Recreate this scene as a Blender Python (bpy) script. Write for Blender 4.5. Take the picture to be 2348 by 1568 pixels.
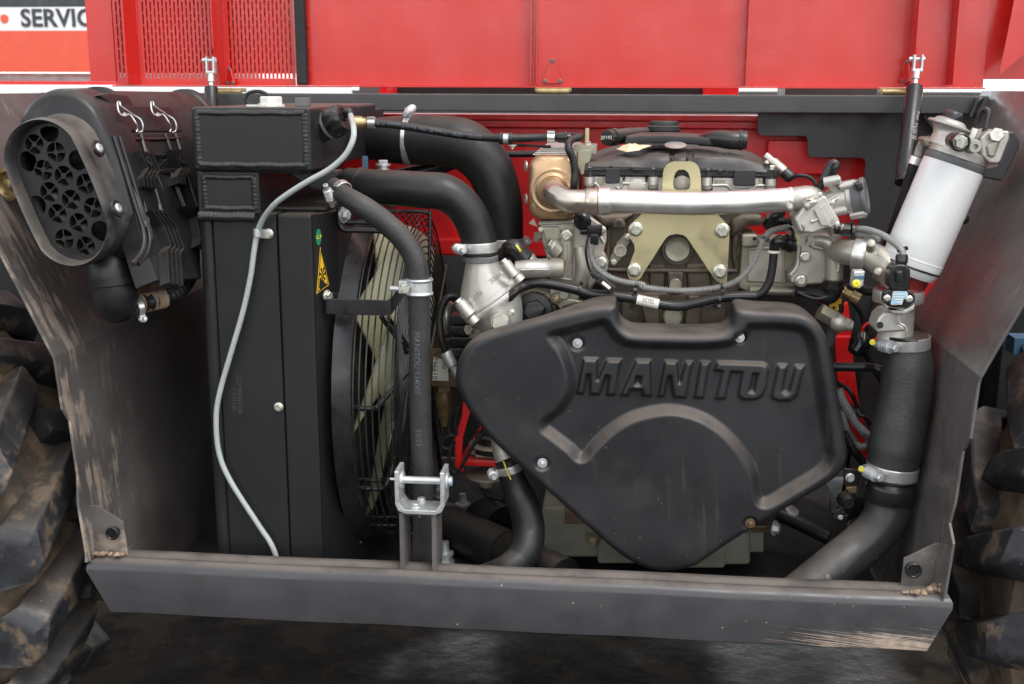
import bpy, bmesh, math, random
import numpy as np
from mathutils import Vector, Matrix
from mathutils.geometry import tessellate_polygon
R = math.radians
rng = random.Random(7)
for o in list(bpy.data.objects): bpy.data.objects.remove(o)
scene = bpy.context.scene
col = scene.collection

# ------------------------------------------------------------------ camera
CAM = Vector((0.0, -2.1, 1.62)); FPX = 2636.0
YAW, PITCH, ROLL = R(5.6), R(12.5), 0.003
fwd = Vector((-math.sin(YAW)*math.cos(PITCH), math.cos(YAW)*math.cos(PITCH), -math.sin(PITCH)))
rgt0 = Vector((math.cos(YAW), math.sin(YAW), 0)); up0 = rgt0.cross(fwd)
rgt = rgt0*math.cos(ROLL) + up0*math.sin(ROLL); upv = up0*math.cos(ROLL) - rgt0*math.sin(ROLL)
cd = bpy.data.cameras.new('camera'); cam = bpy.data.objects.new('camera', cd); col.objects.link(cam)
cam.matrix_world = Matrix(((rgt.x, upv.x, -fwd.x, CAM.x), (rgt.y, upv.y, -fwd.y, CAM.y), (rgt.z, upv.z, -fwd.z, CAM.z), (0, 0, 0, 1)))
cd.sensor_width = 36; cd.lens = 36*FPX/2347; cd.clip_start = 0.05; cd.clip_end = 2000
cd.dof.use_dof = True; cd.dof.focus_distance = 2.45; cd.dof.aperture_fstop = 6.3
scene.camera = cam

# ------------------------------------------------------------------ sky, sun, exposure
SUN_EL, SUN_AZ = R(60), R(140)      # azimuth: 0 = +Y, clockwise; 180 is behind the camera
w = bpy.data.worlds.new('World'); scene.world = w; w.use_nodes = True
nt = w.node_tree; bgn = nt.nodes['Background']
sky = nt.nodes.new('ShaderNodeTexSky'); sky.sky_type = 'NISHITA'; sky.sun_disc = False
sky.sun_elevation = SUN_EL; sky.sun_rotation = SUN_AZ; sky.air_density = 1.0; sky.dust_density = 0.6; sky.ozone_density = 1.0
hs = nt.nodes.new('ShaderNodeHueSaturation'); hs.inputs['Saturation'].default_value = 0.14
nt.links.new(sky.outputs['Color'], hs.inputs['Color']); nt.links.new(hs.outputs['Color'], bgn.inputs['Color'])
bgn.inputs['Strength'].default_value = 0.15
sd = bpy.data.lights.new('sun', 'SUN'); sd.energy = 0.9; sd.angle = R(35); sd.color = (1, 0.97, 0.93)
sun = bpy.data.objects.new('sun', sd); col.objects.link(sun)
sdir = Vector((math.sin(SUN_AZ)*math.cos(SUN_EL), math.cos(SUN_AZ)*math.cos(SUN_EL), math.sin(SUN_EL)))
sun.rotation_euler = sdir.to_track_quat('Z', 'Y').to_euler(); sun.location = (0, -3, 6)
vs = scene.view_settings
vs.view_transform = 'Standard'; vs.look = 'None'; vs.gamma = 1; vs.use_curve_mapping = False; vs.exposure = 1.3

# ------------------------------------------------------------------ reading positions off the photograph
# each frame: offset and scale of an enlarged view, in pixels of the 2347-wide photograph
T = {'P': (0, 0, 1), 'A': (0, 0, .3304), 'B': (402.9, 172.7, .3304), 'C': (978.4, 230.2, .29365), 'D': (1438.8, 259, .29365),
     'E': (1771.5, 201.4, .3304), 'F': (0, 575.5, .3304), 'G': (460.4, 633.1, .3304), 'H': (920.9, 575.5, .29365),
     'I': (978.4, 661.9, .44053), 'J': (1841.7, 633.1, .3303), 'K': (0, 1036, .3391), 'L': (575.5, 978.4, .3758),
     'M': (1208.6, 1093.5, .30252), 'N': (1726.6, 1093.5, .30252), 'O': (575.5, 0, .34317), 'Q': (1496.4, 0, .36228),
     'R': (1289.2, 805.8, .25), 'S': (172.7, 345.3, .2019), 'U': (736.7, 431.7, .18353), 'V': (978.4, 949.6, .23865),
     'W': (1841.7, 892.1, .16523), 'X': (0, 201.4, .42195), 'Y': (1323.7, 287.8, .14707), 'Z': (2129.5, 172.7, .33013)}
def P(t, x, y): ox, oy, k = T[t]; return ox+k*x, oy+k*y
def ray(px, py): return fwd*FPX + rgt*(px-1173.5) - upv*(py-784)
def at(px, py, Y): d = ray(px, py); return CAM + d*((Y-CAM.y)/d.y)
def onplane(px, py, p0, n): d = ray(px, py); return CAM + d*((Vector(p0)-CAM).dot(n)/d.dot(n))
def q(t, x, y, Y): return at(*P(t, x, y), Y)
def qq(t, pts, Y): return [q(t, x, y, Y) for x, y in pts]
def K(t, n, v): return T[t][2]*n*(v-CAM).dot(fwd)/FPX       # n pixels of frame t at point v, in metres
XA, YA, ZA = Vector((1, 0, 0)), Vector((0, 1, 0)), Vector((0, 0, 1))
def im(dx, dy, dz=0): return (XA*dx - ZA*dy + YA*dz).normalized()    # image direction (x right, y down) + depth

# ------------------------------------------------------------------ materials
def mat(name, base, rough=.5, metal=0., var=.25, vscale=9., dust=0., dustcol=(.20, .165, .13), bump=0., bscale=400., coat=0., spec=.5,
        streak=None, speck=0., rvar=.12, up0=.35, wave=0., sheen=0, stains=None, trans=0, edge=0.):
    m = bpy.data.materials.new(name); m.use_nodes = True; N = m.node_tree.nodes; L = m.node_tree.links
    b = N['Principled BSDF']; geo = N.new('ShaderNodeNewGeometry')
    pos = geo.outputs['Position']
    def noise(scale, detail=4, vec=pos, rough_=.6):
        n = N.new('ShaderNodeTexNoise'); n.inputs['Scale'].default_value = scale; n.inputs['Detail'].default_value = detail
        n.inputs['Roughness'].default_value = rough_; L.new(vec, n.inputs['Vector']); return n.outputs['Fac']
    def ramp(fac, a, c, v0=0., v1=1.):
        r = N.new('ShaderNodeMapRange'); r.interpolation_type = 'SMOOTHSTEP'
        for i, x in zip(('From Min', 'From Max', 'To Min', 'To Max'), (a, c, v0, v1)): r.inputs[i].default_value = x
        L.new(fac, r.inputs['Value']); return r.outputs['Result']
    def math_(op, a, c):
        n = N.new('ShaderNodeMath'); n.operation = op; n.use_clamp = True
        for i, x in enumerate((a, c)):
            if isinstance(x, (int, float)): n.inputs[i].default_value = x
            else: L.new(x, n.inputs[i])
        return n.outputs[0]
    def mix(fac, a, c):
        n = N.new('ShaderNodeMix'); n.data_type = 'RGBA'
        for s, x in ((n.inputs[0], fac), (n.inputs[6], a), (n.inputs[7], c)):
            if isinstance(x, tuple): s.default_value = (*x, 1)
            elif isinstance(x, (int, float)): s.default_value = x
            else: L.new(x, s)
        return n.outputs[2]
    big = noise(vscale)
    c = mix(ramp(big, .3, .7), tuple(x*(1-var) for x in base), tuple(min(1, x*(1+var)) for x in base))
    rg = ramp(noise(vscale*2.3), .3, .7, max(.03, rough-rvar), min(1, rough+rvar))
    if stains:      # (colour, scale, threshold, amount)
        f = math_('MULTIPLY', ramp(noise(stains[1], 6), stains[2], stains[2]+.12), stains[3]); c = mix(f, c, stains[0])
    if edge:
        pt = ramp(geo.outputs['Pointiness'], .52, .60, 0, edge); c = mix(math_('MULTIPLY', pt, ramp(noise(60), .35, .6)), c, tuple(min(1, x*3+.06) for x in base))
    if speck:
        v = N.new('ShaderNodeTexVoronoi'); v.inputs['Scale'].default_value = 55; L.new(pos, v.inputs['Vector'])
        f = math_('MULTIPLY', ramp(v.outputs['Distance'], .045, .10, speck, 0), ramp(noise(31, 2), .50, .6)); c = mix(f, c, (.42, .38, .33))
    if streak:      # (scale vector, threshold, softness, amount, mask fn, rotation)
        mp = N.new('ShaderNodeMapping'); mp.vector_type = 'POINT'; mp.inputs['Scale'].default_value = streak[0]
        rt = N.new('ShaderNodeVectorRotate'); rt.rotation_type = 'EULER_XYZ'; rt.inputs['Rotation'].default_value = streak[5] if len(streak) > 5 else (0, 0, 0)
        L.new(pos, rt.inputs['Vector']); L.new(rt.outputs[0], mp.inputs['Vector'])
        f0_ = noise(1.0, 5, mp.outputs[0], .62); n_ = N.new('ShaderNodeMath'); n_.operation = 'MULTIPLY_ADD'; L.new(noise(13, 6), n_.inputs[0]); n_.inputs[1].default_value = streak[6] if len(streak) > 6 else .5; n_.inputs[2].default_value = -.5*n_.inputs[1].default_value
        n3 = N.new('ShaderNodeMath'); n3.operation = 'ADD'; L.new(f0_, n3.inputs[0]); L.new(n_.outputs[0], n3.inputs[1]); f = n3.outputs[0]
        sx = N.new('ShaderNodeSeparateXYZ'); L.new(pos, sx.inputs[0])
        mk = None
        for ax, a, bb, v0, v1 in streak[4]:
            r = ramp(sx.outputs[ax], a, bb, v0, v1); mk = r if mk is None else math_('MULTIPLY', mk, r)
        n = N.new('ShaderNodeMath'); n.operation = 'SUBTRACT'; L.new(f, n.inputs[0])
        n2 = N.new('ShaderNodeMath'); n2.operation = 'MULTIPLY_ADD'; L.new(mk, n2.inputs[0]); n2.inputs[1].default_value = -.30; n2.inputs[2].default_value = streak[1]+.20
        L.new(n2.outputs[0], n.inputs[1])
        f = math_('MULTIPLY', math_('MULTIPLY', ramp(n.outputs[0], 0, streak[2]), streak[3]), mk)
        c = mix(f, c, mix(ramp(noise(40), .3, .7), (.25, .19, .145), (.40, .32, .255))); rg = math_('MAXIMUM', rg, math_('MULTIPLY', f, .9))
    if dust:
        s = N.new('ShaderNodeSeparateXYZ'); L.new(geo.outputs['Normal'], s.inputs[0])
        f = ramp(s.outputs['Z'], up0, up0+.5, 0, dust)
        f = math_('MULTIPLY', f, ramp(noise(14, 6), .25, .6, .45, 1)); c = mix(f, c, dustcol); rg = math_('MAXIMUM', rg, math_('MULTIPLY', f, .85))
    L.new(c, b.inputs['Base Color']); L.new(rg, b.inputs['Roughness'])
    b.inputs['Metallic'].default_value = metal; b.inputs['Specular IOR Level'].default_value = spec
    b.inputs['Coat Weight'].default_value = coat; b.inputs['Coat Roughness'].default_value = .16
    if trans: b.inputs['Transmission Weight'].default_value = trans
    nrm = None
    if wave:
        bm_ = N.new('ShaderNodeBump'); bm_.inputs['Strength'].default_value = wave; bm_.inputs['Distance'].default_value = .02
        mp = N.new('ShaderNodeMapping'); mp.inputs['Scale'].default_value = (5, 5, 1.6); L.new(pos, mp.inputs['Vector'])
        L.new(noise(1.0, 2, mp.outputs[0]), bm_.inputs['Height']); nrm = bm_.outputs[0]
    if bump:
        bm_ = N.new('ShaderNodeBump'); bm_.inputs['Strength'].default_value = bump; bm_.inputs['Distance'].default_value = .001
        L.new(noise(bscale, 3), bm_.inputs['Height'])
        if nrm: L.new(nrm, bm_.inputs['Normal'])
        nrm = bm_.outputs[0]
    if nrm:
        L.new(nrm, b.inputs['Normal'])
        if coat: L.new(nrm, b.inputs['Coat Normal'])
    return m
M = {}
M['red'] = mat('red_paint', (.52, .015, .010), .33, var=.06, vscale=3, coat=.45, wave=.3, bump=.05, bscale=130, rvar=.14, speck=.45, spec=.45)
M['redframe'] = mat('red_chassis_paint', (.72, .012, .014), .38, var=.15, dust=.2, coat=.2)
M['dark'] = mat('anthracite_paint', (.042, .040, .042), .40, var=.12, dust=.3, speck=.3, bump=.03, bscale=250, stains=((.06, .055, .05), 7, .57, .3))
M['sill'] = mat('anthracite_sill_paint', (.042, .040, .043), .36, var=.10, vscale=5, dust=.75, up0=.6, dustcol=(.20, .17, .145), speck=.9, bump=.04, bscale=220,
                streak=((5, 60, 420), .52, .05, 1.0, [('X', .12, .50, .0, 1.), ('Z', .635, .575, .0, 1.)], (0, R(-5), 0), .25))
M['guardL'] = mat('muddy_anthracite_paint', (.100, .091, .086), .42, var=.25, vscale=5, dust=.3, dustcol=(.11, .092, .08), speck=.5, bump=.1, bscale=200,
                  streak=((16, 85, 10), .55, .16, .72, [('Y', .42, -.02, .25, 1.)], (0, 0, 0), .95))
M['guardR'] = mat('dusty_anthracite_paint', (.105, .097, .092), .34, var=.25, vscale=5, dust=.25, dustcol=(.10, .09, .08), speck=.8, bump=.06, bscale=200, coat=.25,
                  streak=((10, 150, 6), .60, .22, .38, [('Y', .9, .0, .5, .9)], (0, 0, 0), .7))
M['plastic'] = mat('grained_black_plastic', (.019, .019, .021), .42, var=.12, dust=.75, up0=.25, dustcol=(.105, .088, .074), bump=.32, bscale=560, spec=.40, stains=((.036, .034, .033), 4, .55, .35), speck=.12)
M['cover'] = mat('scuffed_cover_plastic', (.019, .019, .021), .42, var=.14, vscale=3, dust=.8, up0=.22, dustcol=(.115, .095, .08), bump=.32, bscale=560, spec=.42, speck=.3,
                 stains=((.040, .038, .037), 6, .57, .4), streak=((75, 20, 2.2), .64, .10, .07, [('Z', 3, 2.9, .8, .8)], (0, R(4), 0), .3))
M['airbox'] = mat('dusty_black_plastic', (.012, .012, .013), .42, spec=.4, var=.2, dust=.35, up0=.35, dustcol=(.11,.09,.075), bump=.08, bscale=300, stains=((.055, .045, .036), 8, .55, .4))
M['airboxin'] = mat('black_moulded_plastic', (.012, .012, .013), .40, var=.2, dust=.25, bump=.05, bscale=300)
M['ring'] = mat('dusty_rubber_ring', (.034, .034, .034), .45, var=.3, vscale=14, dust=.4, up0=.1, dustcol=(.17, .14, .11), stains=((.16, .13, .10), 12, .55, .4), bump=.1, bscale=200)
M['rubber'] = mat('black_rubber', (.012, .012, .0125), .48, spec=.4, var=.25, dust=.38, up0=.5, dustcol=(.13,.11,.09), bump=.06, bscale=260, speck=.15)
M['ribrubber'] = mat('woven_black_rubber', (.028, .027, .027), .50, var=.2, dust=.3, up0=.4, bump=.8, bscale=130)
M['satin'] = mat('satin_black_paint', (.011, .011, .012), .3, var=.15, dust=.25, up0=.6, bump=.03)
M['radiator'] = mat('powder_coated_black', (.0155, .0155, .016), .38, var=.10, vscale=2, spec=.4, dust=.75, up0=.6, dustcol=(.13,.11,.09), bump=.03, bscale=480, rvar=.05, streak=((60, 60, 3), .62, .2, .12, [('Z', 2, 1.9, .5, .5)]))
M['weld'] = mat('painted_weld_bead', (.020, .020, .021), .30, var=.3, vscale=40, dust=.25, bump=.3, bscale=140, stains=((.07, .065, .06), 30, .58, .4))
M['alu'] = mat('cast_aluminium', (.44, .41, .35), .48, metal=.6, var=.18, vscale=16, bump=.22, bscale=260, stains=((.30, .25, .17), 12, .58, .5), dust=.25)
M['alub'] = mat('bright_cast_aluminium', (.52, .50, .46), .46, metal=.65, var=.1, vscale=18, bump=.18, bscale=260, stains=((.40, .36, .30), 14, .60, .4), dust=.2)
M['alug'] = mat('olive_grey_casting', (.32, .30, .23), .48, metal=.6, var=.15, vscale=10, bump=.2, bscale=260, stains=((.26, .18, .09), 11, .60, .5))
M['sump'] = mat('olive_painted_pan', (.26, .25, .20), .55, var=.15, vscale=9, bump=.15, stains=((.22, .13, .05), 14, .62, .7))
M['iron'] = mat('oily_cast_iron', (.080, .060, .042), .5, metal=.15, var=.35, vscale=14, bump=.5, bscale=170, stains=((.14, .06, .025), 11, .54, .55), dust=.5)
M['zinc'] = mat('zinc_plated_steel', (.58, .60, .60), .42, metal=.65, var=.1, vscale=20, dust=.2)
M['bolt'] = mat('pale_zinc_bolt', (.60, .60, .52), .36, metal=.8, var=.12, vscale=60, stains=((.42, .38, .26), 45, .58, .5))
M['yzinc'] = mat('yellow_passivated_steel', (.52, .46, .27), .38, metal=.75, var=.07, vscale=7, bump=.06, bscale=300, stains=((.52, .42, .22), 6, .60, .5))
M['bronze'] = mat('heat_tinted_steel', (.47, .31, .18), .38, metal=.75, var=.2, vscale=10, bump=.08, stains=((.22, .15, .10), 11, .58, .6))
M['pipe'] = mat('brushed_aluminium_pipe', (.76, .75, .72), .40, metal=.85, var=.06, vscale=6, bump=.08, bscale=120, stains=((.58, .54, .48), 9, .60, .4))
M['elbow'] = mat('browned_steel_elbow', (.54, .48, .42), .34, metal=.9, var=.18, vscale=9, stains=((.28, .21, .15), 12, .52, .6))
M['steel'] = mat('stainless_band', (.66, .65, .63), .34, metal=.8, var=.04, vscale=30, rvar=.06)
M['brass'] = mat('dull_brass', (.34, .26, .13), .4, metal=.8, var=.2, vscale=40)
M['white'] = mat('white_gloss_enamel', (.74, .74, .73), .32, var=.03, vscale=6, coat=.3, speck=.25)
M['whitepl'] = mat('white_plastic', (.66, .65, .60), .45, var=.04)
M['tube'] = mat('milky_tube', (.42, .45, .44), .34, var=.07, vscale=12, trans=.15)
M['fan'] = mat('cream_plastic', (.74, .72, .50), .42, var=.08, vscale=8)
M['loom'] = mat('grey_convoluted_loom', (.26, .26, .25), .42, var=.15, vscale=20, dust=.45)
M['blackgloss'] = mat('black_gloss_plastic', (.014, .014, .015), .26, var=.1, dust=.2)
M['tyre'] = mat('muddy_tyre_rubber', (.022, .023, .026), .5, var=.35, vscale=14, bump=.5, bscale=110, stains=((.16, .115, .075), 14, .53, .75), speck=.6, dust=.3, dustcol=(.11, .085, .06))
M['mud'] = mat('caked_mud', (.115, .080, .052), .85, var=.5, vscale=12, bump=.9, bscale=70, dust=.2, stains=((.02, .02, .02), 5, .5, .7))
M['mudlight'] = mat('dried_dirt', (.23, .165, .11), .9, var=.35, vscale=25, bump=.9, bscale=90)
M['yellow'] = mat('yellow_vinyl', (.78, .47, .02), .45, var=.03)
M['black'] = mat('black_print_and_shade', (.012, .012, .012), .5, var=0)
M['green'] = mat('green_vinyl', (.02, .22, .09), .45, var=.05)
M['paper'] = mat('label_paper', (.72, .70, .62), .5, var=.06)
M['bluelab'] = mat('blue_label', (.30, .55, .78), .4, var=.04)
M['hoseink'] = mat('faded_hose_print', (.085, .10, .125), .5, var=.2, vscale=60)
M['greyink'] = mat('grey_ink', (.055, .055, .058), .6, var=.05)
M['rust'] = mat('oily_rusty_metal', (.16, .105, .06), .38, metal=.4, var=.45, vscale=18, stains=((.45, .42, .38), 14, .55, .6))
M['grey'] = mat('grey_plastic', (.12, .12, .125), .4, var=.1)
M['orange'] = mat('orange_paint_mark', (.75, .16, .05), .5, var=.05)
M['yellowpaint'] = mat('yellow_paint_mark', (.80, .72, .05), .5, var=.05)
M['blue'] = mat('pale_blue_paint', (.06, .13, .20), .45, var=.1)
M['leaf'] = mat('dry_leaf', (.62, .50, .33), .7, var=.2, vscale=60, bump=.4, bscale=200)
M['truckred'] = mat('orange_red_lorry_paint', (.72, .075, .028), .3, var=.03, coat=.3)
M['truckwhite'] = mat('white_lorry_paint', (.80, .80, .80), .35, var=.02)
M['truckdark'] = mat('dark_lorry_panel', (.035, .04, .045), .3, var=.05)
M['outlet'] = mat('mud_flecked_satin_pipe', (.030, .030, .031), .42, var=.2, dust=.35, speck=1.0, bump=.12, bscale=220, streak=((30, 30, 14), .60, .05, .8, [('Z', .80, .62, .0, .6)], (0, R(35), 0)))
M['bowl'] = mat('dark_red_bowl', (.16, .012, .014), .2, var=.1, coat=.3)
M['floor'] = mat('oily_floor_plate', (.022, .020, .019), .45, var=.35, vscale=6, dust=.0, stains=((.09, .07, .055), 7, .60, .5))
M['void'] = mat('black_underbody_and_shade', (.012, .012, .012), .6, var=.2)  # flat black for hidden parts, also painted-in shade of the voids
# ------------------------------------------------------------------ mesh helpers
WL = {}       # world location of each object's origin
def bez(pts, n=6):
    pts = [Vector(p) for p in pts]
    if len(pts) < 3 or n == 1: return pts
    out = []
    for i in range(len(pts)-1):
        p1, p2 = pts[i], pts[i+1]
        p0 = pts[i-1] if i else p1*2-p2
        p3 = pts[i+2] if i+2 < len(pts) else p2*2-p1
        for k in range(n):
            t = k/n; t2 = t*t; t3 = t2*t
            out.append(.5*(2*p1+(p2-p0)*t+(2*p0-5*p1+4*p2-p3)*t2+(3*p1-p0-3*p2+p3)*t3))
    out.append(pts[-1]); return out
def perp(d):
    d = d.normalized(); a = ZA if abs(d.z) < .9 else XA
    u = d.cross(a).normalized(); return u, d.cross(u).normalized()
def frames(pts):
    n = len(pts); ts = [(pts[min(i+1, n-1)]-pts[max(i-1, 0)]).normalized() for i in range(n)]
    u, _ = perp(ts[0]); fr = []
    for t in ts:
        u = (u - t*u.dot(t)).normalized(); fr.append((t, u, t.cross(u).normalized()))
    return fr
class G:
    def __init__(s): s.v = []; s.f = []
    def add(s, vs, fs):
        b = len(s.v); s.v += [Vector(x) for x in vs]; s.f += [tuple(b+i for i in f) for f in fs]; return s
    def loft(s, rings, cap0=True, cap1=True, closed=True):
        n = len(rings[0]); vs = [p for r in rings for p in r]; fs = []
        for i in range(len(rings)-1):
            for j in range(n if closed else n-1):
                k = (j+1) % n; fs.append((i*n+j, i*n+k, (i+1)*n+k, (i+1)*n+j))
        if cap0: fs.append(tuple(range(n))[::-1])
        if cap1: fs.append(tuple((len(rings)-1)*n+j for j in range(n)))
        return s.add(vs, fs)
    def tube(s, pts, rad, n=16, sub=6, cap=True, closed=False, smooth=True):
        m = len(pts)
        rr = rad if isinstance(rad, (list, tuple)) else [rad]*m
        P_ = bez(pts, sub) if smooth else [Vector(p) for p in pts]
        if smooth and m >= 3:
            Rr = [x.x for x in bez([Vector((r, 0, 0)) for r in rr], sub)]
        else: Rr = list(rr)
        rings = [[p+(u*math.cos(a)+w_*math.sin(a))*r for a in [2*math.pi*j/n for j in range(n)]] for p, r, (t, u, w_) in zip(P_, Rr, frames(P_))]
        return s.loft(rings, cap, cap)
    def corr(s, pts, r, pitch=.0036, amp=.13, n=12):
        P_ = bez(pts, 24); L_ = [0]
        for a, b in zip(P_, P_[1:]): L_.append(L_[-1]+(b-a).length)
        N_ = max(8, int(L_[-1]/pitch*4)); pp = []; j = 0
        for k in range(N_+1):
            d = L_[-1]*k/N_
            while j < len(L_)-2 and L_[j+1] < d: j += 1
            t = (d-L_[j])/max(1e-9, L_[j+1]-L_[j]); pp.append(P_[j].lerp(P_[j+1], min(1, t)))
        rr = [r*(1+amp*(1 if k % 4 < 2 else -1)) for k in range(N_+1)]
        return s.tube(pp, rr, n, smooth=False)
    def lathe(s, o, d, prof, n=32, cap=True, u=None, sq=1.0):
        o = Vector(o); d = Vector(d).normalized()
        if u is None: u, w_ = perp(d)
        else: u = (Vector(u)-d*Vector(u).dot(d)).normalized(); w_ = d.cross(u).normalized()
        rings = [[o+d*t+(u*math.cos(a)+w_*math.sin(a)*sq)*max(r, 1e-5) for a in [2*math.pi*j/n for j in range(n)]] for t, r in prof]
        return s.loft(rings, cap, cap)
    def prism(s, poly, vec, holes=()):
        vec = Vector(vec); loops = [[Vector(p) for p in poly]]+[[Vector(p) for p in h] for h in holes]
        flat = [p for l in loops for p in l]; n = len(flat)
        tri = tessellate_polygon(loops)
        fs = [tuple(t) for t in tri]+[tuple(i+n for i in t[::-1]) for t in tri]
        if not holes: fs = [tuple(range(n)), tuple(i+n for i in range(n))[::-1]]
        b = 0
        for l in loops:
            m = len(l); fs += [(b+j, b+(j+1) % m, b+(j+1) % m+n, b+j+n) for j in range(m)]; b += m
        return s.add(flat+[p+vec for p in flat], fs)
    def box(s, c, ax, ay, az):
        c = Vector(c); vs = [c+ax*i+ay*j+az*k for i in (-1, 1) for j in (-1, 1) for k in (-1, 1)]
        return s.add(vs, [(0, 1, 3, 2), (4, 6, 7, 5), (0, 4, 5, 1), (2, 3, 7, 6), (0, 2, 6, 4), (1, 5, 7, 3)])
    def rb(s, x0, x1, y0, y1, z0, z1):
        return s.box(((x0+x1)/2, (y0+y1)/2, (z0+z1)/2), XA*(x1-x0)/2, YA*(y1-y0)/2, ZA*(z1-z0)/2)
    def mesh(s, name, m, bevel=0, segs=2, angle=38, origin=None, sub=0):
        me = bpy.data.meshes.new(name)
        if origin is None:
            lo = [min(v[i] for v in s.v) for i in range(3)]; hi = [max(v[i] for v in s.v) for i in range(3)]
            origin = Vector([(a+b)/2 for a, b in zip(lo, hi)])
        me.from_pydata([v-origin for v in s.v], [], s.f)
        bm = bmesh.new(); bm.from_mesh(me)
        bmesh.ops.remove_doubles(bm, verts=bm.verts, dist=1e-6)
        bmesh.ops.recalc_face_normals(bm, faces=bm.faces)
        if bevel:
            es = [e for e in bm.edges if len(e.link_faces) == 2 and e.calc_face_angle(0) > R(30)]
            if es: bmesh.ops.bevel(bm, geom=es, offset=bevel, segments=segs, profile=.5, affect='EDGES', clamp_overlap=True)
        bm.to_mesh(me); bm.free()
        for p in me.polygons: p.use_smooth = True
        me.set_sharp_from_angle(angle=R(angle))
        me.materials.append(m); return me, origin
    def build(s, name, m, parent=None, bevel=0, segs=2, angle=38, **kw):
        me, o = s.mesh(name, M[m] if isinstance(m, str) else m, bevel, segs, angle)
        ob = place(name, me, o, parent, **kw)
        if bevel:
            wn = ob.modifiers.new('normals', 'WEIGHTED_NORMAL'); wn.keep_sharp = True; wn.weight = 60
        return ob
def place(name, me, o, parent=None, rot=None, label=None):
    ob = bpy.data.objects.new(name, me); col.objects.link(ob)
    o = Vector(o); WL[ob.name] = o
    L_ = o-(WL[parent.name] if parent else Vector())
    if parent: ob.parent = parent
    if rot is None: ob.location = L_
    else: ob.matrix_basis = Matrix.Translation(L_) @ rot
    if label: ob['label'] = label
    return ob
def thing(name, label, cat, loc, group=None):
    o = bpy.data.objects.new(name, None); col.objects.link(o); o.empty_display_size = .05
    o.location = loc; WL[o.name] = Vector(loc); o['label'] = label; o['category'] = cat
    if group: o['group'] = group
    return o
def tag(o, label, cat, group=None):
    o['label'] = label; o['category'] = cat
    if group: o['group'] = group
    return o
def struct(o): o['kind'] = 'structure'; return o

def hexring(r, z, n=6, a0=0): return [Vector((r*math.cos(a0+2*math.pi*i/n), r*math.sin(a0+2*math.pi*i/n), z)) for i in range(n)]
BC = {}
def boltmesh(kind, m):
    if (kind, m) in BC: return BC[kind, m]
    g = G(); zero = Vector()
    if kind in ('hex', 'flange'):
        g.lathe(zero, ZA, [(-.1, 1.0), (.14, 1.0), (.22, .9), (.26, .8)], 20)
        g.loft([hexring(.76, .2), hexring(.76, .68), hexring(.68, .76)])
    elif kind == 'plain':
        g.loft([hexring(.95, -.1), hexring(.95, .6), hexring(.84, .72)])
    elif kind == 'nut':
        g.lathe(zero, ZA, [(-.1, 1.0), (.10, 1.0), (.13, .95)], 24)
        g.loft([hexring(.52, .1), hexring(.52, .48), hexring(.46, .54)]); g.lathe(zero, ZA, [(.4, .26), (.86, .26), (.92, .2)], 14)
    elif kind == 'torx':
        g.lathe(zero, ZA, [(-.1, 1.0), (.2, 1.0), (.42, .78), (.46, .7), (.46, .34), (.22, .30)], 20)
    elif kind == 'cap':
        g.lathe(zero, ZA, [(-.1, .9), (.55, .9), (.62, 1.0), (.8, 1.0), (.88, .9), (.88, .78), (.8, .7)], 24)
    me, _ = g.mesh('bolt', M[m], origin=Vector(), angle=30); BC[kind, m] = me; return me
def bolt(parent, pos, d, r, kind='hex', m='bolt', name='bolt'):
    me = boltmesh(kind, m); rot = Vector(d).normalized().to_track_quat('Z', 'Y').to_matrix().to_4x4() @ Matrix.Rotation(rng.random()*2, 4, 'Z') @ Matrix.Scale(r, 4)
    return place(name, me, pos, parent, rot=rot)
def clamp(parent, c, d, r, wd, sdir, screw=.012, m='steel', slen=.045, paint=None):
    """worm-drive band round a hose: band plus tangential screw with a spring stack"""
    c = Vector(c); d = Vector(d).normalized(); sdir = Vector(sdir); sdir = (sdir-d*sdir.dot(d)).normalized(); tan = d.cross(sdir)
    g = G(); g.lathe(c-d*wd/2, d, [(0, r*.97), (0, r+.0016), (wd*.1, r+.0022), (wd*.9, r+.0022), (wd, r+.0016), (wd, r*.97)], 40, cap=False)
    hb = c+sdir*(r+screw*.45)
    g.box(hb, sdir*screw*.55, d*wd*.46, tan*slen*.30)
    b = g.build('hose_clamp', m, parent, bevel=.0008)
    s = G(); s0 = hb+sdir*screw*.35-tan*slen*.55
    prof = []
    for k in range(6):
        t = slen*(.10+.09*k); prof += [(t, screw*.62), (t+slen*.03, screw*.78), (t+slen*.06, screw*.78), (t+slen*.09, screw*.62)]
    s.lathe(s0, tan, [(0, screw*.42), (slen*.10, screw*.42)]+prof+[(slen*.9, screw*.42), (slen, screw*.42)], 18)
    s.lathe(s0-tan*screw*.6, tan, [(0, screw*.40), (screw*.1, screw*.5), (screw*.65, screw*.5)], 6)
    so = s.build('screw', 'zinc', b)
    return b
def textmesh(s, size, extrude=.0, shear=0, spacing=1.0, align='CENTER', bold=0.):
    cu = bpy.data.curves.new('lettering', 'FONT'); cu.body = s; cu.size = size; cu.extrude = extrude; cu.shear = shear; cu.space_character = spacing
    cu.align_x = align; cu.align_y = 'CENTER'; cu.resolution_u = 3; cu.offset = bold
    ob = bpy.data.objects.new('lettering', cu); me = bpy.data.meshes.new_from_object(ob)
    bpy.data.objects.remove(ob); bpy.data.curves.remove(cu); return me
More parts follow.
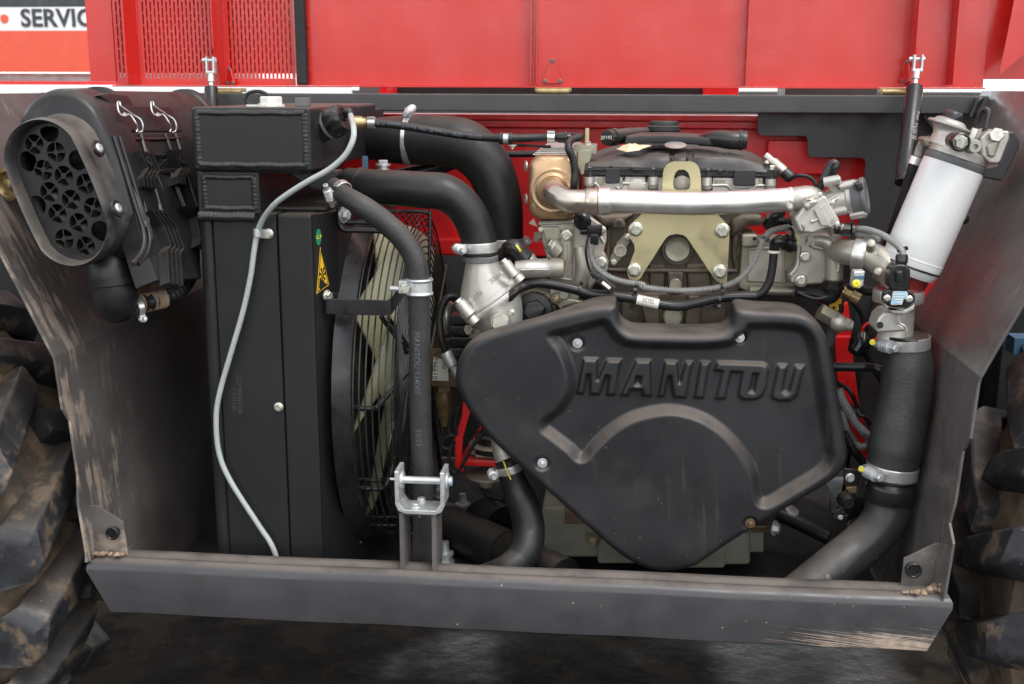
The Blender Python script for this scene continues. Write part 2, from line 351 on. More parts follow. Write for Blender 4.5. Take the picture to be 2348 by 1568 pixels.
def lettering(parent, s, size, pos, right, up, m, extrude=.0004, name='lettering', **kw):
    me = textmesh(s, size, extrude, **kw); me.materials.clear(); me.materials.append(M[m])
    r = Vector(right).normalized(); u = Vector(up); u = (u-r*u.dot(r)).normalized(); n = r.cross(u)
    rot = Matrix(((r.x, u.x, n.x, 0), (r.y, u.y, n.y, 0), (r.z, u.z, n.z, 0), (0, 0, 0, 1)))
    return place(name, me, pos, parent, rot=rot)
def wraptext(parent, s, size, path, rad, s0, facing, m, flip=1, name='lettering'):
    """lettering laid round a hose: x runs along the path, y round it"""
    me = textmesh(s, size, 0, align='LEFT'); P_ = bez(path, 12); L_ = [0]
    for a, b in zip(P_, P_[1:]): L_.append(L_[-1]+(b-a).length)
    o = P_[0].copy(); fs = frames(P_)
    for v in me.vertices:
        d = s0+v.co.x*flip; j = 0
        while j < len(L_)-2 and L_[j+1] < d: j += 1
        t = (d-L_[j])/max(1e-9, L_[j+1]-L_[j]); c = P_[j].lerp(P_[j+1], t); tg = fs[j][0]
        f = Vector(facing); f = (f-tg*f.dot(tg)).normalized(); sd_ = tg.cross(f)
        a = v.co.y/rad*flip; v.co = c+(f*math.cos(a)-sd_*math.sin(a))*(rad+.0007)-o
    me.materials.clear(); me.materials.append(M[m]); return place(name, me, o, parent)
def ripple(g_, pts, rad, n, pitch, amp):
    P_ = bez(pts, 30); R_ = [v.x for v in bez([Vector((r, 0, 0)) for r in rad], 30)]; L_ = [0]
    for a, b in zip(P_, P_[1:]): L_.append(L_[-1]+(b-a).length)
    N_ = int(L_[-1]/pitch*4); pp = []; rr = []; j = 0
    for k in range(N_+1):
        d = L_[-1]*k/N_
        while j < len(L_)-2 and L_[j+1] < d: j += 1
        t = min(1, (d-L_[j])/max(1e-9, L_[j+1]-L_[j])); pp.append(P_[j].lerp(P_[j+1], t)); rr.append((R_[j]*(1-t)+R_[j+1]*t)*(1+amp*math.sin(k*math.pi/2)))
    return g_.tube(pp, rr, n, smooth=False)
def stadium(c, ex, ez, wx, hz, n=48, pw=2.6):
    out = []
    for k in range(n):
        a = 2*math.pi*k/n; ca, sa = math.cos(a), math.sin(a)
        out.append(c+ex*(wx*math.copysign(abs(ca)**(2/pw), ca))+ez*(hz*math.copysign(abs(sa)**(2/pw), sa)))
    return out
def rrect(c, ex, ez, wx, hz, r, n=6):
    out = []
    for (sx, sz, a0) in ((1, 1, 0), (-1, 1, 90), (-1, -1, 180), (1, -1, 270)):
        for k in range(n+1):
            a = R(a0+90*k/n); out.append(c+ex*(sx*(wx-r)+r*math.cos(a))+ez*(sz*(hz-r)+r*math.sin(a)))
    return out
# ------------------------------------------------------------------ ground
def ground_mat():
    m = mat('wet_asphalt', (.013, .011, .0092), .5, var=.5, vscale=5, stains=((.032, .024, .016), 6, .48, .7), spec=.25, speck=.5)
    N = m.node_tree.nodes; L = m.node_tree.links; b = N['Principled BSDF']; geo = [n for n in N if n.type == 'NEW_GEOMETRY'][0]
    n1 = N.new('ShaderNodeTexNoise'); n1.inputs['Scale'].default_value = 5; n1.inputs['Detail'].default_value = 6; n1.noise_dimensions = '4D'; n1.inputs['W'].default_value = 3.3
    def mr_(f, a, c, v0, v1):
        r = N.new('ShaderNodeMapRange'); r.interpolation_type = 'SMOOTHSTEP'
        for i, x in zip(('From Min', 'From Max', 'To Min', 'To Max'), (a, c, v0, v1)): r.inputs[i].default_value = x
        L.new(f, r.inputs['Value']); return r.outputs[0]
    L.new(geo.outputs['Position'], n1.inputs['Vector'])
    wet = None
    for px_, py_, rad_, amt in ((.52, 1.0, .40, .75), (-.50, .92, .34, .45), (2.2, -.6, 1.2, .8)):
        vd = N.new('ShaderNodeVectorMath'); vd.operation = 'DISTANCE'; vd.inputs[1].default_value = (px_, py_, 0); L.new(geo.outputs['Position'], vd.inputs[0])
        o = mr_(vd.outputs['Value'], rad_*.35, rad_, amt, 0)
        if wet is None: wet = o
        else:
            mx = N.new('ShaderNodeMath'); mx.operation = 'MAXIMUM'; L.new(wet, mx.inputs[0]); L.new(o, mx.inputs[1]); wet = mx.outputs[0]
    ad = N.new('ShaderNodeMath'); ad.operation = 'MULTIPLY_ADD'; L.new(n1.outputs['Fac'], ad.inputs[0]); ad.inputs[1].default_value = 1.6; ad.inputs[2].default_value = -.8
    a2 = N.new('ShaderNodeMath'); a2.operation = 'ADD'; L.new(wet, a2.inputs[0]); L.new(ad.outputs[0], a2.inputs[1])
    L.new(mr_(a2.outputs[0], .0, 1.0, .66, .20), b.inputs['Roughness']); L.new(mr_(a2.outputs[0], .15, 1.1, .02, .16), b.inputs['Specular IOR Level'])
    prev = None
    for sc, di in ((18, .02), (110, .004)):
        n2 = N.new('ShaderNodeTexNoise'); n2.inputs['Scale'].default_value = sc; n2.inputs['Detail'].default_value = 5
        bp = N.new('ShaderNodeBump'); bp.inputs['Strength'].default_value = .22; bp.inputs['Distance'].default_value = di
        L.new(geo.outputs['Position'], n2.inputs['Vector']); L.new(n2.outputs['Fac'], bp.inputs['Height'])
        if prev: L.new(prev, bp.inputs['Normal'])
        prev = bp.outputs[0]
    L.new(prev, b.inputs['Normal'])
    return m
M['asphalt'] = ground_mat()
g = G(); g.add([(-300, -300, 0), (300, -300, 0), (300, 600, 0), (-300, 600, 0)], [(0, 1, 2, 3)])
struct(g.build('ground', 'asphalt'))

# ------------------------------------------------------------------ lorry parked behind
YT = 5.2
def band(y0, y1, x0=-500, x1=560, Y=YT):
    a = at(x0, y0, Y); b = at(x1, y1, Y); return a.x, b.x, Y, Y+.12, b.z, a.z
lor = thing('lorry', 'orange red lorry side with white SERVICE lettering band behind the raised hood', 'lorry', (at(30, 200, YT).x, YT, 0))
G().rb(*band(-160, 16)).build('upper_panel', 'truckdark', lor, bevel=.004)
wb = G().rb(*band(16.3, 70)).build('lettering_band', 'truckwhite', lor, bevel=.002)
G().rb(*band(70.3, 166)).build('lower_panel', 'truckred', lor, bevel=.004)
x0, x1, a, b, z0, z1 = band(166, 186)
G().rb(x0, x1, a+.25, b+.25, z0, z1).build('side_rail', 'zinc', lor, bevel=.004)
x0, x1, a, b, z0, z1 = band(184, 196)
G().rb(x0, x1, a+.05, b+.05, z0, z1).build('lower_rail', 'redframe', lor, bevel=.004)
x0, x1, a, b, z0, z1 = band(194, 225, -500, 800)
G().rb(x0, x1, a-.03, b-.03, z0, z1).build('skirt', 'truckwhite', lor, bevel=.004)
for xx in (-330, 330, 700):
    c = at(xx, 205, YT+.4)
    wh = G(); wh.lathe((c.x, YT+.25, .5), YA, [(0, .25), (0, .44), (.05, .5), (.25, .5), (.3, .44), (.3, .2)], 40); wh.build('wheel', 'tyre', lor)
p = at(125, 42, YT-.004); q2 = at(127, 42, YT-.004)
lettering(wb, 'SERVICE', .152, at(143, 43, YT-.004), XA, ZA, 'truckdark', .001, spacing=1.02, bold=.004)
dg = G(); c = at(10, 43, YT-.003); dg.lathe(c, YA, [(-.001, .028), (.002, .028)], 28); dg.build('dot', 'truckred', wb)

# ------------------------------------------------------------------ machine frame
FL = .50
frame = thing('machine_frame', 'dusty anthracite steel frame with sill and flared mudguards around the engine bay', 'frame', (-.2, .4, FL))
def sheet(front, plane_pts, back_y, m, nm, out):
    A, B = plane_pts; n = (B-A).cross(YA).normalized()
    if n.dot(out) < 0: n = -n
    e = [onplane(px, py, A, n) for px, py in front]; return e, n
# left mudguard
A, B, C3 = at(200, 1270, 0), at(126, 820, 0), at(0, 575, 0)
e1, n1 = sheet([(200, 1290), (200, 1270), (181, 1153), (180, 1093), (162, 965), (145, 939), (128, 828)], (A, B), .95, None, '', Vector((-1, 0, 0)))
dn = (A-B).normalized()
low = A+dn*((FL-A.z)/dn.z)
gl = G(); poly = [Vector((low.x, .17, low.z)), Vector((low.x, .085, .655))]+e1+[B]+[Vector((B.x, .93, B.z)), Vector((low.x, .93, low.z))]
gl.prism(poly, n1*.006)
mgl = gl.build('mudguard', 'guardL', frame, bevel=.0015)
u2 = (C3-B).normalized(); top = B+u2*((1.604-B.z)/u2.z); n2 = u2.cross(YA).normalized(); n2 = n2 if n2.x < 0 else -n2
gl = G(); gl.prism([B, onplane(100, 770, B, n2), onplane(50, 672, B, n2), C3, Vector((top.x, -.02, top.z)), Vector((top.x, .90, top.z)), Vector((B.x, .93, B.z))], n2*.006)
gl.build('mudguard_flare', 'guardL', mgl, bevel=.0015)
# right mudguard
A, B, C3 = at(2162, 1372, 0), at(2245, 864, 0), at(2347, 689, 0)
e1, n1 = sheet([(2162, 1372), (2183, 1245), (2174, 1199), (2187, 1151), (2205, 1033), (2222, 1006), (2240, 880)], (A, B), .95, None, '', XA)
dn = (A-B).normalized(); low = A+dn*((FL-A.z)/dn.z)
gr = G(); gr.prism([Vector((low.x, .17, low.z)), Vector((low.x, .085, .655))]+e1+[B]+[Vector((B.x, .93, B.z)), Vector((low.x, .93, low.z))], n1*.006)
mgr = gr.build('mudguard', 'guardR', frame, bevel=.0015)
u2 = (C3-B).normalized(); top = B+u2*((1.615-B.z)/u2.z); n2 = u2.cross(YA).normalized(); n2 = n2 if n2.x > 0 else -n2
gr = G(); gr.prism([B, C3, Vector((top.x, -.02, top.z)), Vector((top.x, .93, top.z)), Vector((B.x, .93, B.z))], n2*.006)
gr.build('mudguard_flare', 'guardR', mgr, bevel=.0015)
RN, RB = n2, B
# sill beam: rolled top edge, ends cut back
sec = [(.004, .560), (.0, .563), (0, .652), (.003, .662), (.010, .669), (.020, .672), (.034, .670), (.038, .6655), (.044, .6655), (.050, .670), (.072, .670), (.076, .666), (.076, .60), (.070, .60), (.070, .660), (.012, .660), (.006, .650), (.006, .560)]
XL = lambda z: -1.082+max(0, .655-z)*.52+max(0, z-.66)*1.2
XR = lambda z: .640-max(0, .655-z)*.46-max(0, z-.66)*.5
sb = G(); N_ = 24
sb.loft([[Vector((XL(z)+(XR(z)-XL(z))*k/N_, y+.0012*math.sin(k*1.7)*(y < .03), z+.0008*math.sin(k*.9))) for y, z in sec] for k in range(N_+1)])
sill = sb.build('sill_beam', 'sill', frame, angle=50)
# gusset plates and bolts
gp = G(); gp.prism(qq('K', [(590, 690), (598, 372), (612, 360), (655, 366), (705, 395), (832, 478), (856, 640), (862, 700)], .045), YA*.006)
gu = gp.build('gusset', 'guardL', frame, bevel=.001); bolt(gu, q('K', 772, 540, .043), -YA, K('K', 46, q('K', 772, 540, .04)), 'cap', 'satin')
gp = G(); gp.prism(qq('N', [(1118, 880), (1118, 828), (1142, 618), (1378, 506), (1436, 500), (1460, 480), (1440, 880)], .06), YA*.006)
gu = gp.build('gusset', 'guardR', frame, bevel=.001); bolt(gu, q('N', 1205, 692, .058), -YA, K('N', 60, q('N', 1205, 692, .05)), 'cap', 'satin')
# dirt caught in the corner
dm = G()
for k in range(60):
    t = rng.random(); c = q('N', 1130+300*t, 868-30*t*rng.random()-90*max(0, t-.62)*rng.random()*2.2, .012+.04*rng.random())
    r = .004+.008*rng.random()*t; dm.lathe(c-ZA*r*.6, ZA, [(0, r), (r*.5, r*.85), (r*.9, r*.3)], 7, u=(rng.random()+.1, 1, 0))
d_ = dm.build('dirt', 'mudlight', sill); d_['kind'] = 'stuff'
dm = G()
for k in range(26):
    t = rng.random(); c = q('K', 640+210*t, 676+12*rng.random(), .012+.03*rng.random()); r = .003+.004*rng.random()
    dm.lathe(c-ZA*r*.6, ZA, [(0, r), (r*.5, r*.85), (r*.9, r*.3)], 7)
d_ = dm.build('dirt', 'mudlight', sill); d_['kind'] = 'stuff'
# floor, rail, rear plates
G().rb(-1.07, .60, .155, 1.25, FL-.008, FL).build('floor_plate', 'floor', frame, bevel=.001)
z0, z1 = at(900, 255, .82).z, at(900, 215, .82).z
rail = G().rb(-1.52, at(2262, 230, .84).x, .82, .88, z0, z1).build('upper_rail', 'dark', frame, bevel=.004)
gg = G(); gg.prism([q('E', 1015, 158, .86), q('E', 1460, 62, .86), q('E', 1485, 90, .86), q('E', 1360, 420, .86), q('E', 1120, 300, .86)], YA*.006); gg.build('gusset', 'dark', frame, bevel=.001)
wd = G(); wp = [q('Z', x, y, .80) for x, y in ((372, 160), (345, 175), (320, 225), (290, 290))]; wd.tube(wp, [.006, .010, .008, .006], 10); wd.build('weld_bead', 'weld', frame)
# stepped grey plate behind the engine
st = [(1015, -40), (1015, 140), (1022, 165), (1045, 178), (1372, 180), (1394, 188), (1404, 212), (1405, 310), (1414, 335), (1440, 347), (1818, 351), (1848, 362), (1858, 390), (1800, 890), (1780, 1100), (1780, 1500)]
pl = qq('D', st, .925); lastz = .52
poly = pl+[Vector((pl[-1].x, .925, lastz)), Vector((.60, .925, lastz)), Vector((.66, .925, 1.12)), Vector((.93, .925, 1.585))]
gg = G(); gg.prism(poly, YA*.006); gg.build('rear_plate', 'dark', frame, bevel=.0012)
# left rear dark plate
gg = G(); gg.prism(rrect(at(1010, 720, .93), XA, ZA, .085, .16, .02), YA*.005); gg.build('rear_plate', 'dark', frame)

# red chassis behind everything
ch = thing('chassis_tank', 'deep red steel chassis wall with folded ribs behind the engine', 'chassis', (0, 1.05, .9))
def strip(y0, y1, Y, th, xa=-1.06, xb=.95): a = at(1300, y0, Y).z; b = at(1300, y1, Y).z; return G().rb(xa, xb, Y, Y+th, b, a)
strip(263, 276, .955, .10).build('top_flange', 'redframe', ch, bevel=.003)
strip(276.5, 293, .985, .06).build('folded_strip', 'redframe', ch, bevel=.003)
strip(293, 552, 1.02, .03).build('wall', 'redframe', ch, bevel=.003)
strip(552, 590, 1.005, .05).build('lower_fold', 'redframe', ch, bevel=.006)
a = at(2080, 322, 1.0)
G().rb(at(1760, 320, .99).x, at(1910, 320, .99).x, .985, 1.02, at(1800, 400, .99).z, at(1800, 321, .99).z).build('raised_panel', 'redframe', ch, bevel=.006)
for xa, xb in ((-2.6, -1.12), (1.0, 2.6)):
    G().rb(xa, xb, 1.02, 1.1, 1.22, 1.52).build('side_wall', 'redframe', ch, bevel=.004)
    G().rb(xa, xb, .98, 1.1, .62, 1.218).build('side_shade_block', 'void', ch, bevel=.004)  # black block puts the shade below the red wall into colour
und = thing('underbody', 'dark underbody and black shade sheet behind the engine bay floor', 'underbody', (0, 1.3, .5))
G().rb(-1.6, 1.2, 1.27, 1.30, .50, 1.30).build('rear_shade_wall', 'void', und)  # black sheet painted in for the dark void behind the engine
G().rb(-1.1, .7, .48, 1.3, .42, .47).build('belly_plate', 'void', und, bevel=.005)
for s_ in (-1, 1):
    pass
bm_ = thing('boom', 'dark boom structure glimpsed through the gap under the raised hood', 'boom', (at(1300, 215, 1.7).x, 1.7, 1.3))
def gapbox(x0, x1, Y, m, nm, z1=None): a = at(x0, 194, Y); b = at(x1, 250, Y); return G().rb(a.x, b.x, Y, Y+.2, b.z, a.z).build(nm, m, bm_, bevel=.006)
gapbox(885, 1610, 1.7, 'void', 'beam'); gapbox(1612, 1692, 1.65, 'redframe', 'cylinder_mount'); gapbox(1800, 2010, 1.75, 'dark', 'beam'); gapbox(822, 884, 1.6, 'grey', 'end_plate'); gapbox(868, 890, 1.55, 'redframe', 'flange')
# blue fitting by the right wheel
bf = G(); c = q('J', 1500, 480, .7); bf.rb(c.x-.02, c.x+.05, .68, .74, c.z-.02, c.z+.022); bf.lathe((c.x+.01, .68, c.z), -YA, [(0, .014), (.012, .014), (.012, .008), (.02, .008)], 16)
tag(bf.build('hydraulic_fitting', 'blue', None, bevel=.002), 'pale blue square fitting on the red chassis beside the tyre', 'fitting')

# ------------------------------------------------------------------ raised hood
YH = .865
hood = thing('hood', 'raised glossy red engine hood with slotted grille and stiffening ribs', 'hood', (at(1200, 200, YH).x, YH, at(1200, 200, YH).z))
ZT = 2.25
def hx(px, py=100): return at(px, py, YH).x
zb = at(1200, 198, YH).z
def panel(x0, x1, nm='panel', Y=YH, z0=None, z1=ZT, th=.002):
    return G().rb(x0, x1, Y, Y+th, zb if z0 is None else z0, z1).build(nm, 'red', hood, bevel=.0008)
xs_rib = [hx(*P('O', 1884, 300)), hx(*P('Q', 600, 280)), hx(*P('Q', 1615, 280)), hx(*P('Q', 1890, 280))]
xg0, xg1 = hx(*P('A', 790, 400)), hx(*P('O', 290, 300))
xend = hx(2262)
cuts = [xg1+.001]+xs_rib+[xend]
for a, b in zip(cuts, cuts[1:]): panel(a+.00003, b-.00003)
# stepped right wing
G().rb(xend+.0006, hx(2520), YH+.01, YH+.012, zb+.02, ZT).build('side_wing', 'red', hood, bevel=.0008)
sw = G(); sw.prism([(hx(2280), YH-.06, zb+.03), (hx(2420), YH-.06, zb+.16), (hx(2420), YH-.06, ZT), (hx(2340), YH-.06, ZT)], YA*.003); sw.build('side_wing', 'red', hood)
# left flange
lf = G(); lf.rb(hx(203), hx(262), YH-.004, YH-.001, at(230, 186, YH).z, ZT); lf.build('side_flange', 'red', hood, bevel=.0008)
# slotted grille: continuous bars and short bridges
pitch, sw_, ph_ = .01055, .0042, .0300
gz0, gz1 = at(400, 179, YH).z, 1.93
ribs_g = [hx(*P('A', 945, 300)), hx(*P('A', 1535, 300))]
secs = [(xg0, ribs_g[0]-.012), (ribs_g[0]+.010, ribs_g[1]-.012), (ribs_g[1]+.012, xg1)]
for xa, xb in secs:
    gm = G(); n = int((xb-xa-.01)/pitch); off = (xb-xa-n*pitch)/2
    gm.rb(xa, xa+off+sw_*.0+.003, YH, YH+.002, gz0, gz1); gm.rb(xb-off-.003, xb, YH, YH+.002, gz0, gz1)
    for i in range(n):
        x = xa+off+.003+i*pitch; xe = x+sw_
        if i < n-1: gm.rb(xe, x+pitch, YH, YH+.002, gz0, gz1)
        z = gz0+.011+(ph_/2 if i % 2 else 0)+.0
        while z < gz1:
            gm.rb(x, xe, YH, YH+.002, z, z+.0045); z += ph_
        if i == n-1: gm.rb(xe, xb-off-.003+.0005, YH, YH+.002, gz0, gz1)
    gm.build('grille', 'red', hood)
    panel(xa, xb, 'lower_strip', z1=gz0-.0002)
    panel(xa, xb, 'upper_strip', z0=gz1+.0002)
for x in ribs_g: panel(x-.0118, x+.0096 if x == ribs_g[0] else x+.0118, 'mullion')
G().rb(xg0, xg1, YH+.022, YH+.024, gz0+.012, ZT).build('backing_panel', 'red', hood)
# fins
def fin(x, depth, z0, curve=False, lean=.0, th=.004):
    f = G(); pts = [Vector((x, YH-.001, z0)), Vector((x+lean*.6, YH-depth*.55, z0))]
    if curve:
        zc = at(480, 128, YH).z
        pts = [Vector((x, YH-.001, z0)), Vector((x, YH-depth*.35, z0)), Vector((x, YH-depth*.5, zc-.02)), Vector((x, YH-depth*.9, zc)), Vector((x, YH-depth, zc+.02)), Vector((x, YH-depth, ZT)), Vector((x, YH-.001, ZT))]
    else:
        pts = [Vector((x, YH-.001, z0)), Vector((x+lean, YH-depth, z0)), Vector((x+lean, YH-depth, ZT)), Vector((x, YH-.001, ZT))]
    f.prism(pts, XA*th); return f.build('rib', 'red', hood, bevel=.001)
fin(ribs_g[0], .05, zb+.002, lean=-.012); fin(ribs_g[1], .07, zb+.002, True)
fin(xs_rib[0]-.006, .022, zb+.004); fin(xs_rib[0]+.008, .012, zb+.004); fin(xs_rib[1]-.004, .028, zb+.003); fin(xs_rib[2]+.002, .07, zb+.004, True); fin(xs_rib[3]-.006, .045, zb+.006, lean=.004)
# lower folded lip
G().rb(xg0, xend, YH-.022, YH-.0005, zb-.0035, zb-.0003).build('lip', 'red', hood, bevel=.001)
# triangular hinge lugs
def tri_lug(c3, ex, s):
    l = G(); pts = []
    for (px, pz, r) in ((-.5, -.5, .16), (.5, -.5, .16), (0, .55, .14)):
        a0 = {-.5: 180, .5: 270, 0: 0}[px]
        for k in range(7):
            a = R(a0+{-.5: 0, .5: 0, 0: 30}[px]+(120 if px == 0 else 90)*k/6-(0 if px == 0 else 20 if px < 0 else -20))
            pts.append(c3+ex*s*(px+r*math.cos(a))+ZA*s*(pz*1.25+r*math.sin(a)))
    l.prism(pts, ex.cross(ZA)*.006); o = l.build('hinge_lug', 'red', hood, bevel=.0012)
    nn = ex.cross(ZA)
    for px, pz in ((-.5, -.62), (.5, -.62), (0, .68)): bolt(o, c3+ex*s*px+ZA*s*pz+nn*.006, nn, .0055, 'torx', 'grey')
c = q('O', 2014, 478, YH); tri_lug(Vector((c.x, YH-.003, c.z)), XA, .038)
c = q('Q', 1556, 455, YH-.03); tri_lug(Vector((xs_rib[2]-.002, YH-.03, c.z)), (YA*-.9+XA*.2).normalized(), .034)
c = q('A', 1590, 520, YH); tri_lug(Vector((ribs_g[1]+.024, YH-.004, c.z-.004)), (XA*.8-YA*.6).normalized(), .026)
for t, x, y in (('O', 2018, 602), ('A', 1580, 628), ('Q', 1548, 574)):
    c = q(t, x, y, .85); hg = G(); hg.rb(c.x-.045, c.x+.045, .835, .865, c.z-.004, c.z+.006); hg.lathe((c.x-.04, .838, c.z-.003), XA, [(0, .008), (.08, .008)], 14)
    hg.build('hinge', 'brass', hood, bevel=.001)
# rubber seal strip
se = G(); se.prism([q('O', 276, -150, YH-.03), q('O', 345, -150, YH-.03), q('O', 372, 566, YH-.03), q('O', 306, 562, YH-.03)], YA*.028)
se.build('seal_strip', 'rubber', hood, bevel=.004)

# ------------------------------------------------------------------ gas struts
def strut(nm, label, top, bot, r, rodlen, txt=None):
    d = (bot-top).normalized(); root = thing(nm, label, 'gas strut', bot, 'gas struts holding up the hood')
    fk = G(); u = XA
    for s_ in (-1, 1): fk.box(top+u*s_*.009+d*.004, u*.0028, YA*.009, ZA*.020)
    fk.box(top+d*.024, u*.0118, YA*.009, ZA*.004)
    fk.build('clevis', 'zinc', root, bevel=.002)
    pn = G(); pn.lathe(top-u*.021-d*.008, u, [(0, .006), (.008, .006), (.008, .004), (.032, .004), (.032, .006), (.036, .006)], 14); pn.build('pin', 'zinc', root)
    rd = G(); rd.lathe(top+d*.03, d, [(0, .0085), (.02, .0085), (.022, .006), (rodlen, .006)], 16); rd.build('rod', 'steel', root)
    bd = G(); Lb = (bot-top).length-.03-rodlen*.8; s0 = top+d*(.03+rodlen*.8)
    bd.lathe(s0, d, [(0, r*.7), (.002, r*.93), (.008, r), (Lb-.02, r), (Lb-.018, r*.96), (Lb-.012, r*.96), (Lb-.01, r*1.03), (Lb, r*1.0)], 28)
    b_ = bd.build('cylinder', 'satin', root)
    return root, b_, s0, d
strut('gas_strut', 'short black gas strut on the hood beside the slotted grille', q('A', 1462, 440, .80), q('A', 1472, 900, .74), K('A', 47, q('A', 1462, 640, .78)), .04)
top = q('Q', 1676, 392, .80); bot = q('E', 905, 660, .62)
_, b_, s0, d = strut('gas_strut', 'long black gas strut with white print beside the fuel filter', top, bot, K('E', 58, q('E', 960, 250, .7)), .05)
side = (CAM-s0); rr = K('E', 58, q('E', 960, 250, .7))
pth = [s0, s0.lerp(bot, .5), bot]
wraptext(b_, 'SUSPA', .017, pth, rr, .155, Vector((.55, -1, .1)), 'alu', -1)
wraptext(b_, 'lifting', .011, pth, rr, .100, Vector((.55, -1, .1)), 'alu', -1)

# ------------------------------------------------------------------ tyres
def tyre(nm, label, cx, cy0, cz, Rr, W, sgn, phase):
    root = thing(nm, label, 'tyre', (cx, cy0+W/2, 0), 'lugged off-road tyres')
    Rb = Rr-.05
    cs = G(); cs.lathe((cx, cy0, cz), YA, [(.02, .30), (.0, .36), (.0, Rb-.12), (.025, Rb-.05), (.06, Rb-.008), (W*.5, Rb+.006), (W-.06, Rb-.008), (W-.02, Rb-.06), (W, Rb-.14), (W, .3)], 96)
    cs.build('carcass', 'mud', root)
    n = 20
    for i in range(n):
        for half in (0, 1):
            th = 2*math.pi*(i+half*.5)/n+phase
            lg = G(); rings = []
            st = [(-.012, -.095, .044, -.03), (-.014, -.02, .047, .0), (.004, .0, .048, .04), (.07, .0, .045, .09), (.16, .0, .041, .16), (.255, .0, .037, .23)]
            for (yy, dr, hw, da) in st:
                y = cy0+(yy*W/.46 if not half else W-yy*W/.46)
                a = th+da; er = Vector((math.cos(a), 0, math.sin(a))); et = Vector((-math.sin(a), 0, math.cos(a)))
                c = Vector((cx, y, cz)); ro = Rr+dr; ri = Rb-.02+min(0, dr*1.4)
                rings.append((c, er, et, ri, ro, hw))
            fine = []; S = []
            for k in range(len(rings)-1):
                for t in (0, .33, .66): S.append(tuple(a_*(1-t)+b_*t for a_, b_ in zip(rings[k], rings[k+1])))
            S.append(rings[-1])
            for k, (c, er, et, ri, ro, hw) in enumerate(S):
                e_ = min(k, len(S)-1-k); sh = (.93, .985, 1, 1)[min(3, e_)]; dz = (.006, .001, 0, 0)[min(3, e_)]; ring = []
                for m_ in range(28):
                    b = 2*math.pi*m_/28; cb, sb_ = math.cos(b), math.sin(b); w_ = math.copysign(abs(cb)**.20, cb); v_ = math.copysign(abs(sb_)**.20, sb_)
                    rad_ = (ri+ro-dz)/2+v_*(ro-dz-ri)/2; ring.append(c+er*rad_+et*hw*sh*w_*(1.05-.22*v_)+er*.0009*math.sin(k*1.3+m_*2.1+i*.7))
                fine.append(ring)
            lg.loft(fine); o = lg.build('lug', 'tyre', root, angle=44)
    rm = G(); rm.lathe((cx, cy0+.04, cz), YA, [(.0, .33), (-.02, .34), (-.02, .31), (.06, .28), (.10, .2), (.12, .05)], 48); rm.build('rim', 'dark', root)
    return root
c = at(192, 1275, .10); tyre('tyre', 'mud caked lugged tyre behind the streaked mudguard by the air cleaner', c.x-.63, -.06, .63, .63, .46, 1, .11)
c = at(2226, 1250, .12); tyre('tyre', 'dusty lugged tyre behind the mudguard carrying the fuel filter', c.x+.63, -.02, .63, .63, .46, -1, .33)
# ------------------------------------------------------------------ radiator
YR = .15
xa = at(457, 600, YR).x; xb = at(715, 600, YR).x
rad = thing('radiator', 'tall black welded radiator with header tank, stickers and drain tube clip', 'radiator', ((xa+xb)/2, YR+.3, FL))
xl = q('B', 155, 1000, YR).x; xr = q('B', 940, 1000, YR).x; xs = q('B', 700, 1100, YR).x; xcol = q('B', 262, 1100, YR).x
ztop = q('B', 560, 965, YR).z; zbody = q('B', 800, 962, YR).z
YB = .84
G().rb(xl, xcol, YR-.004, YB, FL+.001, ztop).build('side_column', 'radiator', rad, bevel=.014, segs=4)
G().rb(xcol+.0005, xs, YR-.002, YB, FL+.001, zbody).build('core_side', 'radiator', rad, bevel=.002)
G().rb(xs+.0008, xr, YR, YB, FL+.001, zbody-.001).build('core_side', 'radiator', rad, bevel=.006, segs=3)
# slanted shroud housing to the right of the core
xr2 = at(750, 800, YR+.06).x
sh = G(); sh.prism([(xr+.0003, YR+.004, FL+.001), (xr+.034, YR+.075, FL+.001), (xr+.034, YB, FL+.001), (xr+.0003, YB, FL+.001)], ZA*(zbody-FL-.002)); sh.build('shroud_housing', 'radiator', rad, bevel=.003)
# neck block and top tank with weld beads
nz0, nz1 = q('B', 300, 935, YR-.01).z, q('B', 300, 668, YR-.01).z
nx0, nx1 = q('B', 148, 800, YR-.01).x, q('B', 582, 800, YR-.01).x
G().rb(nx0, nx1, YR-.01, YB, ztop+.0005, nz1).build('neck', 'radiator', rad, bevel=.004)
YTk = YR-.025
tx0, tx1 = q('B', 112, 400, YTk).x, q('B', 935, 400, YTk).x
tz0, tz1 = q('B', 500, 664, YTk).z, q('B', 500, 222, YTk).z
tank = G().rb(tx0, tx1, YTk, YTk+.60, tz0, tz1).build('top_tank', 'radiator', rad, bevel=.006, segs=3)
bk = G(); bk.rb(tx1-.3, tx1+.0, YTk+.4, YTk+.70, tz0+.004, tz1-.012); bk.build('tank_extension', 'radiator', rad, bevel=.01)
def weld(pts, r, par, n=90):
    P_ = bez(pts, 1); tot = [(a, b) for a, b in zip(P_, P_[1:])]; pp = []
    for a, b in tot:
        m_ = max(4, int((b-a).length/.0022)); pp += [a.lerp(b, k/m_) for k in range(m_)]
    pp.append(P_[-1])
    rr = [r*(.94+.07*abs(math.sin(k*.9))+.04*rng.random()) for k in range(len(pp))]
    w_ = G(); w_.tube([p+Vector((0, 0, .0006*math.sin(k*.21))) for k, p in enumerate(pp)], rr, 10, smooth=False); return w_.build('weld_bead', 'weld', par, angle=60)
ins = .011
def frame_weld(x0, x1, z0, z1, Y, par, r=.0078):
    a, b, c, d = [Vector((x, Y+.0050, z)) for x, z in ((x0+ins, z1-ins), (x1-ins, z1-ins), (x1-ins, z0+ins), (x0+ins, z0+ins))]
    for s, e in ((a, b), (b, c), (c, d), (d, a)): weld([s, e], r, par)
frame_weld(tx0, tx1, tz0, tz1, YTk, tank)
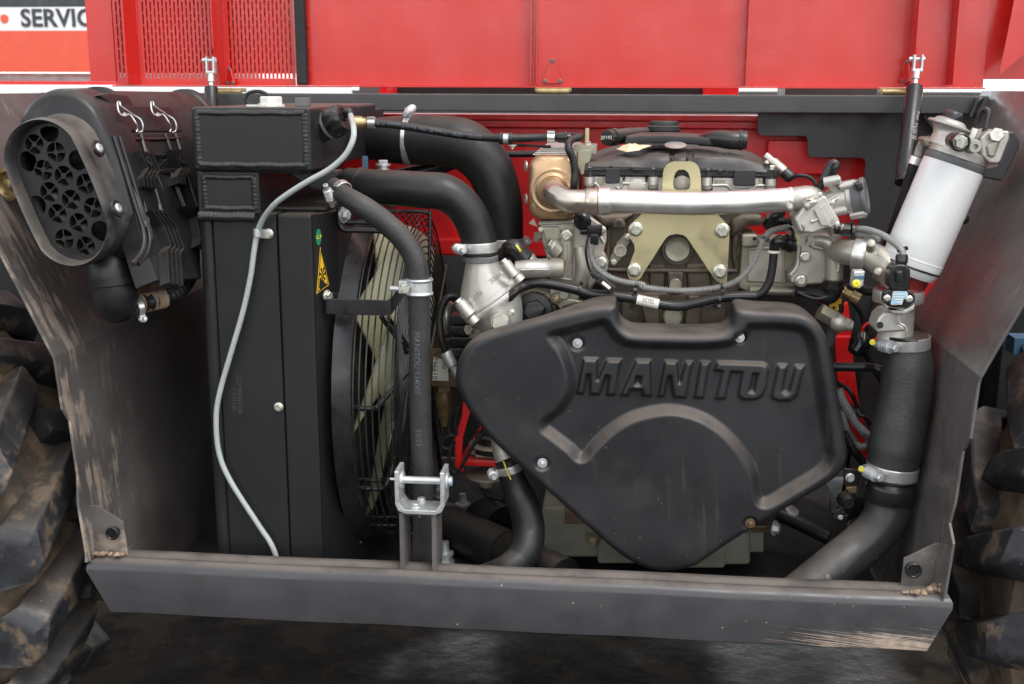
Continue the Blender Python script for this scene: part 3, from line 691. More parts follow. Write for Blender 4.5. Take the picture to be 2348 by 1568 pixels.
frame_weld(nx0+.004, nx1, nz0-.008, nz1, YR-.01, rad, .0080)
weld([Vector((nx0+.002, YR-.012, ztop-.004)), Vector((nx1-.01, YR-.012, ztop-.004))], .010, rad)
weld([Vector((tx0+.01, YTk+.02, tz0+.002)), Vector((tx1-.01, YTk+.02, tz0-.001))], .006, rad)
ft = G(); c0 = q('B', 620, 975, YR+.1)
ft.prism([(nx1+.004, YR+.05, zbody+.0005), (xr+.02, YR+.05, zbody+.0005), (xr+.02, YR+.4, zbody+.0005), (nx1+.004, YR+.4, zbody+.0005)], ZA*.008); ft.build('foam_strip', 'rubber', rad, bevel=.003)
# bracket ear under tank
er = G(); er.prism(qq('B', [(760, 672), (1115, 660), (1130, 690), (1085, 760), (1000, 805), (940, 790)], YR+.06), YA*.05); er.build('outlet_boss', 'radiator', rad, bevel=.004)
# overlapping seam plate (strap behind tube) and bolts
for t, x, y, r in (('B', 643, 1100, 36), ('G', 540, 908, 33)):
    c = q(t, x, y, YR-.005); bolt(rad, c, -YA, K(t, r, c), 'flange', 'bolt')
cp = G(); c = q('B', 565, 1092, YR-.022)
cp.lathe(c+ZA*.008, -ZA, [(0, K('B', 27, c)), (.016, K('B', 27, c))], 20); cp.box(q('B', 615, 1100, YR-.008), XA*.012, YA*.0015, ZA*.009)
cp.build('tube_clip', 'zinc', rad, bevel=.0006)
# sticker triangle on the shroud housing
def on_housing(t, x, y): n = Vector((.071, -.034, 0)).normalized(); return onplane(*P(t, x, y), Vector((xr+.0003, YR+.004, 0)), n)+n*.0015
hn = Vector((.071, -.034, 0)).normalized()
tg = G(); tg.prism([on_housing('B', *p_) for p_ in ((1000, 1192), (1060, 1452), (975, 1515))], -hn*.001); stk = tg.build('warning_sticker', 'yellow', rad, label='yellow triangular fan warning sticker')
bd = G(); tri3 = [on_housing('B', *p_)+hn*.0004 for p_ in ((1001, 1204), (1054, 1448), (978, 1507))]; cen = sum(tri3, Vector())/3
bd.prism(tri3, hn*.0004, holes=[[cen.lerp(p_, .90) for p_ in tri3]]); bd.build('border', 'black', stk)
pc = G()
for k in range(7):
    c = on_housing('B', 1013, 1385)+hn*.0006; a = k*math.pi*2/7+.2; e1_ = (on_housing('B', 1040, 1380)-on_housing('B', 1013, 1385)); e2_ = (on_housing('B', 1013, 1330)-on_housing('B', 1013, 1385))
    tip = c+e1_*math.cos(a)*.85+e2_*math.sin(a); sd_ = (e1_*-math.sin(a)+e2_*math.cos(a))*.22
    pc.add([c, tip-sd_, tip+sd_], [(0, 1, 2)])
hand = [on_housing('B', *p_)+hn*.0006 for p_ in ((992, 1425), (1004, 1410), (1012, 1440), (1022, 1420), (1030, 1445), (1040, 1430), (1040, 1455), (1000, 1490), (988, 1470))]
pc.add(hand, [tuple(range(len(hand)))]); pc.build('pictogram', 'black', stk)
ov = G(); c = on_housing('B', 987, 1123); e1_ = on_housing('B', 1006, 1119)-c; e2_ = on_housing('B', 987, 1065)-c
ov.prism([c+e1_*math.cos(a)*.95+e2_*math.sin(a) for a in [2*math.pi*k/28 for k in range(28)]], -hn*.001); gst = ov.build('round_sticker', 'green', rad, label='green oval sticker')
lettering(gst, 'G.P', .011, c+hn*.0008, e1_.normalized()*1+e2_.normalized()*.0, e2_, 'yellowpaint', .0002)
# laser-etched code
lt = lettering(rad, '90124330x1CT', .013, q('F', 1665, 1000, YR-.0032), ZA, -XA, 'greyink', .0001)
lettering(rad, '201212-1', .013, q('F', 1625, 1030, YR-.0032), ZA, -XA, 'greyink', .0001)
# sensor on tank top
wp_ = G(); c = q('B', 662, 212, YTk+.10); wp_.lathe(Vector((c.x, c.y, tz1)), ZA, [(0, .028), (.004, .028), (.004, .023), (.018, .023), (.02, .021)], 8); wp_.build('level_sensor', 'whitepl', rad)
wr = G(); yS = YTk+.10
wr.tube([q('B', 665, 182, yS), q('B', 640, 140, yS), q('B', 580, 112, yS), q('B', 510, 122, yS), q('B', 484, 160, yS), q('B', 500, 195, yS), q('B', 540, 208, yS)], .0038, 10); wr.build('sensor_cable', 'rubber', rad)
cl = G(); c = q('B', 540, 205, yS); cl.rb(c.x-.012, c.x+.02, yS-.01, yS+.012, tz1, tz1+.004); cl.build('cable_clip', 'zinc', rad); bolt(rad, Vector((c.x+.016, yS, tz1+.004)), ZA, .007, 'torx', 'zinc')
cn = G(); c = q('B', 882, 206, yS); cn.rb(c.x-.014, c.x+.014, yS-.01, yS+.01, tz1, tz1+.018); cn.build('connector', 'grey', rad, bevel=.002)
# filler neck and cap on the tank's right face
fc0 = q('B', 945, 400, YTk+.09); fdir = im(.86, -.42, -.28)
fc = Vector((tx1-.01, YTk+.10, q('B', 950, 385, YTk+.1).z)); kB = K('B', 1, fc)
fn = G(); fn.lathe(fc, fdir, [(0, 92*kB), (.02, 86*kB), (60*kB, 84*kB), (85*kB, 84*kB)], 36); fn.build('filler_neck', 'radiator', rad)
fr_ = G(); fr_.lathe(fc+fdir*85*kB, fdir, [(0, 84*kB), (0, 100*kB), (4*kB, 102*kB), (28*kB, 102*kB), (30*kB, 84*kB)], 40); fr_.build('filler_ring', 'alub', rad)
cpg = G(); prof = []; NB = 60; rings = []; u_, w_ = perp(fdir); o_ = fc+fdir*112*kB
for t, r in ((0, 96), (0, 104), (8, 106), (100, 98), (118, 90), (122, 80), (122, 62), (112, 58), (112, 30), (128, 26), (128, 10)):
    ring = []
    for j in range(NB):
        a = 2*math.pi*j/NB; rr_ = r*kB*(1+(.055 if (j % 6) < 3 and 5 < t < 110 else 0)); ring.append(o_+fdir*t*kB+(u_*math.cos(a)+w_*math.sin(a))*rr_)
    rings.append(ring)
cpg.loft(rings); cpg.build('filler_cap', 'blackgloss', rad, angle=30)
nb = o_+fdir*122*kB+ZA*.006; spx = q('B', 1212, 275, nb.y-.012)
nz = G(); nz.tube([nb, nb.lerp(spx, .7)+ZA*.006, spx], [.009, .008, .0065], 12); nz.build('spigot', 'blackgloss', rad)

# milky overflow tube
YC = YR-.022
tp = [spx, q('B', 1233, 360, YC-.02), q('B', 1228, 450, YC-.04), q('B', 1170, 560, YC-.045), q('B', 1060, 655, YC-.045), q('B', 930, 728, YC-.045), q('B', 800, 808, YC-.04), q('B', 690, 890, YC-.03), q('B', 610, 990, YC-.01), q('B', 567, 1090, YC),
      q('B', 540, 1240, YC), q('G', 345, 0, YC), q('G', 292, 245, YC), q('G', 205, 545, YC), q('G', 135, 790, YC), q('G', 106, 980, YC), q('G', 125, 1220, YC), q('G', 205, 1420, YC), q('L', 40, 590, YC), q('L', 125, 720, YC), q('L', 160, 830, YC), q('L', 168, 960, YC)]
rt = K('B', 20.5, tp[3])
og = G(); og.tube(tp, [rt]*len(tp), 14, sub=8); tag(og.build('overflow_tube', 'tube'), 'milky translucent overflow tube curving down the radiator front', 'tube')

# ------------------------------------------------------------------ fan, shroud ring, guard
xF = xr+.034
FC = Vector((xF, .545, (at(860, 478, .545).z+at(860, 1203, .545).z)/2)); RF = (at(860, 478, .545).z-at(860, 1203, .545).z)/2-.004
sr = G(); sr.lathe(FC, XA, [(-.002, RF+.02), (.006, RF+.014), (.030, RF-.004), (.032, RF-.006), (.032, RF-.014), (0, RF-.014)], 96, cap=False); sr.build('fan_shroud', 'satin', rad)
fanr = thing('cooling_fan', 'cream plastic cooling fan with broad blades inside the wire guard', 'fan', FC)
dk = G(); dk.lathe(FC+XA*-.0005, XA, [(0, RF-.016), (.001, RF-.016)], 64); dk.build('core_face', 'void', rad)
hb = G(); hb.lathe(FC+XA*.03, XA, [(0, .085), (.035, .082), (.042, .07), (.046, .03)], 40); hb.build('hub', 'fan', fanr)
for k in range(8):
    th = 2*math.pi*k/8+.42; rows = []
    for i in range(7):
        r = .075+(RF-.035-.075)*i/6; ch = .070+.105*i/6; row = []
        for j in range(7):
            s_ = j/6-.5; a = th+s_*ch*2/r*.9+.10*i/6; x = .066-s_*(.072+.020*i/6)+.010*(1-4*s_*s_)
            row.append(FC+Vector((x, math.cos(a)*r, math.sin(a)*r)))
        rows.append(row)
    bl = G(); bl.loft(rows, False, False, closed=False); bl.loft([[p_-XA*.003 for p_ in r_] for r_ in rows], False, False, closed=False); bl.build('blade', 'fan', fanr, angle=60)
gd = thing('fan_guard', 'black wire drum guard over the cream fan', 'guard', FC)
xg = xF+.032; dep = .088; RG = RF-.008
def wring(x, r, wr_, n=72): 
    g_ = G(); rings = []
    for k in range(n):
        a = 2*math.pi*k/n; er_ = Vector((0, math.cos(a), math.sin(a))); rings.append([Vector((x, FC.y, FC.z))+er_*(r+wr_*math.cos(b))+XA*wr_*math.sin(b) for b in [2*math.pi*j/6 for j in range(6)]])
    rings.append(rings[0]); g_.loft(rings, False, False); return g_
for k in range(7):
    wring(xg+.004+(dep-.006)*k/6.0, RG+.004*math.sin(k), .0019).build('guard_ring', 'satin', gd)
for k in range(17):
    r = RG-.012-k*.0165
    if r > .06: wring(xg+dep+.001+.00*k, r, .0021, 60).build('guard_ring', 'satin', gd)
cd_ = G(); cd_.lathe(Vector((xg+dep-.004, FC.y, FC.z)), XA, [(0, .05), (.006, .05), (.008, .046)], 36); cd_.build('guard_badge', 'satin', gd)
for k in range(8):
    a = R(180+22.5*0)+2*math.pi*k/8+R(-12); er_ = Vector((0, math.cos(a), math.sin(a))); c = Vector((0, FC.y, FC.z))
    if er_.y < -.25: continue
    ro = G(); ro.tube([c+er_*(RG+.006)+XA*(xg-.03), c+er_*(RG+.006)+XA*(xg+dep-.012), c+er_*(RG-.001)+XA*(xg+dep+.003), c+er_*(RG-.02)+XA*(xg+dep+.006), c+er_*.045+XA*(xg+dep+.006)], .0045, 8, sub=3); ro.build('guard_rod', 'satin', gd)
# mounting feet of the guard: bent rods bolted to the housing
def foot(pts, bt, r=.0058):
    f_ = G(); f_.tube(pts, r, 10, sub=5); o = f_.build('guard_foot', 'satin', gd)
    f2 = G(); f2.tube([p_+Vector((.0, .016, .014)) for p_ in pts], r*.8, 10, sub=5); f2.build('guard_foot', 'satin', gd)
    if bt: c, d = bt; wz = G(); wz.lathe(c-d*.006, d, [(0, .017), (.003, .017), (.003, .01)], 26); wz.build('washer', 'zinc', o); bolt(o, c, d, .011, 'plain', 'zinc')
Yf = .235
foot([q('U', 222, 240, Yf), q('U', 215, 330, Yf), q('U', 232, 450, Yf), q('U', 290, 520, Yf), q('U', 480, 525, Yf), q('U', 800, 545, Yf), q('U', 900, 640, Yf+.03)], (q('U', 300, 335, Yf-.01), im(.95, .0, -.3)))
foot([q('L', 478, 500, Yf), q('L', 478, 440, Yf), q('L', 490, 395, Yf), q('L', 530, 372, Yf), q('L', 680, 376, Yf), q('L', 790, 376, Yf), q('L', 828, 350, Yf), q('L', 880, 180, Yf+.02), q('L', 925, 0, Yf+.03), q('G', 1420, 850, Yf+.04)], (q('L', 510, 458, Yf-.012), im(.95, .0, -.3)))
foot([q('L', 618, 740, .36), q('L', 620, 650, .36), q('L', 645, 610, .36), q('L', 720, 603, .36), q('L', 890, 600, .36)], (q('L', 650, 685, .35), im(.95, 0, -.3)), .004)
# mid rod (near horizontal)
f_ = G(); f_.tube([q('G', 935, 912, .20), q('G', 1080, 916, .20), q('G', 1205, 918, .20), q('G', 1235, 895, .205), q('G', 1430, 670, .30)], .0060, 10, sub=3); f_.build('guard_rod', 'satin', gd)
f_ = G(); f_.tube([q('G', 1250, 280, .22), q('G', 1340, 400, .25), q('G', 1430, 530, .30)], .0055, 10, sub=3); f_.tube([q('G', 1300, 285, .24), q('G', 1380, 400, .27), q('G', 1440, 490, .30)], .0045, 10, sub=3); f_.build('guard_rod', 'satin', gd)

# ------------------------------------------------------------------ hose bracket strap and coolant hose
YS = .165
hs_ = thing('hose_bracket', 'flat black strap bracket with zinc clamp holding the vertical coolant hose', 'bracket', q('G', 840, 210, YS))
pts_t = [(845, 155), (870, 157), (1100, 162), (1290, 168), (1320, 150), (1440, -10)]
pts_b = [(845, 258), (870, 265), (1100, 270), (1290, 276), (1325, 262), (1440, 90)]
dy = [.012, 0, 0, 0, .004, .06]
bs = G(); front = [q('G', x, y, YS+d_) for (x, y), d_ in zip(pts_t, dy)]; rear = [q('G', x, y, YS+d_) for (x, y), d_ in zip(pts_b, dy)]
ring_ = [[a, b, b+YA*.005, a+YA*.005] for a, b in zip(front, rear)]; bs.loft(ring_); bs.build('strap', 'satin', hs_, bevel=.0015)
bl_ = G(); c = q('G', 830, 165, YS+.012); bl_.lathe(c, im(.2, 0, 1), [(0, .018), (.05, .018)], 18); bl_.build('spacer', 'blackgloss', hs_)
c = q('G', 875, 135, YS+.012); bolt(hs_, c, im(.9, 0, -.4), .012, 'hex', 'bolt')
YHh = .155
hp = [q('B', 1090, 770, YHh+.05), q('B', 1180, 840, YHh+.02), q('U', 540, 240, YHh), q('U', 800, 430, YHh), q('U', 1020, 640, YHh), q('U', 1165, 880, YHh), q('U', 1210, 1130, YHh), q('G', 1515, 130, YHh), q('G', 1520, 700, YHh), q('G', 1530, 1200, YHh), q('L', 1046, 250, YHh), q('L', 1048, 600, YHh), q('L', 1040, 830, YHh), q('L', 1040, 1000, YHh)]
rh = K('U', 138, hp[7]); hg = G(); ripple(hg, hp, [rh*.86, rh*.92, rh*.98]+[rh]*11, 30, .0052, .0020)
ch_ = tag(hg.build('coolant_hose', 'ribrubber'), 'long black coolant hose running vertically in front of the fan guard', 'hose')
wraptext(ch_, 'MANITOU 934005', .0165, [hp[7], hp[8], hp[9]], rh, .072, Vector((-.1, -1, 0)), 'hoseink')
wraptext(ch_, '11/21', .0165, [hp[7], hp[8], hp[9]], rh, .275, Vector((-.1, -1, 0)), 'hoseink')
clamp(ch_, q('B', 1150, 800, YHh+.035), (hp[1]-hp[0]), rh*.88, .014, im(-.7, .5, -.6), .012, 'steel', .05)
pc_ = G(); c = q('G', 1517, 72, YHh); kk = rh
pc_.lathe(c+ZA*.017, -ZA, [(0, kk+.004), (.003, kk+.006), (.007, kk+.003), (.027, kk+.003), (.031, kk+.006), (.034, kk+.004)], 36)
pc_.box(c+Vector((-kk-.008, .0, 0)), XA*.010, YA*.012, ZA*.013); pc_.build('hose_clip', 'zinc', hs_, bevel=.001)
bolt(hs_, q('G', 1412, 85, YHh-.02), im(.4, 0, -1), .011, 'plain', 'bolt'); sp = G(); sp.lathe(q('G', 1318, 85, YHh+.01), im(1, 0, -.2), [(0, .006), (.045, .006)], 12); sp.build('stud', 'zinc', hs_)

# ------------------------------------------------------------------ clevis on posts
yb = .030
cv = thing('latch_bracket', 'bright zinc latch clevis with cross pin on two slim grey posts', 'bracket', q('L', 1015, 860, yb))
def cheek(xs0, xs1, top_, bot_, Y0):
    a = G(); c = [(xs0, bot_), (xs0, top_+55), (xs0+8, top_+18), (xs0+30, top_), (xs1-6, top_), (xs1, top_+20), (xs1, bot_-30), (xs1-16, bot_)]
    return c
zk = K('L', 1, q('L', 1015, 500, yb))
cx0, cx1 = q('L', 874, 300, yb).x, q('L', 1178, 300, yb).x; zt, zb_ = q('L', 900, 214, yb).z, q('L', 900, 530, yb).z
y0_, y1_ = yb, yb+.058
uu = G(); th_ = .0085
prof = [Vector((cx0, 0, zt)), Vector((cx0, 0, zb_+.02)), Vector((cx0+.006, 0, zb_+.006)), Vector((cx0+.02, 0, zb_)), Vector((cx1-.02, 0, zb_)), Vector((cx1-.006, 0, zb_+.006)), Vector((cx1, 0, zb_+.02)), Vector((cx1, 0, zt))]
inner = [Vector((cx1-th_, 0, zt)), Vector((cx1-th_, 0, zb_+.022)), Vector((cx1-.018, 0, zb_+th_)), Vector((cx0+.018, 0, zb_+th_)), Vector((cx0+th_, 0, zb_+.022)), Vector((cx0+th_, 0, zt))]
uu.prism([p_+YA*y0_ for p_ in prof+inner], YA*(y1_-y0_))
cvb = uu.build('clevis', 'zinc', cv, bevel=.0012)
for v in cvb.data.vertices:
    w_ = v.co+WL[cvb.name]
    if w_.z > zt-.002: v.co.z -= (abs((w_.y-(y0_+y1_)/2))/((y1_-y0_)/2))**3*.022
pn = G(); c = q('L', 1030, 325, yb+.035); pn.lathe(Vector((cx0-.016, yb+.035, c.z)), XA, [(0, .003), (.012, .003), (.012, .0075), (cx1-cx0+.02, .0075), (cx1-cx0+.02, .010), (cx1-cx0+.026, .010)], 18); pn.build('pin', 'zinc', cv)
for x in (cx0+th_, cx1+.0): 
    wz = G(); wz.lathe(Vector((x, yb+.035, c.z)), XA, [(0, .017), (.003, .017)], 24); wz.build('washer', 'zinc', cv)
bolt(cv, Vector((cx1+.004, yb+.035, c.z)), XA, .009, 'plain', 'bluelab')
for x, y in ((1028, 468), (1012, 498)): bolt(cv, Vector((q('L', x, y, yb+.03).x, yb+.02+(.03 if y < 480 else 0), zb_+th_)), ZA, .011, 'hex', 'zinc')
for xa_, xb_ in ((903, 936), (1100, 1132)):
    po = G(); a = q('L', xa_, 545, yb+.006).x; b = q('L', xb_, 545, yb+.006).x
    po.prism([(a, yb+.006, zb_-.0005), (a+.010, yb+.004, zb_-.0005), (a+.010, yb+.02, zb_-.0005), (b, yb+.02, zb_-.0005), (b, yb+.07, zb_-.0005), (a, yb+.07, zb_-.0005)], -ZA*(zb_-.6665)); po.build('post', 'guardR', cv, bevel=.001)
ft_ = G(); ft_.rb(q('L', 903, 545, yb).x, q('L', 1145, 545, yb).x, yb+.008, yb+.068, zb_-.006, zb_-.0007); ft_.build('top_plate', 'sill', cv)
bolt(cv, Vector((q('L', 1014, 560, yb).x, yb+.025, zb_-.006)), -ZA, .010, 'nut', 'zinc')

# ------------------------------------------------------------------ air cleaner
ac = thing('air_cleaner', 'bulky black air cleaner with oval dusty inlet on the mudguard flare', 'air cleaner', at(230, 600, .25))
axd = Vector((.10, .995, 0.0)).normalized()            # inlet axis, pointing into the housing
tl = R(21)
ex = (XA*math.cos(tl)+ZA*math.sin(tl)); ex = (ex-axd*ex.dot(axd)).normalized(); ez_ = ex.cross(axd).normalized(); ez_ = ez_ if ez_.z > 0 else -ez_
c0 = at(131, 443, -.03)
kx = K('P', 1, c0)
W0, H0 = 104*kx, 176*kx
def oval(c, wx, hz, n=60):
    out = []
    for k in range(n):
        a = 2*math.pi*k/n; s_ = math.sin(a); out.append(c+ex*wx*math.cos(a)*(1-.0*s_)+ez_*(wx*s_+math.copysign(max(0, hz-wx)*min(1, abs(s_)*3.2), s_)))
    return out
def stn(t, wx, hz, dx=0, dz=0, pw=2.7): return oval(c0+axd*t+ex*dx+ez_*dz, wx, hz)
rg = G(); rg.loft([stn(.045, W0*.85, H0*.90), stn(.012, W0*.88, H0*.93), stn(-.002, W0*.905, H0*.945), stn(-.006, W0*.945, H0*.97), stn(.0, W0*.98, H0*.985), stn(.014, W0, H0), stn(.03, W0*.95, H0*.96), stn(.04, W0*.92, H0*.94), stn(.05, W0*.97, H0*.98), stn(.06, W0*.95, H0*.96), stn(.075, W0*1.00, H0*1.02, .002, .006)], False, False)
rg.build('inlet_ring', 'ring', ac, angle=70)
W1, H1 = W0*1.14, H0*1.23
h1 = G(); h1.loft([stn(.070, W0*.96, H0*.98), stn(.075, W1*.95, H1*.94, .004, .014), stn(.083, W1*.99, H1*.985, .004, .018), stn(.10, W1, H1, .004, .02), stn(.165, W1*1.01, H1*1.005, .004, .02), stn(.172, W1*.99, H1*.99, .004, .02), stn(.180, W1*.94, H1*.95, .004, .02)], False, False)
hood1 = h1.build('inlet_hood', 'airbox', ac, angle=60)
# cyclone plate and cells
_x = G(); _x.loft([stn(.050, W0*.74, H0*.82), stn(.052, W0*.2, H0*.3), stn(.052, W0*.001, H0*.001)], False, False)
gridc = []
for (x, y) in ((268, 238), (187, 307), (305, 350), (236, 446), (346, 479), (268, 567), (386, 608), (312, 685), (427, 735), (349, 822), (466, 862), (423, 393), (465, 522), (505, 651), (545, 778), (150, 400), (200, 640)):
    px, py = P('X', x, y); gridc.append(onplane(px, py, c0+axd*.022, axd))
cell = .0232
def inside(p_): d = p_-(c0+axd*.022); return (abs(d.dot(ex))/(W0*.90-.002))**2.7+(abs(d.dot(ez_))/(H0*.94-.002))**2.7
outer = oval(c0+axd*.022, W0*.92, H0*.955, 64)
holes = []; cc = []
for p_ in gridc:
    m_ = p_-(c0+axd*.022)
    h_ = [p_+(ex*math.cos(a)+ez_*math.sin(a))*cell*.83 for a in [2*math.pi*k/22 for k in range(22)]]
    if inside(p_) > 1.15: continue
    pc_0 = c0+axd*.022
    def pull(z):
        for _ in range(40):
            if inside(z) < .86: break
            z = z.lerp(pc_0, .02)
        return z
    full = max(inside(z) for z in h_) < .9
    holes.append([pull(z) for z in h_])
    if full: cc.append(p_)
pl_ = G(); pl_.prism(outer, axd*.004, holes); cy = pl_.build('cyclone_plate', 'airboxin', ac, angle=30)
for p_ in cc:
    vn = G(); vn.lathe(p_+axd*.0005, axd, [(0, cell*.82), (.03, cell*.70)], 22, cap=False)
    vn.lathe(p_-axd*.001, axd, [(0, .0052), (.02, .0052)], 12)
    a0 = rng.random()*2
    for k in range(4):
        a = a0+k*math.pi/2; d = ex*math.cos(a)+ez_*math.sin(a); d2 = ex*-math.sin(a)+ez_*math.cos(a)
        vn.add([p_+d*.004, p_+d*cell*.82, p_+d*cell*.82+axd*.016+d2*.012, p_+d*.004+axd*.016+d2*.004], [(0, 1, 2, 3)])
        vn.box(p_+d*cell*.42+axd*.0005, d*cell*.40, d2*.0011, axd*.001)
    vn.build('cyclone_cell', 'airboxin', cy)
bkp = G(); bkp.loft([stn(.075, W0*.82, H0*.87), stn(.0755, W0*.01, H0*.01)], False, False); bkp.build('inner_back', 'black', ac)
# main body
def stb(t, wx, hz, dx=0, dz=0, pw=2.9): return stadium(c0+axd*(t+.175)+ex*(.004+dx)+ez_*(.02+dz), ex, ez_, wx, hz, 56, pw)
WB, HB = W1*.93, H1*.985
bo = G(); bo.loft([stb(-.01, WB*.93, HB*.94), stb(.03, WB*.97, HB*.97), stb(.034, WB*1.03, HB*1.02), stb(.052, WB*1.03, HB*1.02), stb(.056, WB*.97, HB*.97), stb(.09, WB*.98, HB*.97), stb(.40, WB*.97, HB*.95), stb(.404, WB*1.01, HB*.99), stb(.425, WB*1.01, HB*.99), stb(.43, WB*.95, HB*.94), stb(.48, WB*.8, HB*.8)], True, True)
bo.build('housing', 'airbox', ac, angle=45)
# lid edge, panel, ribs and lugs on the housing's right flank
exn = (ex-axd*0).normalized()
def sp(t, x, y, off=0): return onplane(*P(t, x, y), c0+ex*(WB*1.0+.004-off)+axd*.3, exn)
IN = -exn
fl = G(); fl.prism([sp('A', *p_) for p_ in ((735, 735), (760, 725), (1180, 735), (1255, 850), (1270, 905), (1260, 915), (815, 910), (800, 880))], IN*.06); fl.build('lid_edge', 'airboxin', ac, bevel=.004)
ft_ = G(); ft_.prism([sp('A', *p_) for p_ in ((800, 920), (1265, 920), (1375, 1560), (1400, 1930), (1090, 1950), (960, 1560), (880, 1200))], IN*.05); ft_.build('side_panel', 'airboxin', ac, bevel=.003)
def ridge(pts, w_=.0035, nm='ridge'): r_ = G(); r_.tube(pts, w_, 6, sub=3); r_.build(nm, 'airboxin', ac)
ridge([sp('A', 835, 935), sp('A', 990, 1560, -.004), sp('S', 780, 740, -.004), sp('S', 850, 1000, -.004), sp('S', 790, 1200, -.002)], .006)
ridge([sp('A', 880, 935), sp('A', 1020, 1500, -.002), sp('S', 830, 800, -.004)], .003)
for xa_ in ((975, 930, 1075, 1290), (1145, 930, 1185, 1040), (1215, 930, 1250, 1040), (1070, 1280, 1110, 1460), (1210, 1250, 1330, 1560)):
    ridge([sp('A', xa_[0], xa_[1], -.002), sp('A', xa_[2], xa_[3], -.002)], .0042)
for yy, xx0, xx1 in ((962, 865, 1245), (1080, 905, 970), (1080, 1060, 1165), (1190, 935, 1000), (1190, 1090, 1240)): ridge([sp('A', xx0, yy, -.002), sp('A', (xx0+xx1)/2, yy+4, -.002), sp('A', xx1, yy-4, -.002)], .0036)
ridge([sp('A', 1070, 1085, -.001), sp('A', 1200, 1185, -.001)], .0015); ridge([sp('A', 1070, 1185, -.001), sp('A', 1180, 1085, -.001)], .0015)
def lug(t, pts, dx, n=4, hgt=.022):
    m_ = len(pts); lo = [(x, y) for x, y in pts]; hi = [(x+dx, y+dx*.25) for x, y in pts]
    b_ = G(); b_.prism([sp(t, x, y, -hgt*.45) for x, y in lo+hi[::-1]], IN*(hgt*.45)); b_.build('lug', 'airboxin', ac, bevel=.0015)
    for k in range(n):
        o_ = dx*k/(n-1)-5; f_ = G(); a_ = [(x+o_, y+o_*.25) for x, y in pts]; c_ = [(x+o_+10, y+o_*.25+2) for x, y in pts]
        f_.prism([sp(t, x, y, -hgt) for x, y in a_+c_[::-1]], IN*hgt); f_.build('rib', 'airboxin', ac, bevel=.0006)
lug('A', [(975, 1040), (1035, 1165), (1000, 1228), (1010, 1290)], 75); lug('A', [(1195, 1035), (1270, 1160), (1235, 1220), (1245, 1270)], 50)
lug('A', [(1060, 1455), (1140, 1560), (1190, 1700), (1165, 1740), (1180, 1960)], 90); lug('A', [(1290, 1430), (1370, 1500), (1400, 1640), (1390, 1700)], 50)
for t, x, y in (('A', 1033, 1120), ('A', 1262, 1110)):
    c = sp(t, x, y, -.024); h_ = G(); h_.lathe(c, exn, [(0, .010), (.002, .010), (.002, .006), (-.004, .006)], 16); h_.build('boss', 'black', ac)
# double flange band round the cartridge lid and long stiffening ribs
for off_, w_ in ((0, .0055), (62, .0042)):
    rb2 = G(); rb2.tube([sp('S', x+off_, y, -.008) for x, y in ((440, -160), (490, 0), (600, 350), (690, 640), (765, 880), (785, 1040), (745, 1180), (650, 1290))], w_, 8, sub=5); rb2.build('flange_band', 'airbox', ac)
for a_, b_ in (((640, 60), (745, 40)), ((690, 240), (800, 230)), ((900, 50), (1110, 35)), ((960, 235), (1165, 205))):
    rb2 = G(); rb2.tube([sp('S', *a_, -.004), sp('S', *b_, -.004)], .0032, 6, smooth=False); rb2.build('ridge', 'airbox', ac)
for pts_2 in (((880, 340), (930, 520), (985, 690)), ((1090, 260), (1140, 420), (1225, 640)), ((1270, 290), (1330, 480), (1380, 640))):
    rb2 = G(); rb2.tube([sp('S', *p_, -.004) for p_ in pts_2], .0032, 6, sub=3); rb2.build('ridge', 'airbox', ac)
# wire clips
for dx in (0, 232):
    wc = G(); off = -.016
    wc.tube([sp('A', 840+dx, 800, off), sp('A', 822+dx, 770, off), sp('A', 815+dx, 715, off), sp('A', 830+dx, 708, off), sp('A', 838+dx, 735, off), sp('A', 880+dx, 765, off), sp('A', 930+dx, 800, off), sp('A', 975+dx, 830, off-.006), sp('A', 992+dx, 875, off-.006), sp('A', 985+dx, 910, off), sp('A', 960+dx, 918, off+.004)], .0017, 8)
    wc.tube([sp('A', 850+dx, 795, off), sp('A', 865+dx, 805, off-.003), sp('A', 900+dx, 795, off), sp('A', 940+dx, 850, off-.006), sp('A', 955+dx, 890, off), sp('A', 945+dx, 915, off+.004)], .0017, 8)
    wc.lathe(sp('A', 862+dx, 797, off), exn, [(-.003, .004), (.003, .004)], 12); wc.build('wire_clip', 'zinc', ac)
cap_ = G(); cap_.prism([sp('A', *p_) for p_ in ((680, 652), (760, 638), (890, 652), (942, 745), (800, 740))], IN*.05); cap_.build('lid_block', 'airboxin', ac, bevel=.006)
for t, x, y in (('A', 687, 1028), ('A', 820, 1445)):
    dd = exn; c = onplane(*P(t, x, y), c0+ex*(W1*1.0+.006), exn); wz = G(); wz.lathe(c-dd*.004, dd, [(0, .017), (.004, .016)], 22); wz.build('washer', 'airboxin', ac); bolt(ac, c, dd, .0095, 'torx', 'zinc', name='screw')
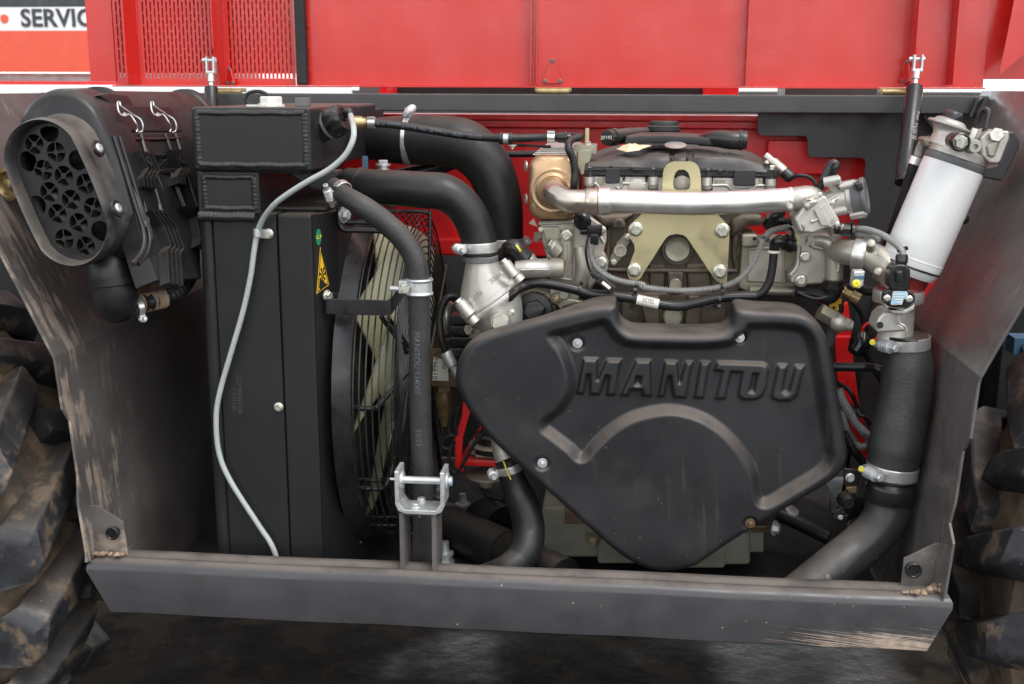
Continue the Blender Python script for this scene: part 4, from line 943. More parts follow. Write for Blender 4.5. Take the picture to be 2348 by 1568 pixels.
# dust outlet elbow and drain hose
el = G(); yE = .06; r_ = K('F', 158, q('F', 770, 200, yE))
el.tube([q('F', 745, 20, yE+.02), q('F', 765, 130, yE), q('F', 790, 250, yE)], [r_*.98, r_, r_*1.0], 32)
el.build('dust_outlet', 'airboxin', ac)
e2 = G(); c = q('F', 797, 285, yE); dd = im(.10, .98, 0); e2.lathe(c-dd*.03, dd, [(0, r_*.96), (.0, r_*1.07), (.012, r_*1.07), (.014, r_*1.0), (.03, r_*.99), (.055, r_*.93), (.075, r_*.74), (.088, r_*.45), (.093, .001)], 36); e2.build('dust_valve', 'airboxin', ac, angle=55)
dh = G(); r3 = K('F', 62, q('F', 1000, 360, yE)); dpts = [q('F', 900, 380, yE+.02), q('F', 1000, 362, yE+.03), q('F', 1110, 335, yE+.06), q('F', 1220, 290, yE+.10), q('F', 1300, 200, yE+.15), q('F', 1330, 90, yE+.2), q('F', 1330, -40, yE+.25)]
dho = thing('drain_hose', 'grey ribbed drain hose clamped to the dust outlet below the air cleaner', 'hose', dpts[1])
dh.corr(dpts[1:], r3*.92, .012, .06, 20); dh.build('hose', 'rubber', dho)
cu = G(); d_ = (dpts[2]-dpts[0]).normalized(); cu.lathe(dpts[0], d_, [(0, r3*.9), (.02, r3*.95), (.02, r3*1.12), (.07, r3*1.12), (.075, r3*1.0)], 28); cu.build('cuff', 'mudlight', dho)
clamp(dho, q('F', 965, 385, yE+.025), d_, r3*1.05, .012, im(.1, 1, -.2), .009, 'steel', .032)
pgk = G(); c = q('A', 62, 1278, .10); pgk.lathe(c, im(-.35, 0, -1), [(-.05, .030), (0, .033), (.004, .033), (.006, .026), (-.004, .022), (-.006, .013), (.006, .010), (.008, .006)], 28); tag(pgk.build('rubber_plug', 'brass'), 'small tan ringed plug on the mudguard beside the air inlet', 'plug')
tk = thing
# ------------------------------------------------------------------ engine
eng = thing('engine', 'four cylinder diesel engine in oily cast iron and pale aluminium', 'engine', (q('D', 375, 1300, .55).x, .6, FL+.05))
YBk = .455
bx0, bx1 = q('C', 1400, 1100, YBk).x, q('D', 900, 1100, YBk).x
bz1, bz0 = q('D', 300, 760, YBk).z, .66
blk = G().rb(bx0, bx1, YBk, .80, bz0, bz1).build('block', 'iron', eng, bevel=.008)
def lump(nm, t, pts, Y, th, m, par=eng, bev=.006, segs=3): g_ = G(); g_.prism(qq(t, pts, Y), YA*th); return g_.build(nm, m, par, bevel=bev, segs=segs)
# ribs and bosses on the block
lump('block_rib', 'D', [(105, 1215), (860, 1222), (862, 1252), (100, 1250)], YBk-.022, .03, 'iron', blk)
lump('block_rib', 'D', [(160, 1180), (300, 1180), (290, 1400), (170, 1400)], YBk-.010, .02, 'iron', blk)
lump('block_rib', 'D', [(310, 1240), (440, 1240), (430, 1420), (312, 1420)], YBk-.026, .03, 'iron', blk)
lump('block_rib', 'D', [(450, 1180), (640, 1180), (660, 1400), (470, 1400)], YBk-.008, .02, 'iron', blk)
lump('block_rib', 'D', [(800, 840), (900, 790), (1060, 790), (1060, 890), (960, 880), (880, 930), (800, 1000)], YBk-.02, .05, 'iron', blk, .012)
lump('block_rib', 'C', [(1300, 890), (1640, 880), (1500, 1000), (1380, 990)], YBk-.02, .05, 'iron', blk, .012)
lump('block_rib', 'C', [(1445, 1000), (1450, 950), (1480, 925), (1520, 925), (1550, 960), (1552, 1000)], YBk-.045, .05, 'iron', blk, .004)
lump('block_rib', 'C', [(1410, 1310), (1570, 1310), (1580, 1345), (1410, 1335)], YBk-.025, .05, 'iron', blk, .005)
lump('block_rib', 'I', [(1010, 20), (1560, 20), (1560, 190), (1010, 190)], YBk-.02, .03, 'iron', blk, .006)
lump('block_rib', 'I', [(1100, 40), (1210, 40), (1210, 190), (1140, 190)], YBk-.045, .04, 'iron', blk, .004)
lump('block_rib', 'I', [(1360, 40), (1430, 40), (1425, 190), (1340, 190)], YBk-.045, .04, 'iron', blk, .004)
def disc(nm, t, x, y, r, Y, prof, m, par, n=36, d=None):
    c = q(t, x, y, Y); k = K(t, r, c); g_ = G(); g_.lathe(c, d or -YA, [(a*k, b*k) for a, b in prof], n); return g_.build(nm, m, par)
disc('plug_seat', 'D', 388, 1065, 122, YBk-.01, [(-.2, 1.0), (.16, 1.0), (.2, .97), (.2, .86), (.05, .84)], 'iron', blk)
disc('core_plug', 'D', 388, 1062, 98, YBk-.012, [(-.2, 1.0), (.14, 1.0), (.17, .96), (.12, .90), (.10, .5), (.10, .01)], 'alug', blk)
disc('core_plug', 'D', 372, 1340, 48, YBk-.035, [(-.2, 1.0), (.2, 1.0), (.26, .92), (.15, .85), (.12, .01)], 'alug', blk)
disc('core_plug', 'I', 1280, 145, 50, YBk-.05, [(-.2, 1.0), (.2, 1.0), (.26, .92), (.15, .85), (.12, .01)], 'alug', blk)
for x in (1068, 1502): disc('bolt_hole', 'I', x, 92, 14, YBk-.022, [(-.1, 1.0), (.1, 1.0)], 'black', blk, 18)
disc('bolt_hole', 'C', 1498, 962, 18, YBk-.046, [(-.1, 1.0), (.1, 1.0)], 'black', blk, 18)
# small sealing flange
lump('sensor_flange', 'C', [(1545, 1040), (1590, 1042), (1600, 1090), (1545, 1180), (1520, 1240), (1470, 1290), (1430, 1290), (1425, 1240), (1450, 1180), (1480, 1110)], YBk-.015, .02, 'alug', eng, .003)
disc('sensor_ring', 'C', 1510, 1170, 52, YBk-.02, [(-.2, 1.0), (.4, 1.0), (.5, .9), (.5, .62), (.1, .6), (.1, .01)], 'alu', eng)
for x, y in ((1566, 1070), (1460, 1262)): c = q('C', x, y, YBk-.018); bolt(eng, c, -YA, K('C', 28, c), 'torx', 'bolt')
# bracket plate with lifting eye
YP = .405
outp = [(268, 640), (275, 470), (284, 432), (305, 402), (335, 385), (365, 378), (495, 380), (525, 390), (548, 412), (562, 445), (568, 480), (575, 640), (590, 790), (700, 790), (796, 890), (792, 1000), (772, 1325), (745, 1335), (700, 1315), (660, 1270), (480, 1000), (460, 972), (430, 952), (375, 943), (325, 955), (300, 975), (275, 1010), (122, 1250), (95, 1295), (60, 1312), (10, 1295), (-5, 1240), (20, 1170), (55, 1075), (50, 1025), (5, 960), (5, 895), (30, 865), (110, 790), (250, 790)]
hole = [(355, 560), (358, 510), (372, 465), (400, 443), (440, 442), (472, 465), (488, 510), (490, 560), (482, 590), (460, 602), (385, 604), (362, 590)]
g_ = G(); g_.prism(qq('D', outp, YP), YA*.010, [qq('D', hole, YP)]); lb = g_.build('lifting_bracket', 'yzinc', eng, bevel=.0014, label='yellow plated triangular bracket with lifting eye')
for x, y, r in ((62, 908, 56), (738, 920, 58), (52, 1226, 55), (718, 1238, 56)): c = q('D', x, y, YP-.002); bolt(lb, c, -YA, K('D', r, c), 'hex', 'bolt')

# cylinder head band
hz1, hz0 = q('Y', 1200, 800, YBk-.01).z, q('Y', 1200, 1100, YBk-.01).z
hx0, hx1 = q('Y', 100, 800, YBk-.01).x, q('D', 1162, 500, YBk-.01).x
hd = G().rb(hx0, hx1, YBk-.008, .78, hz0-.03, hz1).build('cylinder_head', 'alub', eng, bevel=.003)
for t, x, y0, y1, r in (('Y', 1180, 800, 1000, 82), ('Y', 2010, 810, 1010, 84), ('Y', 180, 800, 960, 85), ('D', 1115, 515, 600, 40)):
    a = q(t, x, y0, YBk-.015); b = q(t, x, y1, YBk-.015); k = K(t, r, a); g_ = G(); L_ = (b-a).length; g_.lathe(a, b-a, [(0, k), (L_*.55, k), (L_*.56, k*1.04), (L_*.60, k*1.04), (L_*.62, k), (L_*.85, k*.95), (L_, k*.6)], 22); g_.build('head_boss', 'alub', hd)
ln = G(); ln.tube([q('Y', x, y, YBk-.010) for x, y in ((100, 900), (260, 900), (310, 930), (340, 990))], .004, 8); ln.tube([q('Y', x, y, YBk-.010) for x, y in ((590, 960), (660, 975), (700, 900), (740, 900), (1060, 905))], .004, 8)
ln.tube([q('D', x, y, YBk-.010) for x, y in ((660, 565), (770, 565), (800, 590), (840, 600), (960, 600), (1000, 570), (1060, 565), (1150, 565))], .004, 8); ln.build('head_ridge', 'alub', hd)
disc('head_plug', 'Y', 930, 960, 130, YBk-.012, [(-.2, 1.0), (.06, 1.0), (.1, .9)], 'alu', hd)
disc('head_plug', 'D', 420, 560, 70, YBk-.02, [(-.3, 1.0), (.1, 1.0), (.15, .9)], 'alu', hd)
# valve cover: flange, dome, tabs
vz1 = q('Y', 1200, 665, YBk-.02).z
vc = G(); vc.rb(hx0-.002, hx1+.002, YBk-.018, .78, hz1+.0006, vz1+.004)
fl_ = vc.build('cover_flange', 'blackgloss', eng, bevel=.004)
cols = [('Y', 200, 640, 560, 470), ('Y', 260, 640, 568, 430), ('Y', 400, 640, 560, 365), ('Y', 560, 650, 528, 318), ('Y', 730, 650, 508, 296), ('Y', 800, 650, 530, 290), ('Y', 900, 650, 545, 285), ('Y', 1010, 655, 540, 280), ('Y', 1090, 655, 495, 278), ('Y', 1250, 660, 482, 275), ('Y', 1420, 665, 478, 275), ('Y', 1445, 665, 520, 276), ('Y', 1500, 665, 520, 280), ('Y', 1515, 665, 490, 280), ('Y', 1690, 665, 490, 285), ('Y', 1710, 670, 530, 290), ('Y', 1790, 670, 525, 292), ('Y', 1815, 670, 485, 294), ('Y', 2080, 670, 490, 318), ('D', 660, 445, 345, 262), ('D', 760, 448, 345, 275), ('D', 880, 452, 358, 288), ('D', 960, 456, 378, 302), ('D', 1040, 460, 400, 350), ('D', 1085, 462, 425, 400)]
rows = []
for t, x, y0, y1, y2 in cols:
    px, _ = P(t, x, 0); p0, p1, p2 = P(t, x, y0)[1], P(t, x, y1)[1], P(t, x, y2)[1]; pr = []
    Yf0, Yb = .432, .74; frac = [(0, 0), (.35, .45), (.7, .82), (.95, 1.0)]
    for a, f in frac: pr.append(at(px, p0+(p1-p0)*f, Yf0+a*.012))
    for s_ in (.04, .12, .35, .65, .9, 1.0): pr.append(at(px, p1+(p2-p1)*(s_**.75), Yf0+.014+(Yb-Yf0)*s_))
    e_ = pr[-1]; pr.append(Vector((e_.x, e_.y+.02, e_.z-.015))); pr.append(Vector((e_.x, e_.y+.025, vz1)))
    rows.append(pr)
dm = G(); dm.loft(rows, True, True, closed=False); dome = dm.build('valve_cover', 'plastic', eng, angle=42)
for t, pts in (('Y', [(435, 668), (665, 668), (662, 895), (645, 906), (450, 906), (434, 890)]), ('D', [(832, 445), (1000, 447), (996, 562), (985, 570), (838, 570), (826, 560)])):
    lump('cover_tab', t, pts, YBk-.028, .012, 'plastic', eng, .002)
for t, x, y, r in (('Y', 192, 650, 78), ('Y', 1186, 668, 80), ('Y', 2035, 680, 80), ('D', 1122, 440, 42), ('D', 1085, 392, 26)):
    c = q(t, x, y, YBk-.008); k = K(t, r, c); g_ = G(); g_.lathe(c-ZA*.045, ZA, [(0, k*1.05), (.045, k*1.0)], 20); g_.build('bolt_sleeve', 'blackgloss', eng); bolt(eng, c, ZA, k*.95, 'hex', 'bolt')
# breather duct, cap tube, filler cap
YV = .52
g_ = G(); c = q('Y', 455, 190, YV); d = im(.55, -.03, .9); k = K('Y', 1, c)
g_.lathe(c, d, [(-.001, 60*k), (0, 118*k), (.004, 126*k), (.02, 128*k)], 36); cpo = g_.build('breather_plug', 'blackgloss', eng)
lettering(cpo, 'ZF192', .011, c-d*.0015+YA*-.001, Vector((.9, -.4, 0.05)), ZA, 'paper', .0002)
g_ = G(); g_.lathe(c+d*.018, d, [(0, 128*k), (0, 140*k), (.012, 140*k), (.013, 122*k), (.08, 118*k), (.16, 95*k)], 36); g_.build('breather_stub', 'plastic', eng)
g_ = G(); up_ = [(760, 178), (1000, 160), (1400, 155), (1800, 172), (2150, 205), (2280, 260)]; dn_ = [(720, 300), (1000, 285), (1400, 282), (1800, 298), (2100, 318), (2290, 322)]
g_.loft([[q('Y', *u_, YV), q('Y', *d_, YV), q('Y', *d_, YV)+YA*.10, q('Y', *u_, YV)+YA*.10+ZA*.004] for u_, d_ in zip(up_, dn_)]); g_.build('breather_duct', 'plastic', eng, bevel=.004)
c = q('Y', 1340, 105, .68); k = K('Y', 1, c); g_ = G(); g_.lathe(c-ZA*.02, ZA, [(0, 270*k), (.018, 270*k), (.020, 230*k), (.024, 262*k), (.034, 262*k), (.036, 225*k), (.042, 228*k), (.046, 215*k)], 40); g_.build('oil_filler_cap', 'plastic', eng)
g_ = G(); g_.tube([q('D', 560, 215, YV+.04), q('D', 700, 200, YV+.01), q('D', 800, 212, YV), q('D', 880, 214, YV)], [.012, .019, .0205, .0205], 26); g_.build('breather_pipe', 'blackgloss', eng)
c = q('D', 865, 212, YV); k = K('D', 1, c); g_ = G(); g_.lathe(c, XA, [(0, 66*k), (0, 78*k), (14*k, 80*k), (30*k, 80*k), (34*k, 70*k), (62*k, 68*k), (62*k, 55*k), (40*k, 52*k)], 32); g_.build('pipe_collar', 'blackgloss', eng)
em = G(); c = q('Y', 1525, 312, .50); em.lathe(c, (ZA*.97-YA*.24).normalized(), [(0, .024), (.002, .024), (.003, .021)], 28, u=XA); em.build('emblem', 'alub', eng)
# dry leaf
lf = G(); lp = [(600, 405), (640, 395), (700, 350), (800, 298), (860, 320), (960, 298), (990, 345), (970, 390), (1060, 365), (1150, 345), (1155, 352), (1020, 395), (960, 425), (760, 452), (690, 432)]
pts_ = [q('Y', x, y, .47+.0010*(430-y)*.7) for x, y in lp]; ce = q('Y', 820, 385, .475)
top_ = [p_+ZA*.006 for p_ in pts_]
lf.add([ce+ZA*.012]+top_+[ce+ZA*.009]+[p_-ZA*.0008-YA*.0006 for p_ in top_], [(0, i+1, (i+1) % len(pts_)+1) for i in range(len(pts_))]+[(len(pts_)+1, len(pts_)+2+(i+1) % len(pts_), len(pts_)+2+i) for i in range(len(pts_))])
tag(lf.build('dry_leaf', 'leaf', angle=20), 'crumpled pale dry leaf lying on the black valve cover', 'leaf')

# bronze exhaust-gas cooler end
YZ = .395
ec = thing('gas_cooler', 'heat tinted bronze exhaust gas cooler with dished round outlet', 'cooler', q('C', 985, 930, YZ+.1))
c = q('C', 985, 682, YZ); k = K('C', 1, c); e1 = XA; 
def rr4(w_, h_, r_, Y): return rrect(Vector((c.x, Y, c.z)), XA, ZA, w_*k, h_*k, r_*k, 6)
g_ = G(); g_.loft([rr4(150, 205, 70, YZ), rr4(172, 230, 85, YZ+.002), rr4(186, 243, 95, YZ+.009), rr4(193, 252, 98, YZ+.016), rr4(193, 252, 98, YZ+.05), rr4(188, 246, 96, YZ+.054), rr4(188, 246, 96, YZ+.30)]); g_.build('end_shell', 'bronze', ec, angle=50)
cd3 = q('C', 985, 705, YZ); g_ = G(); g_.lathe(cd3+YA*.001, -YA, [(0, 185*k), (.003, 172*k), (.004, 160*k), (.0015, 148*k), (.002, 138*k), (.006, 128*k), (.007, 118*k), (.004, 110*k)], 48); g_.build('dish', 'bronze', ec, angle=60)
for i in range(5):
    g_ = G(); z = q('C', 985, 428-12*i, YZ+.02).z; g_.rb(c.x-165*k+i*.004, c.x+175*k, YZ+.022+.012*i, YZ+.30, z, z+.0022); g_.build('cooling_plate', 'alub', ec)
for yy in (512, 770):
    g_ = G(); g_.lathe(q('C', 778, yy, YZ+.03), im(-1, 0, -.3), [(0, .012), (.003, .012), (.004, .008)], 16); g_.build('side_tab', 'alu', ec)
lump('heat_tab', 'C', [(795, 960), (835, 920), (880, 1030), (860, 985)], YZ+.03, .002, 'alug', ec, 0)
# exhaust return pipe
pp = [cd3+YA*.01, cd3-YA*.03+XA*.004, q('C', 1010, 735, YZ-.062), q('C', 1100, 780, YZ-.085), q('C', 1240, 788, YZ-.088)]
rp = K('C', 90, pp[-1])
pipe = thing('exhaust_pipe', 'bright metal crossover pipe running across the top of the engine', 'pipe', q('D', 500, 700, .32))
g_ = G(); g_.tube(pp, [rp*1.02, rp*1.05, rp*1.02, rp, rp], 32, sub=8); g_.build('elbow', 'elbow', pipe)
Yp = YZ-.088
g_ = G(); kk = K('C', 1, q('C', 1300, 785, Yp)); g_.lathe(q('C', 1236, 788, Yp), XA, [(0, 90*kk), (6*kk, 104*kk), (14*kk, 108*kk), (92*kk, 108*kk), (100*kk, 102*kk), (101*kk, 90*kk)], 44); g_.build('collar', 'elbow', pipe)
g_ = G(); g_.lathe(q('C', 1340, 786, Yp), XA, [(0, 88*kk), (2*kk, 112*kk), (12*kk, 110*kk), (80*kk, 108*kk), (98*kk, 94*kk), (104*kk, 88*kk)], 44); g_.build('socket', 'pipe', pipe)
g_ = G(); g_.tube([q('C', 1430, 786, Yp), q('C', 1600, 790, Yp), q('D', 150, 697, Yp), q('D', 500, 706, Yp), q('D', 850, 698, Yp), q('D', 1100, 684, Yp), q('D', 1262, 675, Yp)], [92*kk, 91*kk, 90*kk, 90*kk, 90*kk, 90*kk, 90*kk], 40); g_.build('straight_pipe', 'pipe', pipe)
g_ = G(); g_.lathe(q('D', 1248, 676, Yp), XA, [(0, 92*kk), (6*kk, 97*kk), (24*kk, 97*kk), (32*kk, 92*kk)], 40); g_.build('weld_collar', 'pipe', pipe)
# hose over the cooler
hv = G(); Yq = YZ-.022; hv.tube([q('O', 2120, 910, .45), q('C', 1200, 285, .42), q('C', 1130, 310, .40), q('C', 1105, 370, Yq), q('C', 1140, 460, Yq), q('C', 1155, 560, Yq), q('C', 1148, 660, Yq), q('C', 1145, 760, Yq+.03)], K('C', 30, q('C', 1130, 400, Yq)), 16); tag(hv.build('vent_hose', 'rubber'), 'short black rubber hose curling down over the bronze cooler', 'hose')
lump('head_bracket', 'C', [(1175, 395), (1280, 385), (1285, 430), (1270, 480), (1235, 500), (1225, 580), (1200, 580), (1180, 500)], .43, .03, 'alug', eng, .002)
c = q('C', 1255, 345, .46); bolt(eng, c, ZA, K('C', 32, c), 'hex', 'bolt'); g_ = G(); g_.rb(c.x-.03, c.x+.02, .44, .52, c.z-.02, c.z); g_.build('head_bracket', 'alug', eng, bevel=.002)
g_ = G(); g_.rb(c.x-.006, c.x+.002, .48, .484, c.z, c.z+.035); g_.build('stay', 'yzinc', eng)

# front gear case (left casting)
YL = .425
gc = thing('gear_case', 'pale cast aluminium timing housing with raised ribs left of the iron block', 'housing', q('C', 1140, 1560, YL))
lump('case_body', 'C', [(862, 960), (880, 940), (1165, 930), (1270, 905), (1350, 960), (1400, 1000), (1405, 1090), (1380, 1180), (1410, 1230), (1415, 1320), (1380, 1380), (1300, 1400), (1230, 1480), (1150, 1600), (960, 1600), (955, 1390), (940, 1250), (900, 1100), (895, 1010)], YL, .07, 'alu', gc, .007)
lump('case_pad', 'C', [(895, 985), (1030, 985), (1060, 1050), (1050, 1100), (920, 1100)], YL-.006, .02, 'alug', gc, .004)
g_ = G(); g_.tube([q('C', 1090, 1010, YL-.008), q('C', 1088, 1150, YL-.01), q('C', 1082, 1260, YL-.008)], K('C', 52, q('C', 1090, 1050, YL)), 18, sub=3); g_.build('case_rib', 'alu', gc)
g_ = G(); g_.box(q('C', 1080, 1185, YL-.026), XA*K('C', 17, q('C', 1080, 1185, YL)), YA*.004, ZA*K('C', 75, q('C', 1080, 1185, YL))); g_.build('case_slot', 'alug', gc, bevel=.003)
for x, y, r in ((1090, 1055, 45), (1360, 1265, 46)):
    disc('bolt_boss', 'C', x, y, r*1.25, YL-.012, [(-.4, 1.0), (.2, 1.0), (.3, .93)], 'alu', gc); c = q('C', x, y, YL-.025); bolt(gc, c, -YA, K('C', r, c), 'hex', 'bolt')
g_ = G(); c = q('C', 1005, 1150, YL-.01); d = im(-.75, -.62, -.5); k = K('C', 1, c); g_.lathe(c, d, [(-20*k, 78*k), (20*k, 70*k), (40*k, 66*k)], 26); g_.build('plug_boss', 'alu', gc); bolt(gc, c+d*42*k, d, 62*k, 'hex', 'bolt')
g_ = G(); g_.lathe(q('C', 880, 1065, YL+.02), im(-1, 0, -.6), [(0, .012), (.01, .012)], 6); g_.build('side_bolt', 'bolt', gc)
lettering(gc, 'DCA 936 203 77 36', .0085, q('C', 1155, 1310, YL-.004), -ZA, XA, 'alub', .0012)
lettering(gc, 'ZGS 00', .0085, q('C', 1098, 1380, YL-.004), -ZA, XA, 'alub', .0012)
g_ = G(); g_.tube([q('C', 1200, 1140, YL-.002), q('C', 1230, 1300, YL-.004), q('C', 1190, 1450, YL-.002)], [.016, .02, .016], 16); g_.build('case_rib', 'alu', gc)
lump('case_lug', 'C', [(1235, 1370), (1330, 1330), (1340, 1400), (1260, 1500)], YL-.012, .03, 'alug', gc, .006)
# water outlet pipe stub
wo = thing('water_pump', 'bright cast aluminium coolant pump housing with slanted flange under the intake hose', 'pump', q('H', 720, 600, .36))
YW = .36
g_ = G(); k = K('C', 1, q('C', 850, 1310, YW)); g_.tube([q('C', 700, 1325, YW), q('C', 800, 1315, YW), q('C', 900, 1310, YW+.01), q('C', 948, 1308, YW+.02)], [70*k, 74*k, 76*k, 78*k], 30); g_.build('outlet_stub', 'alub', wo)
g_ = G(); g_.lathe(q('C', 944, 1308, YW+.02), XA, [(0, 80*k), (4*k, 82*k), (12*k, 82*k), (16*k, 78*k)], 36); g_.build('seal', 'blackgloss', wo)
g_ = G(); g_.lathe(q('C', 960, 1308, YW+.02), XA, [(0, 78*k), (90*k, 76*k), (110*k, 70*k)], 30); g_.build('outlet_socket', 'alu', wo)
kh = K('H', 1, q('H', 640, 300, YW))
def ell(x, y, Y, a, b, ang, n=40):
    cc_ = q('H', x, y, Y); u_ = im(math.cos(R(ang)), math.sin(R(ang))); return [cc_+u_*(a*kh*math.cos(t))+(YA*.985+ZA*.12)*(b*kh*math.sin(t)) for t in [2*math.pi*j/n for j in range(n)]]
g_ = G(); g_.loft([ell(628, 20, YW, 120, 120, 3), ell(626, 60, YW, 122, 120, 2), ell(628, 100, YW, 132, 124, -2), ell(630, 160, YW, 150, 130, -10), ell(632, 220, YW, 178, 140, -20), ell(640, 275, YW, 215, 150, -29), ell(655, 320, YW, 246, 160, -34), ell(668, 345, YW, 252, 165, -35)], True, True); from mathutils.bvhtree import BVHTree; bellt = BVHTree.FromPolygons(g_.v, g_.f); g_.build('inlet_bell', 'alub', wo, angle=50)
def hit(t, x, y, off=.0):
    l, n, _, _ = bellt.ray_cast(CAM, ray(*P(t, x, y)).normalized()); return (l, n) if n.y < 0 else (l, -n)
ax = im(.57, .82, 0)
g_ = G(); g_.loft([ell(668, 342, YW, 262, 172, -35), ell(674, 350, YW, 268, 178, -35), ell(690, 375, YW, 268, 178, -35), ell(694, 380, YW, 262, 172, -35)]); g_.build('flange', 'alub', wo, angle=40)
g_ = G(); g_.loft([ell(694, 381, YW, 256, 168, -35), ell(700, 390, YW, 262, 172, -35), ell(716, 412, YW, 262, 172, -35), ell(730, 430, YW, 235, 160, -35), ell(760, 480, YW, 210, 150, -35), ell(790, 560, YW, 180, 150, -30), ell(800, 640, YW, 150, 140, -20)]); g_.build('volute', 'alub', wo, angle=40)
for x, y, x2, y2, r in ((805, 95, 880, 195, 46), (900, 200, 930, 235, 42), (455, 405, 535, 500, 48), (545, 520, 575, 560, 40)):
    a = q('H', x, y, YW-.05); b = q('H', x2, y2, YW-.05); g_ = G(); L_ = (b-a).length; g_.lathe(a, b-a, [(0, r*kh), (L_, r*kh*1.08)], 22); g_.build('bolt_boss', 'alub', wo, bevel=.0015); bolt(wo, a, a-b, r*kh*.92, 'hex' if r > 45 else 'torx', 'bolt')
for tx, pts_ in (('2030274', [(700+78*t, 232-56*t) for t in [k/6 for k in range(7)]]), ('DCA936', [(530+88*t, 388-66*t) for t in [k/5 for k in range(6)]])):
    ends = [hit('H', *pts_[0])[0], hit('H', *pts_[-1])[0]]; rd_ = (ends[1]-ends[0]).normalized()
    for ch_2, (x, y) in zip(tx, pts_):
        l, n = hit('H', x, y); u2_ = n.cross(rd_); u2_ = u2_ if u2_.z > 0 else -u2_
        lettering(wo, ch_2, .0150, l+n*.0004, rd_, u2_, 'alub', .0016, bold=.0003)
g_ = G(); d = im(.1, -.1, -1); c = q('H', 768, 560, YW-.07); g_.lathe(c-d*.05, d, [(0, 85*kh), (.03, 80*kh), (.048, 74*kh), (.05, 70*kh)], 28); g_.build('fitting_boss', 'alub', wo); bolt(wo, c, d, 74*kh, 'plain', 'alu', 'fitting')
lump('case_foot', 'H', [(520, 590), (570, 600), (640, 600), (660, 690), (520, 690)], YW+.0, .04, 'alug', wo, .006)
c = q('H', 535, 610, YW-.005); bolt(wo, c, im(-.6, 0, -1), .013, 'plain', 'bolt')
# thermostat connector
g_ = G(); cth = q('C', 745, 1210, YW+.03); k = K('C', 1, cth)
g_.tube([q('C', 610, 1190, YW+.05), q('C', 640, 1150, YW+.03), q('C', 690, 1150, YW+.02), q('C', 740, 1200, YW+.02), q('C', 790, 1245, YW+.03)], [45*k, 58*k, 66*k, 64*k, 58*k], 24); tc = g_.build('quick_connector', 'blackgloss', wo)
g_ = G(); d = im(.7, .7, 0); g_.lathe(q('C', 735, 1195, YW+.02), d, [(0, 60*k), (0, 74*k), (16*k, 74*k), (18*k, 66*k), (40*k, 66*k), (42*k, 74*k), (60*k, 74*k), (62*k, 60*k)], 30); g_.build('latch_ring', 'blackgloss', wo)
g_ = G(); g_.lathe(q('C', 790, 1245, YW+.03), d, [(-10*k, 66*k), (10*k, 68*k), (14*k, 62*k), (60*k, 60*k)], 28); g_.build('spigot', 'alub', wo)
g_ = G(); g_.tube([q('C', 695, 1130, YW-.0), q('C', 720, 1160, YW-.002), q('C', 730, 1180, YW)], .0022, 6); g_.build('paint_mark', 'yellowpaint', wo)
# oil filter cap
fo = thing('oil_filter_cap', 'round black ribbed oil filter cap with hexagon centre above the belt cover', 'cap', q('H', 1040, 470, .40))
c = q('H', 1040, 475, .385); k = K('H', 1, c); d = im(-.05, -.1, -1)
g_ = G(); g_.lathe(c+YA*.05, d, [(-.03, 168*k), (.0, 172*k), (.02, 160*k), (.025, 150*k)], 40); g_.build('filter_housing', 'alug', fo)
rings = []; u_, w_ = perp(d)
for t, r in ((0, 138), (.012, 142), (.030, 142), (.034, 134), (.034, 122), (.024, 120), (.024, 30)):
    rings.append([c+YA*.03+d*t+(u_*math.cos(a)+w_*math.sin(a))*k*(r+(6 if (j % 4 < 2 and .01 < t < .032) else 0)) for j, a in enumerate([2*math.pi*j/72 for j in range(72)])])
g_ = G(); g_.loft(rings); g_.build('cap', 'blackgloss', fo, angle=30)
g_ = G(); o_ = c+YA*.03+d*.022; g_.loft([[o_+d*t+(u_*math.cos(a)+w_*math.sin(a))*k*r for a in [R(60*j+15) for j in range(6)]] for t, r in ((0, 92), (.014, 90), (.017, 84))]); g_.build('hexagon', 'blackgloss', fo, bevel=.002)
lettering(fo, '36x1NM', .010, o_+d*.0176+ZA*.012, XA, ZA, 'greyink', .0003)
c = q('H', 1205, 375, .40); disc('mounting_boss', 'H', 1205, 375, 42, .40, [(-.8, 1.1), (.1, 1.0), (.2, .9)], 'alug', fo); bolt(fo, c-YA*.006, -YA, K('H', 30, c), 'torx', 'brass')
lump('mounting_arm', 'H', [(1180, 400), (1240, 370), (1340, 375), (1420, 400), (1260, 440), (1250, 470)], .405, .03, 'alug', fo, .005)
disc('mounting_boss', 'H', 1265, 340, 38, .398, [(-.8, 1.1), (.1, 1.0), (.2, .9)], 'alu', fo)

# right-hand casting block next to the iron block
YRt = .43
rc = thing('coolant_housing', 'grey cast aluminium coolant and valve housing at the end of the crossover pipe', 'housing', q('D', 1450, 1340, YRt))
lump('side_case', 'D', [(890, 940), (1000, 935), (1030, 990), (1340, 990), (1340, 1420), (960, 1420), (865, 1370), (870, 1250), (885, 1050)], YBk-.012, .10, 'alug', rc, .006)
lump('case_step', 'D', [(890, 950), (1000, 945), (1030, 975), (1025, 1040), (960, 1050), (890, 1050)], YBk-.03, .04, 'alug', rc, .005)
lump('case_cover', 'D', [(945, 1060), (1210, 1050), (1225, 1330), (935, 1320)], YBk-.018, .02, 'alu', rc, .003)
g_ = G(); c = q('D', 950, 1385, YBk-.03); k = K('D', 1, c); g_.lathe(c, XA, [(0, 34*k), (330*k, 34*k), (335*k, 42*k), (362*k, 42*k), (364*k, 30*k), (380*k, 30*k)], 24); g_.build('cross_bolt', 'alug', rc)
